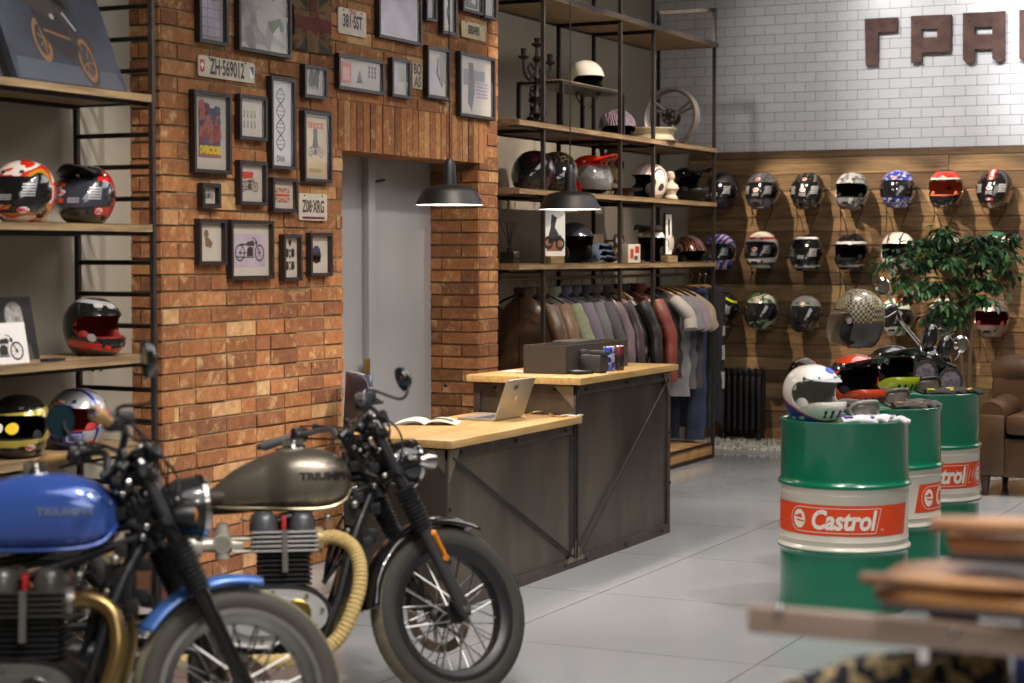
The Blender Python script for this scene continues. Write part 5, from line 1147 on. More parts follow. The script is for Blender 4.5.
# ================================================================ PENDANT LAMPS
lamp_black=mat('lamp_black',(12,11,13),.5); lamp_white=mat('lamp_inner',(236,230,232),.5,emis=(255,236,232),estr=4)
def pendant(label,px,py,wpx,pw_):
    d=.345*FOC/wpx; p=atD(px,py,d); r_=thing('pendant_lamp',label,'pendant lamp',p,group='pendant lamps over the counters'); R_=.172
    m=MB(); m.lathe([(R_,0),(R_*.985,.006),(R_*.80,.066),(R_*.72,.082),(R_*.5,.093),(R_*.22,.102),(R_*.20,.12),(R_*.17,.20),(R_*.11,.222),(.012,.23),(.0001,.232)],48); obj('lamp_shade',m,lamp_black,r_)
    m=MB(); m.lathe([(R_-.003,.001),(R_*.78,.062),(R_*.5,.085),(.03,.09),(.0001,.09)],48); obj('inner_reflector',m,lamp_white,r_)
    m=MB(); m.sphere((0,0,.045),.032,16,10); m.tube((0,0,.06),(0,0,.09),.018); obj('bulb',m,mat('bulb',(255,240,225),.3,emis=(255,226,196),estr=25),r_)
    m=MB(); m.tube((0,0,.23),(0,0,4.6-p.z),.0035,n=8); obj('cord',m,_d2,r_)
    l=bpy.data.lights.new('pendant_light','SPOT'); l.energy=pw_; l.color=(1,.86,.72); l.spot_size=R(135); l.spot_blend=.8; l.shadow_soft_size=.05; o=bpy.data.objects.new('pendant_light',l); C.objects.link(o); o.parent=r_; o.location=(0,0,-.005)
pendant('black enamel pendant lamp over the low counter, left of the pair',449.5,205,69,60)
pendant('black enamel pendant lamp over the tall counter, in front of the alcove shelves',570,209.5,63,60)
# ================================================================ OIL DRUMS
dg_=mat('drum_green',(0,112,82),.22,coat=.6); dw=mat('drum_white',(206,200,186),.3,coat=.4); lab=mat('label_orange',(222,72,28),.35)
BR=.297; BH=.88; z1_,z2_=.293,.587
def ringprof(z): return [(BR,z-.02),(BR+.004,z-.014),(BR+.012,z-.006),(BR+.012,z+.006),(BR+.004,z+.014),(BR,z+.02)]
def barrel(label,px,py,d,facing,lab0,lab1,logos):
    p=atD(px,py,d); p=Vector((p.x,p.y,0)); r_=thing('oil_drum',label,'barrel',p,(0,0,R(facing)),'green and white oil drums')
    m=MB(); m.lathe([(.0001,.02),(BR-.012,.02),(BR-.006,.0),(BR+.005,.0),(BR+.005,.012),(BR,.02)]+[(BR,z2_*0+.05)]+[(BR,z1_-.03)]+ringprof(z1_)[:3]+[(BR+.011,z1_)],72); obj('bottom_section',m,dg_,r_)
    m=MB(); m.lathe([(BR+.011,z1_)]+ringprof(z1_)[3:]+[(BR,.31),(BR,.33),(BR+.003,.336),(BR,.342),(BR,.54),(BR+.003,.546),(BR,.552),(BR,.565)]+ringprof(z2_)[1:2]+[(BR+.004,z2_-.01)],72); obj('middle_band',m,dw,r_)
    m=MB(); m.lathe([(BR+.004,z2_-.01)]+ringprof(z2_)[2:]+[(BR,.62),(BR,BH-.02),(BR+.005,BH-.012),(BR+.006,BH),(BR-.004,BH+.002),(BR-.012,BH-.004),(BR-.014,BH-.018),(.0001,BH-.018)],72); obj('top_section',m,dg_,r_)
    # local -Y faces the viewer; angle 0 = middle of the face, positive to the viewer's right
    zc=.435; hh=.07
    Fc=lambda off:(lambda u,v:((BR+off)*sin(u/BR),-(BR+off)*cos(u/BR),zc+v))
    F=Fc(.0012); m=MB(); n=40; a0,a1=R(lab0)*BR,R(lab1)*BR; sl=.028
    for i in range(n):
        u0,u1=lerp(a0,a1,i/n),lerp(a0,a1,(i+1)/n)
        m.add([F(u0-sl*.5,-hh),F(u1-sl*.5,-hh),F(u1+sl*.5,hh),F(u0+sl*.5,hh)],[(0,1,2,3)])
    lb=obj('label',m,lab,r_)
    for c in logos:
        F=Fc(.0022); F3=Fc(.0030); c=R(c)*BR; m=MB()
        # roundel
        rr=.040; x0=c-.180; n=28
        m.add([F(x0,0)]+[F(x0+rr*.86*cos(2*PI*i/n),rr*sin(2*PI*i/n)*1.08) for i in range(n)],[(0,i+1,(i+1)%n+1) for i in range(n)],0)
        for (y,xa,xb) in((.012,-.8,.45),(-.006,-.45,.85),):
            m.add([F3(x0+rr*xa*.86,y-.004),F3(x0+rr*xb*.86,y-.009),F3(x0+rr*xb*.86,y-.002),F3(x0+rr*xa*.86,y+.004)],[(0,1,2,3)],1)
        m.add([F3(x0-.01,.012),F3(x0+.018,.008),F3(x0+.012,.024),F3(x0-.006,.022)],[(0,1,2,3)],1)
        write(m,'Castrol',lambda a,b:F(c+a+.033,b-.002),.122,.0042,.22,.82,0)
        write(m,'™',lambda a,b:F(c+a+.222,b-.045),.02,0,0,1,0)
        # thin outline around the logo
        pts=[(x0-.005+.0,.052)]+[]
        path=[(c+.217,.056),(x0,.056)]+[(x0+.0-.052*sin(t*PI/8),.056*cos(t*PI/8)) for t in range(1,8)]+[(x0,-.056),(c+.189,-.056),(c+.217,.056)]
        w=.0028
        for a_,b__ in zip(path,path[1:]):
            k=max(1,int((Vector(b__)-Vector(a_)).length/.03))
            for i in range(k):
                p0=Vector(a_).lerp(Vector(b__),i/k); p1=Vector(a_).lerp(Vector(b__),(i+1)/k); dd=(p1-p0); nn=Vector((-dd.y,dd.x)).normalized()*w/2
                m.add([F(*(p0+nn)),F(*(p1+nn)),F(*(p1-nn)),F(*(p0-nn))],[(0,1,2,3)],0)
        obj('lettering',m,[mat('logo_cream',(232,226,214),.4),lab],lb)
    return p
def facing(px,d,extra=0):  # turn so that local -Y points at the camera
    p=atD(px,420,d); return math.degrees(math.atan2(p.y,p.x))-90+extra
B1=barrel('nearest green and white oil drum with the whole Castrol logo in view',844.8,418,8.85,facing(844,8.85),-100,68,[-7.9])
B2=barrel('middle green and white oil drum, its logo half hidden by the nearest drum',882,414,9.62,facing(882,9.62),36,170,[86])
B3=barrel('rearmost green and white oil drum, only the end of its logo visible',926,405,10.6,facing(926,10.6),-100,160,[9,107])
# gear on the drums
zt=BH-.0165; 
def on(B,dx,dy): # offsets in camera right / depth
    return Vector((B.x+dx*cos(YAW)-dy*sin(YAW),B.y+dx*sin(YAW)+dy*cos(YAW),zt))
peakw=mat('peak_white',(206,204,200),.3)
vint=paint('vintage_white',[(30,34,150),(30,34,150),(196,60,60),(214,208,198),(214,208,198),(50,80,200)],'z',rough=.2,stops=[0,.14,.24,.27,.5,.97],rot=(25,0,0))
p=on(B1,-.150,0)
h=helmet('white vintage motocross helmet with blue neck and red pinstripe on the nearest drum','mx',p,camhead(p,38),vint,'motocross helmets on the drums',liner=mat('pad_pale',(176,174,168),.9),size=1.04,tilt=0,stickers=[(30,.232,.06,.04,None,mat('blue_star',(40,80,190),.4))],rim=mat('rim_grey',(150,148,142),.6),roll=0)
m=MB(); S=hsurf('mx')
def P(u,v):
    x=(u-.5)*2; base=S(x*1.05,vz('mx',.195)); tip=Vector((x*.07,base.y+.075-.03*x*x,base.z-.012)); q=base.lerp(tip,v); q.z+=.006; return q
m.grid(P,14,5); obj('short_peak',m,mat('peak_frost',(176,180,184),.2),h,solid=.004)
m=MB()
for a in(-1.0,-.35,.35,1.0): q=S(a,vz('mx',.2)); m.sphere(q+(q-Vector((0,0,.12))).normalized()*.004,.008,10,6)
obj('snap_button',m,mat('snap_grey',(90,90,96),.4),h)
p=on(B2,-.13,.02)
helmet('orange motocross helmet with black brow on the middle drum','mx',p,camhead(p,34),paint('orange_mx',[(206,66,30),(206,66,30),(24,20,22),(206,66,30)],'z',rough=.2,stops=[0,.3,.70,.84],rot=(0,0,0)),'motocross helmets on the drums',size=1.06,rim=_d2,peak=mat('peak_dark_red',(50,24,26),.2))
p=on(B3,-.19,.0)
helmet('black motocross helmet with fluorescent yellow chin bar and long peak on the rearmost drum','mx',p,camhead(p,30),paint('neon_mx',[(190,206,30),(190,206,30),(30,32,26),(60,66,40),(22,24,22)],'z',rough=.3,stops=[0,.1,.36,.6,.8],rot=(-8,0,0)),'motocross helmets on the drums',size=1.06,rim=mat('neon_rim',(170,200,40),.5),peak=mat('peak_neon_black',(38,40,36),.3))
def goggles(label,p,rz,fr,st,sc=1):
    r_=thing('motocross_goggles',label,'goggles',p,(0,0,rz),'goggles on the drums'); r_.scale=(sc,)*3
    m=MB(); pts=[]
    for k in range(41):
        t=2*PI*k/40; x=.085*math.copysign(abs(cos(t))**.7,cos(t)); z=.045*math.copysign(abs(sin(t))**.8,sin(t))-(.012 if abs(x)<.02 and sin(t)<0 else 0); pts.append((x,-.05+.05*(x/.085)**2,.058+z))
    m.path(pts,.010,10,cap=False); obj('goggle_frame',m,fr,r_)
    m=MB(); m.grid(lambda u,v:((u-.5)*.155,-.052+.05*((u-.5)*2)**2*.9,.024+v*.068),14,4); obj('lens',m,mat('goggle_lens',(120,110,104),.06,coat=1),r_,solid=.002)
    m=MB(); m.grid(lambda u,v:(.088*cos(PI*u)*(1+.25*sin(PI*u)),.0+.15*sin(PI*u),.035+.035*v+.035*sin(PI*u)),24,3); obj('strap',m,st,r_,solid=.003)
goggles('clear goggles with a pale grey strap beside the white helmet on the nearest drum',on(B1,.09,-.0),YAW+R(28),mat('frame_clear',(140,132,128),.2),mat('strap_grey',(110,104,102),.8),.95)
goggles('goggles with a grey-green strap on the middle drum',on(B2,.06,-.03),YAW+R(30),mat('frame_grey2',(96,88,84),.3),mat('strap_green',(96,106,92),.8),.98)
goggles('black goggles on the rearmost drum beside the headlamps',on(B3,-.01,-.06),YAW+R(20),mat('frame_black2',(34,34,36),.3),mat('strap_black2',(40,40,42),.8),.95)
def glove(label,p,rz,ma,mb_,fx=1):
    r_=thing('riding_glove',label,'glove',p,(0,0,rz),'gloves on the drums')
    m=MB(); m.path([(-.10,0,.018),(-.06,0,.022),(0,0,.026),(.05,0,.022)],[.036,.034,.046,.036],14,flat=.5); obj('palm',m,ma,r_)
    for k,(y,l,a) in enumerate(((-.034,.062,-8),(-.012,.074,-2),(.011,.07,4),(.032,.052,10))):
        m=MB(); dx,dy=cos(R(a)),sin(R(a)); m.path([(.045,y,.022),(.045+dx*l*.5,y+dy*l*.5,.03),(.045+dx*l,y+dy*l,.014)],[.0125,.0115,.009],10); obj('finger',m,ma,r_)
    m=MB(); m.path([(-.02,-fx*.035,.02),(.02,-fx*.066,.022),(.05,-fx*.07,.014)],[.015,.013,.010],10); obj('thumb',m,ma,r_)
    m=MB()
    for k in range(4): m.sphere((.04,-.034+k*.022,.037),(.011,.009,.006),8,6)
    m.box(-.09,-.05,-.028,.028,.034,.042,bev=.003); obj('knuckle_guard',m,mb_,r_)
gw=mat('glove_white',(206,200,206),.7); gp=mat('glove_purple',(110,90,160),.6)
glove('white and purple riding glove at the front of the nearest drum',on(B1,.05,-.16),YAW+R(10),gw,gp); glove('white riding glove on the right side of the nearest drum top',on(B1,.16,-.13),YAW+R(-20),gw,mat('glove_grey',(150,150,160),.6),-1)
gd=mat('glove_dark',(78,70,62),.8,var=.3,scale=30)
glove('dark patterned riding glove on the middle drum top',on(B2,.13,-.10),YAW+R(12),gd,mat('glove_tan',(140,120,96),.7)); glove('grey riding glove beside the dark patterned one on the middle drum',on(B2,.2,.05),YAW+R(-30),mat('glove_dgrey',(92,88,84),.8),gd,-1)
gb_=mat('glove_black',(38,36,36),.75); gyel=mat('glove_yellow',(206,190,60),.6)
glove('black glove with yellow knuckle bars, left on the rearmost drum',on(B3,.06,-.17),YAW+R(0),gb_,gyel); glove('black glove with yellow knuckle bars, right on the rearmost drum',on(B3,.18,-.10),YAW+R(-25),gb_,gyel,-1)
# ================================================================ MOTORCYCLES
chrome=mat('chrome',(196,194,190),.10,1); chrome2=mat('brushed_alloy',(160,158,154),.32,.9); rubber=mat('tyre_rubber',(50,47,44),.75,bump=.25,scale=60); tread_m=mat('tyre_tread',(112,104,86),.8,var=.15,scale=30,bump=.4)
bk_gloss=mat('gloss_black',(18,18,20),.12,coat=1); bk_satin=mat('satin_black',(30,30,32),.42); fork_grey=mat('fork_grey',(66,66,66),.4,.4); gold_pipe=mat('gold_pipe',(150,124,80),.25,.85); wrap=mat('pipe_wrap',(196,170,112),.9,bump=.5,scale=40)
eng=mat('engine_black',(34,34,36),.5,.3); fin_edge=mat('fin_alloy',(186,184,180),.45,.7); caseal=mat('polished_case',(214,214,214),.3,.6); domes=mat('cam_cover_grey',(84,86,90),.35,.3); rotor=mat('disc_rotor',(130,114,104),.4,.8); seat_m=mat('seat_brown',(58,42,32),.6)
def bike(label,front_px,d,alpha,steer,lean,o):
    """x forward, y to the rider's left, z up; the rear wheel touches the floor at the origin"""
    WR=.325; AX=Vector((1.46,0,WR)); rk=R(25.5); k=Vector((-sin(rk),0,cos(rk))); fw=Vector((cos(rk),0,sin(rk)))
    Pst=AX-fw*.055; MS=Matrix.Translation(Pst)@Matrix.Rotation(R(steer),4,k)@Matrix.Translation(-Pst)
    rot=Matrix.Rotation(YAW+R(alpha),4,'Z')@Matrix.Rotation(-R(lean),4,'X')
    tgt=atD(front_px[0],front_px[1],d); a=rot@(MS@AX); zmin=0
    root=thing('motorcycle',label,'motorcycle',(tgt.x-a.x,tgt.y-a.y,0)); root.rotation_euler=rot.to_euler()
    bw=rot@(MS@Vector((AX.x,0,0))); root.location.z=max(0,-bw.z)*.5
    inv=(Matrix.Translation(root.location)@rot).inverted(); invS=(Matrix.Translation(root.location)@rot@MS).inverted()
    def L(px,py,dd): return inv@atD(px,py,dd)
    def LS(px,py,dd): return invS@atD(px,py,dd)
    def P(name,m,mt,par=None,**kw): return obj(name,m,mt,par or root,**kw)
    FM=lambda: (lambda m:(setattr(m,'M',MS),m)[1])(MB())
    # ---- wheels
    def wheel(c,M,nm,w,rr,front):
        sub=thing(nm,None,None); sub.parent=root
        def mk(): m=MB(); m.M=M; return m
        m=mk(); tw=w; pr=[(rr,0),(rr-.004,tw*.22),(rr-.016,tw*.40),(rr-.035,tw*.5),(rr-.056,tw*.50),(rr-.072,tw*.44),(rr-.074,tw*.33),(rr-.072,0)]
        m.lathe([(r_,-y) for r_,y in reversed(pr)][1:]+pr,64,axis='y',c=c); 
        m.m=[1 if False else 0]*len(m.m); P('tyre',m,[o.get('tyre',rubber)],sub)
        m=mk()      # tread blocks
        for i in range(60):
            for s in(-1,1):
                t=2*PI*i/60+(.05 if s>0 else 0); t2=t+.055
                pts=[]
                for (tt,y0,r0) in((t,.004,rr+.0015),(t2,.008,rr+.0015),(t2+.035*1,tw*.36,rr-.010),(t+.02,tw*.36,rr-.010)): pts.append((c[0]+r0*cos(tt),c[1]+s*y0,c[2]+r0*sin(tt)))
                m.add(pts,[(0,1,2,3)])
        bd=[(rr+.0012,0),(rr-.0028,tw*.22),(rr-.0095,tw*.33),(rr-.0148,tw*.40)]; m.lathe([(r_,-y) for r_,y in reversed(bd)][:-1]+bd,64,axis='y',c=c); P('tread_block',m,o.get('tread',tread_m),sub,kind='stuff')
        m=mk(); rr2=rr-.082; m.lathe([(rr2+.012,-tw*.46),(rr2+.006,-tw*.28),(rr2-.012,-tw*.24),(rr2-.022,0),(rr2-.012,tw*.24),(rr2+.006,tw*.28),(rr2+.012,tw*.46),(rr2-.004,tw*.46),(rr2-.012,tw*.36),(rr2-.030,tw*.26),(rr2-.034,0),(rr2-.030,-tw*.26),(rr2-.012,-tw*.36),(rr2-.004,-tw*.46),(rr2+.012,-tw*.46)],56,axis='y',c=c); P('rim',m,o['rim'],sub)
        m=mk(); hy=.055
        for i in range(18):
            t=2*PI*i/18
            for s in(-1,1):
                t3=t+s*.45+(.08 if s>0 else 0)+(.15 if i%2 else -.15)*0; m.tube((c[0]+.035*cos(t3+.9*(1 if i%2 else -1)),c[1]+s*hy,c[2]+.035*sin(t3+.9*(1 if i%2 else -1))),(c[0]+(rr2-.03)*cos(t3),c[1]+s*.012,c[2]+(rr2-.03)*sin(t3)),.0034,n=6)
        P('spokes',m,chrome,sub,kind='stuff')
        m=mk(); m.lathe([(.0001,-.085),(.022,-.085),(.024,-.06),(.045,-.058),(.046,-.045),(.03,-.035),(.03,.035),(.046,.045),(.045,.058),(.024,.06),(.022,.085),(.0001,.085)],24,axis='y',c=c); P('hub',m,o.get('hub',bk_satin),sub)
        for s in(1,):
            m=mk(); y=s*.072; m.lathe([(.098,y-.0025),(.135,y-.0025),(.135,y+.0025),(.098,y+.0025),(.098,y-.0025)],40,axis='y',c=c)
            for i in range(6): t=i*PI/3; m.tube((c[0]+.04*cos(t),c[1]+y,c[2]+.04*sin(t)),(c[0]+.10*cos(t+.3),c[1]+y,c[2]+.10*sin(t+.3)),.007,n=6)
            for i in range(36):
                t=2*PI*i/36; rq=.107+.010*(i%3); m.disc((c[0]+rq*cos(t),c[1]+y,c[2]+rq*sin(t)),.004,6,'y',h=.003)
            P('brake_disc',m,rotor,sub)
            if front: m=mk(); m.M=M; q=Vector(c)+Vector((-.10,y-.012,.085)); m.box(q.x-.035,q.x+.03,q.y-.02,q.y+.03,q.z-.045,q.z+.045,bev=.01); P('brake_caliper',m,bk_satin,sub)
    wheel(tuple(AX),MS,'front_wheel',o.get('tw',.10),WR,True); wheel((0,0,WR),Matrix.Identity(4),'rear_wheel',.135,WR,False)
    # ---- fork
    T=lambda t,y=0,f=0: AX+k*t+fw*f+Vector((0,y,0))
    fk=.102
    for s in(-1,1):
        sub=thing('fork_leg',None,None); sub.parent=root
        m=FM(); m.path([T(-.03,s*fk),T(.0,s*fk),T(.10,s*fk),T(.34,s*fk)],[.018,.030,.024,.027],16); P('slider',m,o['slider'],sub)
        m=FM(); m.tube(T(.0,s*(fk-.035)),T(.0,s*(fk+.028)),.017,n=14); m.tube(T(.0,s*(fk+.028)),T(.0,s*(fk+.036)),.010,n=6); P('axle_nut',m,chrome2,sub)
        m=FM(); pr=[]; n=11
        for i in range(n*4+1): pr.append(.0305+.0075*(1 if i%4 in(1,2) else 0)+.006*i/(n*4))
        m.path([T(.33+.17*i/(n*4),s*fk) for i in range(n*4+1)],pr,16); P('gaiter',m,o.get('gaiter',bk_satin),sub)
        m=FM(); m.tube(T(.49,s*fk),T(.75,s*fk),.0225,n=16); P('stanchion',m,o.get('upper',bk_satin),sub)
        m=FM(); m.tube(T(.75,s*fk),T(.765,s*fk),.02,.014,n=8); P('fork_cap',m,chrome,sub)
    m=FM()
    for t in(.56,.72):
        m.M=MS; m.path([T(t,-fk-.03),T(t,-.05,-.035),T(t,0,-.055),T(t,.05,-.035),T(t,fk+.03)],[.026]*5,10,flat=.7)
    m.tube(T(.52,0,-.055),T(.74,0,-.055),.028,n=16); P('triple_clamp',m,o.get('clamp',bk_satin))
    # fender
    f0,f1=o['fender']; m=FM(); fr=WR+.022; fwid=.062
    def FD(u,v):
        t=R(lerp(f0,f1,u)); y=(v-.5)*2*fwid; r_=fr+.016*(1-(y/fwid)**2)-.018*abs(y/fwid)**4; return (AX.x+r_*cos(t),y,AX.z+r_*sin(t))
    m.grid(FD,30,10); P('front_fender',m,o['fcol'],solid=.004)
    m=FM()
    for s in(-1,1): m.path([T(.30,s*fk*.8),(AX.x+fr*.98*cos(R(118)),s*fwid,AX.z+fr*.98*sin(R(118)))],.007,8); 0
    P('fender_stay',m,bk_satin)
    # headlamp
    hx=T(.575,0,.11); hx.x+=.005; sub=thing('headlamp',None,None); sub.parent=root
    def LM(): m=MB(); m.M=MS@Matrix.Translation(hx)@Matrix.Rotation(R(-4),4,'Y'); return m
    hr=o.get('hr',.095)
    m=LM(); m.lathe([(.0001,-.115),(hr*.42,-.108),(hr*.74,-.080),(hr*.94,-.035),(hr,.02)],36,axis='x'); P('bowl',m,o['bowl'],sub)
    m=LM(); m.lathe([(hr,.02),(hr+.007,.022),(hr+.008,.034),(hr+.002,.042),(hr-.008,.04)],40,axis='x'); P('trim_ring',m,chrome,sub)
    m=LM(); m.lathe([(.0001,.056),(hr*.5,.052),(hr-.006,.038)],36,axis='x'); P('lens',m,mat('lamp_lens',(206,212,216),.08,.3,coat=1),sub)
    m=LM()
    for s in(-1,1): m.tube((-.01,s*(hr-.01),0),(-.03,s*(hr+.02),-.0),.010,n=10); m.sphere((-.005,s*(hr+.004),0),.011,10,6)
    P('bracket',m,chrome2,sub)
    # indicators
    for s in(-1,1):
        e_=T(.56,s*.105,.03); ll=o.get('ind',.19); sub=thing('indicator',None,None); sub.parent=root
        m=FM(); m.tube(e_,e_+Vector((.02,s*(ll-.115),-.004)),.007,n=8); P('stalk',m,bk_satin,sub)
        q=e_+Vector((.02,s*(ll-.09),-.004)); m=FM(); m.lathe([(.0001,-.05),(.018,-.045),(.030,-.02),(.033,.012)],20,c=q,axis='x'); P('shell',m,o.get('indc',chrome),sub)
        m=FM(); m.lathe([(.0001,.024),(.02,.022),(.031,.013)],20,c=q,axis='x'); P('lens',m,mat('amber_lens',(226,130,20),.2),sub)
    # reflector
    if o.get('reflector'):
        for s in(-1,1): m=FM(); b0=T(.20,s*(fk+.029),.012); b1=T(.30,s*(fk+.029),.012); m.path([b0,b1],[.013,.013],10,flat=.5); m.sphere(b0,(.013,.007,.013),10,6); m.sphere(b1,(.013,.007,.013),10,6); P('side_reflector',m,mat('amber_reflector',(226,130,16),.3,emis=None))
    # gauges
    for s in((-1,1) if o.get('gauges',2)==2 else (0,)):
        m=FM(); q=T(.785,s*.055,.03); M0=MS@Matrix.Translation(q)@Matrix.Rotation(R(-35),4,'Y'); m.M=M0; m.lathe([(.0001,-.05),(.030,-.045),(.042,-.01),(.044,.012),(.040,.018),(.0001,.016)],26); g_o=P('gauge',m,o.get('gaugec',bk_gloss)); m=MB(); m.M=M0; m.lathe([(.044,.010),(.047,.014),(.044,.02),(.038,.018)],26); P('gauge_ring',m,chrome,g_o)
    # handlebar
    cb=T(.77,0,-.06); rise,swp,wid,drop=o['bar']; grips=[]
    for s in(-1,1):
        c0=cb; pts=[c0,c0+Vector((0,s*.06,0)),c0+Vector((.012,s*.11,rise*.7)),c0+Vector((0,s*.17,rise)),c0+Vector((-swp*.45,s*(wid-.12),rise-drop*.3)),c0+Vector((-swp,s*wid,rise-drop))]
        sp_=spline(pts,6); m=FM(); m.path(sp_,.0115,12); hb=P('handlebar',m,o['barc'])
        ge=pts[-1]; gd_=(pts[-1]-sp_[-4]).normalized(); g0=ge-gd_*.115
        m=FM(); m.path([g0,g0+gd_*.02,g0+gd_*.06,g0+gd_*.11,g0+gd_*.125],[.016,.0165,.0175*o.get('gs',1),.019*o.get('gs',1),.017],14); P('grip',m,o['grip'],hb)
        m=FM(); m.tube(g0+gd_*.123,g0+gd_*.145,.015,.012,12); P('bar_end',m,chrome,hb)
        m=FM(); q=g0-gd_*.03; m.sphere(q,(.026,.03,.026),12,8); m.box(q.x-.02,q.x+.035,q.y-.02,q.y+.02,q.z-.02,q.z+.028,bev=.006); sw=P('switch_block',m,bk_satin,hb)
        if s<0: m=FM(); m.box(q.x-.018,q.x-.004,q.y-.012,q.y+.012,q.z+.024,q.z+.036,bev=.002); P('kill_switch',m,mat('switch_red',(190,30,40),.4),sw,label='red kill switch')
        m=FM(); l0=q+Vector((.03,0,.0)); m.path(spline([l0,l0+gd_*.04+Vector((.045,0,0)),l0+gd_*.10+Vector((.055,0,-.004)),l0+gd_*.17+Vector((.04,0,-.008))],5),[.008]*12+[.006]*3+[.009],8,flat=.6); P('lever',m,o.get('lever',bk_satin),hb)
        m=FM(); r0=q-gd_*.055+Vector((.025,0,.02)); m.box(r0.x-.025,r0.x+.025,r0.y-.022,r0.y+.022,r0.z-.01,r0.z+.028,bev=.006) if s<0 else m.sphere(r0,.014,8,6); P('reservoir',m,o.get('resc',bk_satin),hb)
        grips.append(q)
        # cables
        m=FM(); m.path(spline([r0,r0+Vector((.05,-s*.05,-.02)),T(.66,s*.05,.07),T(.50,s*.04,.02)],8),.0045,6); m.path(spline([q+Vector((.02,0,-.01)),T(.70,s*.11,.085),T(.60,s*.10,.05),T(.5,s*.02,-.05)],8),.004,6); m.path(spline([q+Vector((.0,-s*.02,.03)),q+Vector((.08,-s*.08,.02)),T(.72,s*.06,.09),T(.62,s*.02,.03)],8),.0035,6); P('cable',m,bk_satin)
    for (s,mpx,md,ax_) in o['mirrors']:
        q=grips[0] if s<0 else grips[1]; mc=LS(mpx[0],mpx[1],md); m=FM(); mid=(q+mc)/2+Vector((.06,s*.02,-.03)); sub=thing('mirror',None,None); sub.parent=root
        m.path(spline([q+Vector((0,0,.02)),q+Vector((.03,s*.01,.05)),mid,mc+Vector((.02,0,-.03)),mc+Vector((.012,0,0))],7),.0052,8); P('mirror_stem',m,o.get('stem',bk_satin),sub)
        m=MB(); Q=Vector((1,0,0)).rotation_difference(Vector(ax_).normalized()).to_matrix().to_4x4(); m.M=MS@Matrix.Translation(mc)@Q; rx=o.get('mr',.05)
        m.lathe([(.0001,.026),(rx*.6,.022),(rx*.93,.008),(rx,-.004),(rx*.96,-.009)],30,axis='x'); P('mirror_shell',m,o.get('mshell',bk_gloss),sub)
        m=MB(); m.M=MS@Matrix.Translation(mc)@Q; m.lathe([(.0001,-.007),(rx*.95,-.007)],30,axis='x'); P('mirror_glass',m,mat('mirror_glass',(60,96,112),.03,.9),sub)
    # ---- tank
    tp=[(a_,b_+.025,c_+.027,d_) for a_,b_,c_,d_ in o['tank']]; n=len(tp)-1
    def TS(u): 
        t=max(0,min(.9999,u))*n; i=int(t); f=t-i; r_=[]
        for c in range(4):
            a_=tp[max(i-1,0)][c];b_=tp[i][c];c_=tp[i+1][c];d_=tp[min(i+2,n)][c]; r_.append(.5*(2*b_+(c_-a_)*f+(2*a_-5*b_+4*c_-d_)*f*f+(3*b_-a_-3*c_+d_)*f**3))
        return r_
    def TK(u,v):
        x,zb,zt,w=TS(v); a_=2*PI*u; ex=.72; h=(zt-zb)/2; zc=zb+h*.86
        cz=math.copysign(abs(sin(a_))**ex,sin(a_)); return (x,w*math.copysign(abs(cos(a_))**.8,cos(a_)),zc+(zt-zc if cz>0 else zc-zb)*cz)
    m=MB(); m.grid(TK,48,44,closeu=True); m.add([TK(i/48,0) for i in range(48)],[tuple(range(48))]); m.add([TK(i/48,.99999) for i in range(48)],[tuple(range(48))]); tank=P('fuel_tank',m,o['tankc'])
    m=MB(); 
    for i in range(0,45): pass
    sm=[]
    for i in range(41):
        x,zb,zt,w=TS(i/40); sm.append((x,-w*.99,zb+.012))
    m.path(sm,.005,6); m.path([(a_,-b_,c_) for a_,b_,c_ in sm],.005,6); P('tank_seam',m,o.get('seam',o['tankc']),tank)
    x,zb,zt,w=TS(o.get('cap',.62)); m=MB(); m.lathe([(.0001,.034),(.026,.034),(.034,.028),(.036,.012),(.042,.0),(.044,-.02)],26,c=(x,0,zt)); 
    for i in range(16): t=2*PI*i/16; m.box(x+.035*cos(t)-.003,x+.035*cos(t)+.003,.035*sin(t)-.003,.035*sin(t)+.003,zt+.008,zt+.03)
    P('filler_cap',m,chrome,tank)
    # lettering on the right flank
    import bisect
    def flank(x,z,off,s=-1):
        lo,hi=0,1
        for _ in range(22):
            md_=(lo+hi)/2
            if TS(md_)[0]<x: lo=md_
            else: hi=md_
        X_,zb,zt,w=TS(lo); h=(zt-zb)/2; zc=zb+h*.86; q=(z-zc)/((zt-zc) if z>zc else (zc-zb)); q=max(-.999,min(.999,q)); sa=abs(q)**(1/.72); ca=(1-sa*sa)**.5; return (x,s*(w*ca**.8+off),z)
    tx,tz,ts=o['text']; tz+=.026
    m=MB(); write(m,'TRIUMPH',lambda a_,b_:flank(tx+a_,tz+b_,.0028),ts,.0022,0,1.25); P('tank_lettering',m,o['textc'],tank)
    m=MB(); write(m,'TRIUMPH',lambda a_,b_:flank(tx-a_,tz+b_,.0028,1),ts,.0022,0,1.25); P('tank_lettering',m,o['textc'],tank)
    # ---- seat / tail
    zs=o.get('seatz',.77); m=MB()
    def ST(u,v):
        x=lerp(.66,.02,v); w=lerp(.07,.14,min(1,v*1.6))*(1 if v<.9 else 1-(v-.9)*6); a_=2*PI*u; return (x,w*math.copysign(abs(cos(a_))**.7,cos(a_)),zs-.01*sin(v*PI)+.035*math.copysign(abs(sin(a_))**.8,sin(a_))+.02*v)
    m.grid(ST,24,20,closeu=True); m.add([ST(i/24,0) for i in range(24)],[tuple(range(24))]); m.add([ST(i/24,1) for i in range(24)],[tuple(range(24))]); P('seat',m,seat_m)
    m=MB(); m.grid(lambda u,v:((WR+.03+.012*(1-(2*v-1)**2))*cos(R(lerp(62,168,u))),(v-.5)*.17,WR+(WR+.03+.012*(1-(2*v-1)**2))*sin(R(lerp(62,168,u)))),26,8); P('rear_fender',m,o['fcol'],solid=.004)
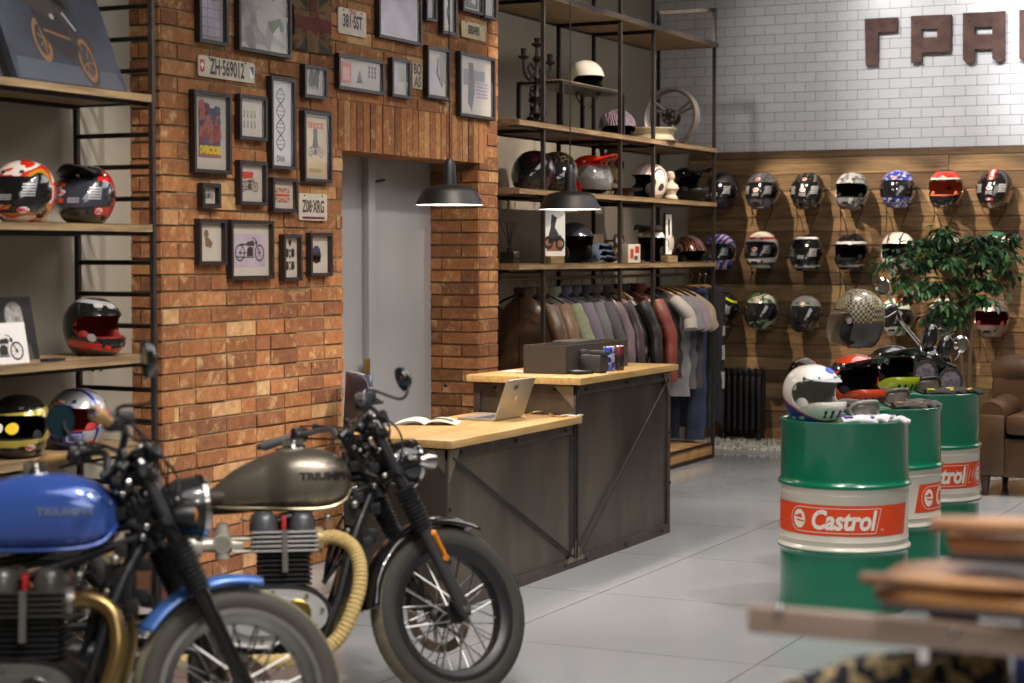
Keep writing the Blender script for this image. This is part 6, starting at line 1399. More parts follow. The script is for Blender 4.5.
    for s in(-1,1):
        sub=thing('rear_shock',None,None); sub.parent=root; m=MB(); m.tube((.06,s*.15,.34),(.20,s*.14,.68),.012); P('damper',m,chrome,sub)
        m=MB(); hel=[]; a_=Vector((.085,s*.15,.40)); b_=Vector((.19,s*.14,.655)); 
        for i in range(97): t=i/96; q=a_.lerp(b_,t); th=t*2*PI*8; hel.append(q+Vector((.026*cos(th)*.92,.026*sin(th),-.026*cos(th)*.38)))
        m.path(hel,.0055,6); P('spring',m,bk_satin,sub)
    # ---- frame
    m=MB(); hd=Vector((1.17,0,.84)); r_=.016
    m.path(spline([hd,(1.05,0,.82),(.80,0,.74),(.55,0,.72),(.15,0,.72)],6),r_,10)
    m.tube((1.145,0,.90),(1.20,0,.76),.030,n=16)
    for s in(-1,1):
        m.path(spline([(1.17,s*.02,.78),(1.10,s*.09,.62),(1.02,s*.14,.36),(.92,s*.15,.22),(.6,s*.15,.21),(.42,s*.15,.30),(.40,s*.14,.55),(.45,s*.10,.70)],6),r_,10)
        m.path([(.42,s*.15,.33),(.0,s*.12,.325)],.018,10); m.path([(.45,s*.11,.70),(.05,s*.12,.74)],.013,8)
        m.path([(1.16,s*.03,.80),(.82,s*.10,.68)],.013,10)
    P('frame',m,bk_satin)
    # ---- engine (parallel twin)
    en=thing('engine',None,None); en.parent=root
    m=MB(); m.prism(smooth_poly([(.52,.30),(.56,.24),(.80,.22),(.98,.25),(1.02,.34),(.97,.42),(.86,.455),(.66,.46),(.53,.42)],4),-.15,.15,'y'); P('crankcase',m,eng,en)
    for s in(-1,1):
        y0=s*.15; m=MB(); m.prism(smooth_poly([(.60,.31),(.66,.25),(.84,.25),(.97,.30),(.99,.37),(.93,.425),(.80,.44),(.66,.42)],5),y0,y0+s*.035,'y'); m.prism(smooth_poly([(.66,.33),(.70,.285),(.83,.285),(.93,.325),(.94,.37),(.89,.40),(.78,.41),(.69,.39)],5),y0+s*.03,y0+s*.05,'y'); P('side_cover',m,o['cover'],en)
        m=MB(); m.lathe([(.0001,0),(.048,0),(.050,s*.006),(.044,s*.010),(.036,s*.008),(.0001,s*.008)],28,c=(.885,y0+s*.05,.355),axis='y'); P('cover_badge',m,o['badge'],en)
        m=MB()
        for (bx,bz) in((.63,.31),(.68,.262),(.76,.262),(.84,.265),(.95,.31),(.975,.365),(.92,.415),(.80,.43),(.68,.41)): m.tube((bx,y0+s*.03,bz),(bx,y0+s*.044,bz),.008,n=8)
        P('case_bolt',m,chrome2,en)
    m=MB(); m.box(.765,.925,-.125,.125,.43,.62,bev=.01)
    for i in range(7): z=.452+i*.017; m.box(.748,.942,-.15,.15,z,z+.007,bev=.002)
    P('cylinder_block',m,eng,en)
    m=MB()
    for i in range(5): z=.572+i*.0165; m.box(.728,.965,-.172,.172,z,z+.0075,bev=.002)
    P('head_fins',m,o.get('fins',fin_edge),en); m=MB(); m.box(.74,.952,-.15,.15,.565,.65,bev=.008); P('cylinder_head',m,eng,en)
    m=MB(); m.box(.835,.855,-.182,-.16,.50,.65); m.box(.835,.855,.16,.182,.50,.65); P('fin_tab',m,chrome2,en)
    for x0 in(.722,.858):
        m=MB(); 
        def DM(u,v,x0=x0):
            a_=2*PI*u; q=[1,.98,.92,.78,.5,.0001][min(5,int(v*5+.001))]; zz=[0,.02,.045,.06,.07,.073][min(5,int(v*5+.001))]; return (x0+.052+.052*q*math.copysign(abs(cos(a_))**.75,cos(a_)),.165*lerp(1,q,.35)*math.copysign(abs(sin(a_))**.45,sin(a_)),.645+zz)
        m.grid(DM,32,5,closeu=True); P('cam_cover',m,o.get('domec',domes),en)
    m=MB(); m.box(.834,.852,-.14,-.09,.64,.70,bev=.006); m.box(.832,.858,.09,.14,.64,.70,bev=.006); P('plug_cap',m,mat('plug_red',(170,30,28),.5),en,label='red spark plug cap')
    # carburettors / throttle bodies
    for s in(-1,1):
        y=s*.10; m=MB(); m.lathe([(.0001,-.0),(.030,.0),(.034,.01),(.034,.045),(.028,.055),(.0001,.055)],22,c=(.625,y-.03 if s<0 else y-.025,.60),axis='y'); m.tube((.625,y,.55),(.625,y,.655),.027,n=18); m.tube((.625,y,.655),(.625,y,.675),.022,n=16); m.tube((.50,y,.60),(.70,y,.60),.026,n=16)
        m.lathe([(.0001,0),(.033,0),(.035,.006),(.030,.016),(.0001,.018)],22,c=(.625,y+s*.03,.605),axis='y'); m.path([(.66,y+s*.02,.62),(.73,y+s*.03,.62)],.007,8); m.path([(.66,y+s*.02,.575),(.73,y+s*.03,.575)],.007,8)
        P('carburettor',m,mat('carb_alloy',(204,198,184),.34,.55),en); m=MB(); m.lathe([(.0001,0),(.044,0),(.046,.012),(.042,.05),(.034,.055),(.0001,.055)],22,c=(.50,y,.60),axis='x'); m.m=[0]*len(m.m); P('intake_trumpet',m,mat('carb_alloy',(204,198,184),.34,.55),en)
    m=MB(); m.prism(smooth_poly([(.30,.42),(.48,.40),(.50,.64),(.34,.68)],3),-.13,.13,'y'); P('side_panel',m,o.get('panel',bk_satin))
    m=MB(); m.lathe([(.0001,0),(.03,0),(.036,.012),(.036,.02),(.0001,.024)],20,c=(.55,-.17,.455),axis='y'); m.lathe([(.012,-.01),(.02,-.012),(.012,-.014)],14,c=(.55,-.17,.455),axis='y'); m.sphere((.50,-.165,.48),.013,8,6); m.sphere((.60,-.165,.43),.013,8,6); P('ignition_lock',m,chrome2,en)
    # exhausts
    for s in(-1,1):
        ex=thing('exhaust',None,None); ex.parent=root; y=s*.10
        pts=spline([(.955,y*.95,.612),(1.03,y*1.0,.618),(1.095,y*1.15,.575),(1.115,y*1.4,.48),(1.085,y*1.6,.36),(1.02,y*1.75,.25),(.90,y*1.9,.195),(.70,y*2.0,.19),(.45,y*2.1,.20)],10)
        if o['wrapped']: rr_=[.0245+.0035*(0,.7,1,.7)[i%4] for i in range(len(spline(pts,3)))]; pp=spline(pts,3); m=MB(); m.path(pp,rr_,14)
        else: m=MB(); m.path(pts,.027,16)
        P('header_pipe',m,o['pipe'],ex); m=MB(); m.lathe([(.022,-.018),(.045,-.018),(.048,0),(.045,.018),(.024,.02)],22,c=(.965,y*.95,.612),axis='x'); 
        for i in range(10): t=2*PI*i/10; m.box(.95,.982,y*.95+.044*cos(t)-.004,y*.95+.044*cos(t)+.004,.612+.044*sin(t)-.004,.612+.044*sin(t)+.004)
        P('pipe_flange',m,o.get('flange',chrome2),ex)
        m=MB(); m.path([(.47,y*2.1,.20),(.40,y*2.1,.205),(.30,y*2.1,.215),(-.28,y*2.1,.30),(-.33,y*2.1,.307)],[.024,.034,.045,.045,.03],20); P('silencer',m,o.get('sil',bk_satin),ex)
    # brake pedal, peg, side stand
    m=MB(); m.tube((.62,-.15,.27),(.62,-.27,.28),.012); m.path(spline([(.66,-.20,.25),(.78,-.21,.24),(.86,-.20,.28)],5),.007,8); P('foot_peg',m,chrome2)
    m=MB(); m.tube((.62,.15,.27),(.62,.27,.28),.012); m.path([(.55,.14,.22),(.50,.24,.02+.0)],.011,8); m.disc((.50,.245,.012),.03,14,'z',h=.005); P('side_stand',m,bk_satin)
    # wiring clutter behind the headlamp
    m=MB(); rr_=random.Random(3)
    for i in range(9):
        a_=Vector((1.17+rr_.uniform(-.02,.03),rr_.uniform(-.07,.07),.88+rr_.uniform(-.05,.05))); m.path(spline([a_,a_+Vector((-.03,rr_.uniform(-.04,.04),-.1)),(1.06+rr_.uniform(-.04,.04),rr_.uniform(-.06,.06),.60),(.99,rr_.uniform(-.1,.1),.45)],6),.005,6)
    m.box(1.08,1.15,-.055,.055,.60,.70,bev=.01); m.lathe([(.0001,0),(.036,0),(.038,.014),(.0001,.02)],18,c=(1.10,-.075,.69),axis='y');
    for i in range(16):
        q=(1.13+rr_.uniform(-.05,.06),rr_.uniform(-.09,.09),.70+rr_.uniform(-.12,.18)); m.box(q[0]-.018,q[0]+.02,q[1]-.015,q[1]+.015,q[2]-.02,q[2]+.02,bev=.004)
    P('wiring',m,bk_satin)
    m=MB(); m.prism([(1.03,.40),(1.075,.40),(1.115,.60),(1.07,.61)],-.11,.11,'y'); 
    for i in range(9): z=.42+i*.02; m.box(1.035+(z-.4)*.19,1.09+(z-.4)*.19,-.113,.113,z,z+.006)
    P('oil_cooler',m,bk_satin)
    m=FM(); 
    for i in range(26):
        q=T(rr_.uniform(.56,.80),rr_.uniform(-.13,.11),rr_.uniform(-.10,.06)); m.path([q,q+Vector((rr_.uniform(-.035,.035),rr_.uniform(-.035,.035),rr_.uniform(-.035,.035)))],rr_.uniform(.010,.019),8)
    P('switchgear_wiring',m,bk_satin)
    m=FM()
    for i in range(12):
        q=T(rr_.uniform(.56,.82),rr_.uniform(-.15,-.03),rr_.uniform(-.09,.07)); m.sphere(q,rr_.uniform(.007,.012),8,6)
    P('bright_fastener',m,chrome,kind='stuff')
    m=MB(); 
    for (q,r_) in(((1.10,-.10,.735),.016),((1.175,-.045,.80),.013),((1.075,-.09,.64),.011),((1.0,-.13,.69),.013),((.70,-.12,.69),.009)): m.sphere(q,r_,12,8); m.tube(q,(q[0],q[1]+.05,q[2]),r_*.6)
    P('frame_bolt',m,chrome2)
    return root
red_seam=mat('grey_seam',(168,156,124),.3,.6)
grey_tank=mat('bronze_grey_paint',(122,114,101),.34,.7,coat=.4); blue_tank=mat('blue_paint',(64,98,184),.18,.25,coat=1)
bike('bronze-grey motorcycle with tan wrapped exhaust, parked in front of the low counter',(449,611),7.0,9,28,7,dict(
 rim=bk_satin,slider=fork_grey,fender=(66,178),fcol=bk_gloss,bowl=bk_gloss,hr=.085,ind=.25,reflector=True,gauges=1,bar=(.055,.14,.37,.02),barc=chrome2,grip=mat('grip_grey',(120,120,122),.5,.2),
 mirrors=[(-1,(403,379),6.6,(.9,-.2,.35))],mshell=bk_gloss,stem=mat('stem_grey',(96,94,96),.3,.6),mr=.045,tank=[(.565,.712,.728,.02),(.59,.700,.775,.05),(.66,.695,.835,.083),(.74,.692,.878,.10),(.80,.690,.902,.112),(.85,.688,.915,.142),(.92,.686,.920,.150),(1.0,.690,.908,.146),(1.06,.712,.880,.125),(1.088,.750,.840,.08),(1.094,.775,.815,.03)],
 tankc=grey_tank,seam=red_seam,text=(.995,.812,.036),textc=mat('tank_text_dark',(30,26,24),.4),cap=.55,cover=caseal,badge=mat('badge_brass',(176,150,80),.25,.9),wrapped=True,pipe=wrap,flange=mat('flange_tan',(170,150,110),.5,.5),panel=mat('side_panel_brown',(96,60,40),.6)))
bike('blue motorcycle with gold exhaust pipes and tan grips, nearest at the lower left',(238,691),5.72,5,22,8,dict(
 indc=bk_satin,
 rim=chrome2,slider=bk_gloss,fender=(78,147),fcol=mat('blue_fender',(66,112,186),.2,.2,coat=1),bowl=mat('bowl_chrome_black',(62,62,64),.12,.6),hr=.098,ind=.16,gauges=2,bar=(.10,.13,.37,.0),barc=bk_satin,grip=mat('grip_tan',(196,154,96),.6),gs=1.25,
 mirrors=[(-1,(147,359),5.25,(.99,-.12,.1)),(1,(60,421),6.0,(-.45,.85,.15))],mr=.056,tank=[(.48,.755,.775,.03),(.52,.742,.84,.08),(.60,.735,.90,.115),(.70,.732,.94,.13),(.80,.730,.965,.135),(.90,.730,.972,.138),(.99,.734,.960,.134),(1.06,.750,.925,.115),(1.092,.785,.885,.075),(1.10,.81,.86,.03)],
 tankc=blue_tank,text=(.955,.852,.031),textc=mat('tank_text_silver',(128,150,200),.25,.6),cap=.5,cover=mat('dark_case',(150,150,150),.3,.8),badge=mat('badge_dark',(80,80,78),.3,.8),wrapped=False,pipe=gold_pipe,sil=gold_pipe,domec=mat('cam_cover_pewter',(96,94,90),.3,.5),fins=mat('fin_dark',(86,84,82),.35,.8),tread=mat('tread_pale',(128,122,100),.8,bump=.3,scale=30),tyre=mat('tyre_warm',(62,59,52),.7,bump=.2,scale=50)))

# ---- third motorcycle, facing the viewer behind the drums
def third():
    base=atD(936,372,12.1); ln=R(16)
    M0=Matrix.Translation((base.x,base.y,0))@Matrix.Rotation(YAW+R(14),4,'Z')  # +x = image right, -y = toward viewer
    root=thing('motorcycle','black motorcycle with twin round headlamps and tall chrome mirrors, facing forward behind the drums','motorcycle',M0.translation,(0,ln,YAW+R(14)))
    inv=(M0@Matrix.Rotation(ln,4,'Y')).inverted(); Lc=lambda px,py,d: inv@atD(px,py,d)
    P=lambda n_,m,mt,par=None: obj(n_,m,mt,par or root)
    A=Lc(925,373,11.9); B=Lc(950,381,11.9)
    for q in(A,B):
        s=thing('headlamp',None,None); s.parent=root
        m=MB(); m.lathe([(.0001,.10),(.04,.095),(.070,.05),(.078,0)],32,c=q,axis='y'); P('bowl',m,bk_gloss,s); m=MB(); m.lathe([(.078,0),(.085,-.004),(.083,-.018),(.070,-.018)],32,c=q,axis='y'); P('trim_ring',m,mat('ring_steel',(120,118,122),.15,.9),s)
        m=MB(); m.lathe([(.0001,-.022),(.05,-.02),(.072,-.012)],28,c=q,axis='y'); 
        P('lens',m,mat('headlamp_glass',(120,114,124),.15,.5,var=.5,scale=50,coat=1),s)
    mid=(A+B)/2
    for px,py in((930,337),(945,348)):
        q=Lc(px,py,11.95); m=MB(); m.sphere(q,(.052,.04,.085),20,14); P('instrument_pod',m,bk_gloss)
    a,b=Lc(921,352,11.95),Lc(952,366,11.95); ax=(b-a).normalized()
    m=MB(); m.sphere(mid+Vector((0,.10,.10)),(.12,.08,.09),16,10); m.sphere(mid+Vector((.02,.12,-.06)),(.13,.09,.10),16,10); P('headstock_cowl',m,bk_gloss)
    m=MB(); m.path(spline([a,b,b+ax*.04+Vector((0,.03,.0)),b+ax*.09+Vector((0,.12,-.02)),b+ax*.12+Vector((0,.24,-.05))],6),.0125,10); P('handlebar',m,bk_satin)
    m=MB(); m.path(spline([a,a+Vector((-.02,.02,.05)),Lc(905,322,11.9)+Vector((0,.05,0)),Lc(893,306,11.8),Lc(878,312,11.8)],6),.0125,10); P('handlebar',m,chrome)
    m=MB(); q=Lc(872,316,11.8); m.path([Lc(893,306,11.8),q],.02,10); m.sphere(Lc(893,308,11.8),.03,10,8); P('grip',m,bk_satin); m=MB(); m.path(spline([Lc(896,312,11.75),Lc(886,318,11.7),Lc(874,322,11.7)],5),.008,8); P('lever',m,bk_satin)
    m=MB(); g1=b+ax*.10+Vector((0,.16,-.03)); g2=b+ax*.12+Vector((0,.28,-.06)); m.path([g1,g2],.019,10); m.sphere(g1,.03,10,8); P('grip',m,bk_satin)
    for (px,py),(qx,qy) in(((882,286),(897,312)),((961,344),(954,360))):
        s=thing('mirror',None,None); s.parent=root
        q=Lc(px,py,11.8); st=Lc(qx,qy,11.9); m=MB(); m.path(spline([st,(st+q)/2+Vector((.01,0,-.01)),q],6),.007,8); P('mirror_stem',m,chrome,s)
        m=MB(); m.lathe([(.0001,-.03),(.04,-.025),(.055,-.006),(.055,.004),(.0001,.006)],24,c=q,axis='y'); P('mirror_shell',m,chrome,s)
    fx=mid.x; hz=mid.z
    for s in(-1,1):
        m=MB(); x=fx+s*.10; m.tube((x,.06,hz+.12),(x,-.16,.33),.027,n=14); m.tube((x,-.05,.62),(x,-.16,.33),.034,n=14); P('fork_leg',m,bk_satin)
    m=MB(); m.box(fx-.13,fx+.13,.0,.09,hz-.10,hz-.06,bev=.01); m.box(fx-.13,fx+.13,.03,.10,hz+.10,hz+.13,bev=.01); m.path([(fx-.05,-.0,hz),(fx+.05,.0,hz)],.02,8); P('triple_clamp',m,bk_satin)
    c=(fx,-.17,.32); m=MB(); tw=.12; rr=.31; pr=[(rr,0),(rr-.016,tw*.40),(rr-.04,tw*.5),(rr-.08,tw*.42),(rr-.09,0)]; m.lathe([(r_,-y) for r_,y in reversed(pr)][1:]+pr,48,axis='x',c=c); P('tyre',m,rubber)
    m=MB(); m.lathe([(.22,-.04),(.235,0),(.22,.04),(.20,.04),(.205,0),(.20,-.04),(.22,-.04)],40,axis='x',c=c); m.lathe([(.0001,-.09),(.03,-.09),(.04,0),(.03,.09),(.0001,.09)],16,axis='x',c=c)
    for i in range(5): t=i*2*PI/5; m.tube((c[0],c[1]+.03*cos(t),c[2]+.03*sin(t)),(c[0],c[1]+.21*cos(t),c[2]+.21*sin(t)),.014,n=8)
    P('rim',m,bk_satin)
    m=MB(); m.grid(lambda u,v:(fx+(v-.5)*.15,c[1]+(rr+.03)*cos(R(lerp(40,150,u))),c[2]+(rr+.03+.01*(1-(2*v-1)**2))*sin(R(lerp(40,150,u)))),20,6); obj('front_fender',m,bk_gloss,root,solid=.004)
    m=MB(); m.grid(lambda u,v:(fx+(.02+.15*sin(min(1,v*1.25)*PI*.62))*math.copysign(abs(cos(2*PI*u))**.8,cos(2*PI*u)),.12+v*.52,hz+.02-.05*v+.12*math.copysign(abs(sin(2*PI*u))**.8,sin(2*PI*u))),30,16,closeu=True); P('fuel_tank',m,bk_gloss)
    m=MB(); m.box(fx-.17,fx+.17,.15,.55,.28,.72,bev=.04); P('engine',m,eng); m=MB(); m.box(fx-.12,fx+.12,.6,1.15,hz-.12,hz-.04,bev=.03); P('seat',m,seat_m)
    c2=(fx,1.22,.32); m=MB(); tw=.17; pr=[(rr,0),(rr-.016,tw*.40),(rr-.04,tw*.5),(rr-.08,tw*.42),(rr-.09,0)]; m.lathe([(r_,-y) for r_,y in reversed(pr)][1:]+pr,48,axis='x',c=c2); P('tyre',m,rubber); m=MB(); m.lathe([(.225,-.06),(.2,0),(.225,.06),(.06,.03),(.0001,.03),(.0001,-.03),(.06,-.03),(.225,-.06)],36,axis='x',c=c2); P('rim',m,bk_satin)
    m=MB(); m.box(fx-.05,fx+.05,.55,1.25,.28,.36,bev=.02); P('swingarm',m,bk_satin)
    return root
third()
# checked open-face helmet hanging from that motorcycle's handlebar end
q=atD(857,320,11.75)
chk=bpy.data.materials.new('checked_paint'); chk.use_nodes=True; nt=chk.node_tree; N=nt.nodes.new; L=nt.links.new; b=nt.nodes['Principled BSDF']
tc=N('ShaderNodeTexCoord'); sp=N('ShaderNodeSeparateXYZ'); ck=N('ShaderNodeTexChecker'); ck.inputs['Scale'].default_value=84; ck.inputs['Color1'].default_value=lin((136,126,98)); ck.inputs['Color2'].default_value=lin((46,43,43)); mr=N('ShaderNodeMath'); mr.operation='GREATER_THAN'; mr.inputs[1].default_value=.11
mx=N('ShaderNodeMix'); mx.data_type='RGBA'; mx.inputs[6].default_value=lin((66,62,62)); L(tc.outputs['Object'],ck.inputs[0]); L(tc.outputs['Object'],sp.inputs[0]); L(sp.outputs[2],mr.inputs[0]); L(mr.outputs[0],mx.inputs[0]); L(ck.outputs[0],mx.inputs[7]); L(mx.outputs[2],b.inputs['Base Color']); b.inputs['Roughness'].default_value=.3
h=helmet('dark helmet with gold checked crown hanging on the handlebar behind the drums','jet',(q.x,q.y,q.z-.17),-164,chk,zs=1.12,size=1.26,visor=None,liner=pad_black)
m=MB(); S=hsurf('jet'); m.tube(S(R(78),vz('jet',.12)),S(R(78),vz('jet',.12))+Vector((.02,0,0)),.018,.012,14); m.tube(S(R(-78),vz('jet',.12)),S(R(-78),vz('jet',.12))-Vector((.02,0,0)),.018,.012,14); obj('pivot_button',m,silver_foil,h)
m=MB(); m.grid(lambda u,v:(hsurf('jet',off=.008)(R(lerp(28,96,u)),vz('jet',lerp(.15,.03,v)))+Vector((0,0,-.035*v*u))),10,8); obj('side_shield',m,mat('clear_flap',(120,112,100),.15,alpha=.6),h,solid=.002)
m=MB(); m.sphere((.085,.03,.02),(.02,.03,.03),10,8); obj('ear_lining',m,pad_red,h,label='red ear lining')
# ================================================================ PLANT
def plant():
    PD=14.6; b=atD(966,420,PD); root=thing('potted_tree','leafy green indoor tree in a dark pot between the drums and the plank wall','plant',(b.x,b.y,0))
    rr_=random.Random(21); U=Vector((cos(YAW),sin(YAW),0)); D_=Vector((-sin(YAW),cos(YAW),0))
    m=MB(); m.lathe([(.0001,0),(.15,0),(.19,.30),(.205,.38),(.195,.385),(.175,.34),(.0001,.34)],36); obj('pot',m,mat('pot_dark',(44,42,42),.5),root)
    m=MB(); m.lathe([(.0001,.345),(.178,.342)],24); obj('soil',m,mat('soil',(50,38,28),.95,bump=.5,scale=60),root)
    inv=Vector((b.x,b.y,0)); P_=lambda px,py,dd=0: atD(px,py,PD+dd*.8)-inv
    bark=mat('bark',(92,74,52),.85,bump=.4,scale=30); ends=[]
    m=MB()
    t1=spline([(0,0,.34),P_(962,372),P_(960,330),P_(965,300),P_(958,272),P_(948,252)],5); t2=spline([(.03,.02,.34),P_(969,370),P_(972,325),P_(966,290),P_(975,262),P_(988,246)],5)
    m.path(t1,[.022-.012*i/len(t1) for i in range(len(t1))],8); m.path(t2,[.020-.011*i/len(t2) for i in range(len(t2))],8)
    tips=[(884,262,-.1),(895,250,.1),(902,275,0),(912,262,-.2),(905,295,.0),(918,248,.1),(925,288,-.2),(930,262,.2),(935,240,0),(945,232,-.1),(950,262,-.3),(955,282,.1),(962,246,.2),(972,236,-.1),(980,256,-.2),(990,238,.1),(1000,262,-.1),(1008,245,.1),(1016,258,-.2),(985,285,0),(1003,285,.1),(940,305,-.15),(925,315,.1),(975,270,.2),(992,300,-.15),(955,318,0),(1020,235,0),(970,300,.1),(913,240,.05),(898,285,-.15),(940,225,.0),(1018,275,.1)]
    leaves=MB()
    def leaf(p,dir_,s):
        d=Vector(dir_).normalized(); side=d.cross(Vector((rr_.uniform(-.3,.3),rr_.uniform(-.3,.3),1))).normalized(); up=side.cross(d)
        pts=[p,p+d*s*.3+side*s*.2+up*s*.05,p+d*s*.65+side*s*.2+up*s*.02,p+d*s+up*-s*.12,p+d*s*.65-side*s*.2+up*s*.02,p+d*s*.3-side*s*.2+up*s*.05,p+d*s*.45-up*s*.03]
        leaves.add(pts,[(0,1,6),(1,2,6),(2,3,6),(3,4,6),(4,5,6),(5,0,6)],rr_.choice((0,0,1,2)))
    allp=t1[12:]+t2[12:]
    for (x,y,dd) in tips:
        e_=P_(x,y,dd); s=min(allp,key=lambda q:(q-e_).length+.3*max(0,q.z-e_.z)); br=spline([s,(s+e_)/2+Vector((0,0,.05)),e_],8); m.path(br,[.007-.005*i/len(br) for i in range(len(br))],6)
        for i,q in enumerate(br[4:]):
            nl=3 if i>2 else 1
            for k in range(nl*1+1):
                a=rr_.uniform(0,6.28); dv=Vector((cos(a),sin(a),rr_.uniform(-.9,.15))); tw=q+dv*rr_.uniform(.02,.07); leaf(tw,dv+Vector((0,0,-.35)),rr_.uniform(.055,.095))
        for k in range(8):
            a=rr_.uniform(0,6.28); dv=Vector((cos(a),sin(a),rr_.uniform(-1.,.3))); leaf(e_+dv*rr_.uniform(0,.09),dv+Vector((0,0,-.4)),rr_.uniform(.055,.095))
    obj('trunk',m,bark,root)
    obj('foliage',leaves,[mat('leaf_dark',(26,62,34),.4,coat=.1),mat('leaf_mid',(44,88,46),.45,coat=.1),mat('leaf_light',(76,120,60),.5)],root)
plant()

# ================================================================ ARMCHAIR
lth=mat('worn_leather',(84,56,30),.42,0,scale=3,bump=.5,bscale=8,col2=(46,30,18),coat=.2)
q=atZ(998,493,0); sx_=q.x; 
ac=atD(976,430,12.9); sx_=ac.x+.06; q=Vector((0,ac.y,0))
r_=thing('leather_armchair','worn brown leather armchair with wooden foot at the right edge by the plank wall','armchair',(sx_-.06,q.y-.03,0),(0,0,R(0)))
W_,D_=1.1,.80
m=MB(); m.box(.03,W_-.03,.03,D_-.03,.13,.40,bev=.03); obj('base',m,lth,r_)
m=MB(); 
m.box(-.0,.20,-.0,D_-.1,.14,.56,bev=.03); m.path([(.10,.02,.55),(.10,.3,.555),(.10,D_-.12,.57)],[.095,.10,.10],20); obj('armrest',m,lth,r_)
m=MB(); m.box(W_-.20,W_,-.0,D_-.1,.14,.56,bev=.03); m.path([(W_-.10,.02,.55),(W_-.10,.3,.555),(W_-.10,D_-.12,.57)],[.095,.10,.10],20); obj('armrest',m,lth,r_)
m=MB(); m.box(.2,W_-.2,-.02,D_-.2,.42,.56,bev=.05); obj('seat_cushion',m,lth,r_)
m=MB(); m.box(-.02,W_+.02,D_-.24,D_,.4,.84,bev=.09); m.path([(-.01,D_-.13,.80),(.1,D_-.13,.82),(W_-.1,D_-.13,.82),(W_+.01,D_-.13,.80)],[.09,.12,.12,.09],18); obj('backrest',m,lth,r_)
for x in(.06,W_-.06):
    for y in(.06,D_-.06): m=MB(); m.lathe([(.0001,0),(.018,0),(.022,.03),(.032,.08),(.038,.14),(.0001,.15)],16,c=(x,y,0)); obj('leg',m,mat('foot_wood',(60,38,28),.4),r_)

# ================================================================ FOREGROUND TABLE
TX,TZ=0,1.062
a=atZ(747,606,TZ); b=atZ(1100,631,TZ)
rail_m=mat('table_rail',(216,190,176),.3,.3)
y0=a.y; x0=a.x; Ln=1.5; Dp=.62
r_=thing('display_table','metal-framed display table with a lower shelf, cropped at the lower right corner','table',(x0,y0,0))
TU=.50
m=MB(); m.box(0,Ln,0,.03,TZ-.045,TZ,bev=.004); m.box(TU,Ln,Dp-.03,Dp,TZ-.045,TZ,bev=.004); m.box(TU,TU+.03,.03,Dp-.03,TZ-.045,TZ,bev=.004); m.box(Ln-.03,Ln,.03,Dp-.03,TZ-.045,TZ,bev=.004); obj('top_frame',m,rail_m,r_)
m=MB(); m.box(TU+.03,Ln-.031,.031,Dp-.031,TZ-.03,TZ-.004); obj('top_board',m,mat('table_board',(60,44,36),.6),r_)
for x in(TU+.10,Ln-.04):
    for y in(.08,Dp-.04): m=MB(); m.box(x,x+.04,y-.02,y+.02,0,TZ-.045,bev=.003); obj('leg',m,black_steel,r_)
SHZ=.86
m=MB(); m.box(-.0,Ln,.02,Dp-.01,SHZ-.03,SHZ,bev=.003); obj('lower_shelf',m,mat('shelf_dark',(44,44,54),.6),r_)
m=MB()
for px,py in((780,610),(955,632)): q=atY(px,py,y0-.002); m.sphere((q.x-x0,-.004,q.z),.009,12,8)
obj('glint_bead',m,chrome,r_)  # chrome beads added on the rail to give bright glints
# things on it
zt=TZ+.001
def T_(u,v,z=zt): return Vector((x0+u,y0+v,z))
br=mat('caramel_leather',(206,150,96),.42,0,scale=5,bump=.5,bscale=9,col2=(110,70,44))
def folded(label,p,w,d,h,mt,rz,seed,under=None,name='folded_jacket',cat='jacket'):
    r_=thing(name,label,cat,p,(0,0,R(rz))); 
    def f(u,v):
        a=2*PI*u; s=abs(sin(PI*v))**.25 if 0<v<1 else 0; return ((v-.5)*w+.01*sin(a*3+seed),(d/2+.012*sin(v*17+seed))*math.copysign(abs(cos(a))**.6,cos(a))*s,h*.5+(h*.5*s)*math.copysign(abs(sin(a))**.7,sin(a))*(1+.15*sin(v*11+seed)+.1*sin(a*2+v*9)))
    m=MB(); m.grid(f,36,30,closeu=True); obj('folded_body',m,mt,r_)
    m=MB(); m.path(spline([(-.5*w,-.3*d,h*.9),(-.2*w,-.42*d,h*1.05),(.15*w,-.40*d,h*1.0),(.5*w,-.3*d,h*.95)],8),[h*.28]*25,12,flat=.6); obj('folded_sleeve',m,mt,r_)
    m=MB(); m.path(spline([(-.45*w,-.46*d,h*.35),(0,-.52*d,h*.42),(.48*w,-.48*d,h*.4)],8),[h*.2]*17,10,flat=.5); obj('lining_edge',m,under or black_ink,r_)
q=atY(905,602,y0+.2)
folded('tan leather jacket folded flat on the display table, lowest of the leather pile',T_(.60,.19),.84,.42,.06,br,3,1.0,mat('lining_dark',(40,34,36),.8))
folded('brown leather jacket folded on top of the tan one on the display table',T_(.71,.20,zt+.068),.84,.34,.08,mat('brown_leather2',(214,158,112),.4,0,scale=4,bump=.5,bscale=8,col2=(84,54,40)),-4,2.2,mat('lining_black',(26,24,28),.8))
r_=thing('wooden_box','brown wooden tray box on the folded leather at the right edge','box',T_(.77,.47,zt+.001),(0,0,R(-2)))
m=MB(); w_,d_,h_=.5,.10,.10; t=.012; m.box(0,w_,0,t,0,h_,bev=.002); m.box(0,w_,d_-t,d_,0,h_,bev=.002); m.box(0,t,t,d_-t,0,h_); m.box(w_-t,w_,t,d_-t,0,h_); m.box(t,w_-t,t,d_-t,0,t); obj('box_body',m,wood('box_wood',(120,74,44),(160,106,66),5,(2,12,12)),r_)
r_=thing('knitted_scarf','crumpled purple and white scarf lying in the wooden tray box','scarf',T_(.82,.496,zt+.062))
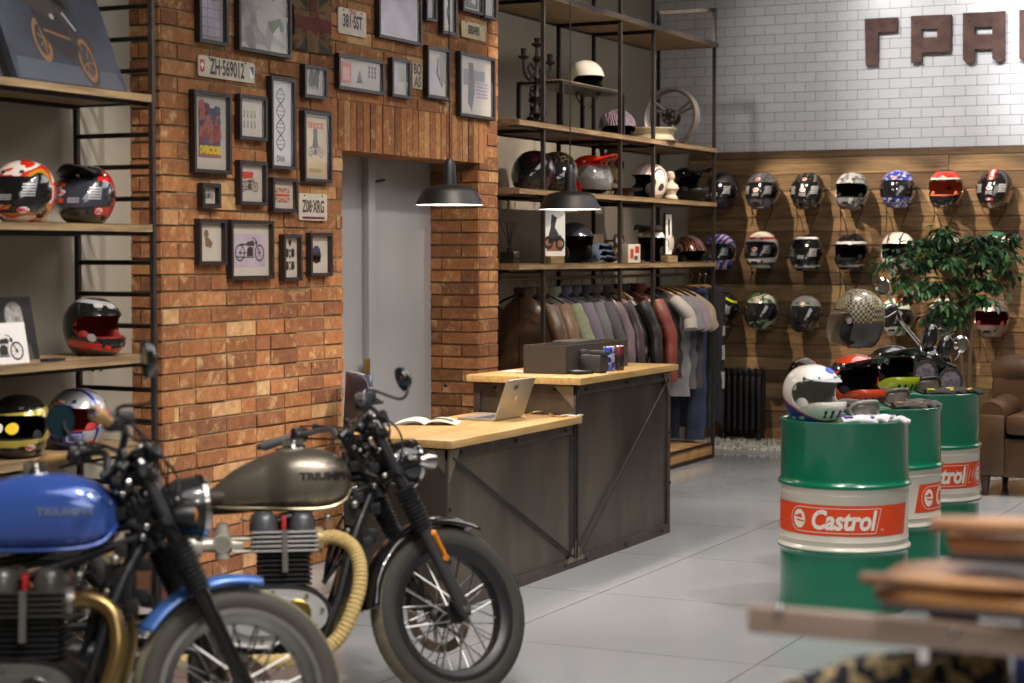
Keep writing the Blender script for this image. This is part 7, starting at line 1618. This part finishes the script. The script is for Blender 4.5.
m=MB(); rr_=random.Random(12); m.grid(lambda u,v:(u*.4,.03*cos(2*PI*v)*(.6+.4*sin(PI*u)),.05+.035*sin(2*PI*v)*(.7+.3*sin(u*19)+.2*sin(u*41+v*9))),60,16,closeu=True); obj('knit',m,paint('purple_knit',[(90,70,140),(190,180,196),(120,96,160),(206,190,190)],'noise',scale=45,rough=.9,coat=0),r_)
# shelf below: shoes and small boxes
sz=SHZ+.001
def shoe(label,p,rz,mu,ms):
    r_=thing('shoe',label,'shoe',p,(0,0,R(rz)),'shoes on the lower table shelf')
    out=smooth_poly([(-.13,0),(-.11,.038),(-.02,.036),(.07,.048),(.13,.03),(.15,0),(.13,-.03),(.07,-.046),(-.02,-.034),(-.11,-.036)],4)
    m=MB(); m.prism(out,0,.022,'z'); obj('sole',m,ms,r_)
    m=MB(); m.grid(lambda u,v:((lambda x,w,h:(x,w*cos(PI*u)*(1-.1*abs(sin(PI*u))),.02+h*sin(PI*u)))(lerp(-.12,.145,v),(.036+.010*sin(v*PI*1.3))*(1-max(0,v-.85)*4),lerp(.095,.085,v/.35) if v<.35 else lerp(.085,.035,(v-.35)/.5) if v<.85 else .035*(1-(v-.85)*5))),16,24); obj('upper',m,mu,r_)
    m=MB()
    for i in range(5): x=-.01+i*.018; m.path([(x,-.025,.078-i*.007),(x+.004,0,.088-i*.007),(x,.025,.078-i*.007)],.0035,6)
    obj('laces',m,ms,r_)
camo=paint('camo_dark',[(36,38,52),(190,170,126),(36,38,52),(60,60,66)],'noise',scale=22,rough=.8,coat=0)
shoe('dark patterned shoe at the left end of the lower table shelf',T_(.13,.14,sz),200,camo,clr(180,166,130)); shoe('second dark patterned shoe on the lower shelf, right of the first',T_(.27,.22,sz),215,camo,clr(150,140,110))
r_=thing('shoe','tall dark boot standing upright on the lower table shelf','boot',T_(.24,.47,sz),(0,0,R(80)),'shoes on the lower table shelf')
m=MB(); m.path([(0,0,.03),(0,0,.09),(.0,0,.15)],[.045,.042,.048],16); m.path([(0,0,.035),(.07,0,.035),(.13,0,.028)],[.04,.04,.026],14); obj('upper',m,mat('boot_black',(24,26,34),.5),r_); m=MB(); m.path([(-.045,0,.008),(.145,0,.008)],[.04,.034],12,flat=.25); obj('sole',m,_d2,r_); m=MB(); m.lathe([(.042,.14),(.05,.145),(.05,.175),(.042,.178)],18); obj('cuff',m,mat('cuff_red',(176,84,60),.7),r_,label='rust coloured cuff')
for (u,v,w,d,h,c,lb,nm,ct) in((.45,.42,.10,.12,.11,(176,150,104),'small cream open carton beside the table leg on the lower shelf','carton','box'),(.66,.34,.16,.12,.07,(150,60,48),'low red-brown box right of the table leg on the lower shelf','carton','box'),(.95,.36,.12,.12,.10,(200,160,90),'yellowish box at the right end of the lower shelf','carton','box'),(.37,.50,.05,.05,.13,(84,92,160),'small blue upright bottle on the lower shelf','bottle','bottle')):
    r_=thing(nm,lb,ct,T_(u,v,sz),(0,0,R(12)))
    if nm=='bottle': m=MB(); m.lathe([(.0001,0),(.024,0),(.026,.01),(.026,.085),(.012,.105),(.012,.13),(.0001,.13)],20); obj('body',m,clr(*c),r_); m=MB(); m.tube((0,0,.128),(0,0,.15),.014,n=14); obj('cap',m,_d2,r_)
    else:
        t=.004; m=MB(); m.box(-w/2,w/2,-d/2,-d/2+t,0,h); m.box(-w/2,w/2,d/2-t,d/2,0,h); m.box(-w/2,-w/2+t,-d/2,d/2,0,h); m.box(w/2-t,w/2,-d/2,d/2,0,h); m.box(-w/2,w/2,-d/2,d/2,0,t); obj('carton_body',m,clr(*c),r_)
        m=MB(); m.box(-w*.42,w*.42,-d*.4,d*.4,h*.5,h*.9,bev=.01); obj('contents',m,_d2,r_)

# ================================================================ LIGHT
def spot(loc_,tgt,e_,col=(1,.80,.58),size=38,blend=.6,rad=.04,name='spotlight',fix=True):
    l=bpy.data.lights.new(name,'SPOT'); l.energy=e_; l.color=col; l.spot_size=R(size); l.spot_blend=blend; l.shadow_soft_size=rad
    o=bpy.data.objects.new(name,l); C.objects.link(o); d=(Vector(tgt)-Vector(loc_)).normalized(); o.location=Vector(loc_); o.rotation_euler=d.to_track_quat('-Z','Y').to_euler(); return o
warm=(1,.78,.54); warm2=(1,.84,.66); neut=(1,.93,.86)
# helmet wall
for i in range(8): x=-5.75+i*.80; spot((x-.75,14.0,4.35),(x+.2,BY-.05,1.30),(480,540,540,600,660,660,660,580)[i],(1,.82,.62),28,.35,.018)
for x,e_ in((-5.0,130),(-3.9,330),(-2.6,900),(-1.3,2000)): spot((x,12.6,4.45),(x+.4,BY,3.25),e_,(1,.97,.95),44,1,.06)
# alcove shelves
for y in(11.4,12.7,13.9): spot((-3.6,y-.5,4.3),(-5.6,y,2.1),270,warm2,44,.4,.015)
spot((-3.2,12.6,4.2),(-5.3,12.9,1.2),210,warm2,40,.7,.04)
# brick wall and picture wall
for y in(6.7,8.0,9.3): spot((-3.1,y-.6,4.2),(WX,y+.35,1.0),190,(1,.84,.68),40,.8,.04)
spot((-3.3,9.4,4.1),(-5.6,10.6,1.4),110,warm2,34,.8,.04)
# left shelving
for y in(5.4,6.3): spot((-2.9,y-.7,4.3),(-5.3,y,1.6),210,neut,40,.5,.03)
# counters, floor, motorcycles, drums
spot((-3.2,7.2,4.3),(-4.3,8.4,.8),190,neut,50,.8,.05); spot((-2.9,10.4,4.3),(-3.2,11.6,0),330,neut,70,.9,.05)
spot((-2.6,12.6,4.3),(-3.2,13.0,0),430,neut,70,.9,.06); spot((-1.2,8.4,4.2),(-2.4,8.9,.6),230,neut,46,.8,.05); spot((-2.4,7.4,4.3),(-3.0,8.0,0),230,neut,60,.9,.05)
spot((-1.6,4.6,4.2),(-3.1,6.0,.8),260,neut,60,.8,.04); spot((-2.2,4.0,4.2),(-3.6,5.1,.8),210,neut,60,.8,.04); spot((.6,10.6,4.2),(-1.4,12.6,.8),280,warm2,60,.8,.05)
spot((.2,1.6,3.8),(.5,3.0,1.0),130,warm2,60,.8,.05)
# unseen area lights added overhead as soft ambient fill
def area(loc_,sx_,sy_,e_,col):
    l=bpy.data.lights.new('ambient_fill','AREA'); l.shape='RECTANGLE'; l.size=sx_; l.size_y=sy_; l.energy=e_; l.color=col; o=bpy.data.objects.new('ambient_fill',l); C.objects.link(o); o.location=loc_; return o
area((-1.5,4.5,4.5),3.0,5,140,(1,.96,.93)); area((-1.5,11.0,4.5),3,5,130,(1,.96,.93)); area((1.2,.8,4.5),3,3,90,(1,.95,.9))
w=bpy.data.worlds.new('world'); bpy.context.scene.world=w; w.use_nodes=True; w.node_tree.nodes['Background'].inputs[0].default_value=(.5,.52,.56,1); w.node_tree.nodes['Background'].inputs[1].default_value=.3

# ================================================================ CAMERA
cd=bpy.data.cameras.new('camera'); cam=bpy.data.objects.new('camera',cd); C.objects.link(cam); cam.location=EYEP
cam.rotation_euler=(PI/2-PITCH,0,YAW); cd.sensor_width=36; cd.lens=FOC*36/1024; cd.clip_end=60; cd.clip_start=.05
cd.dof.use_dof=True; cd.dof.focus_distance=11.0; cd.dof.aperture_fstop=cd.lens/1000/.026
sc=bpy.context.scene; sc.camera=cam
sc.view_settings.view_transform='Standard'; sc.view_settings.look='None'; sc.view_settings.gamma=1; sc.view_settings.use_curve_mapping=False; sc.view_settings.exposure=.12
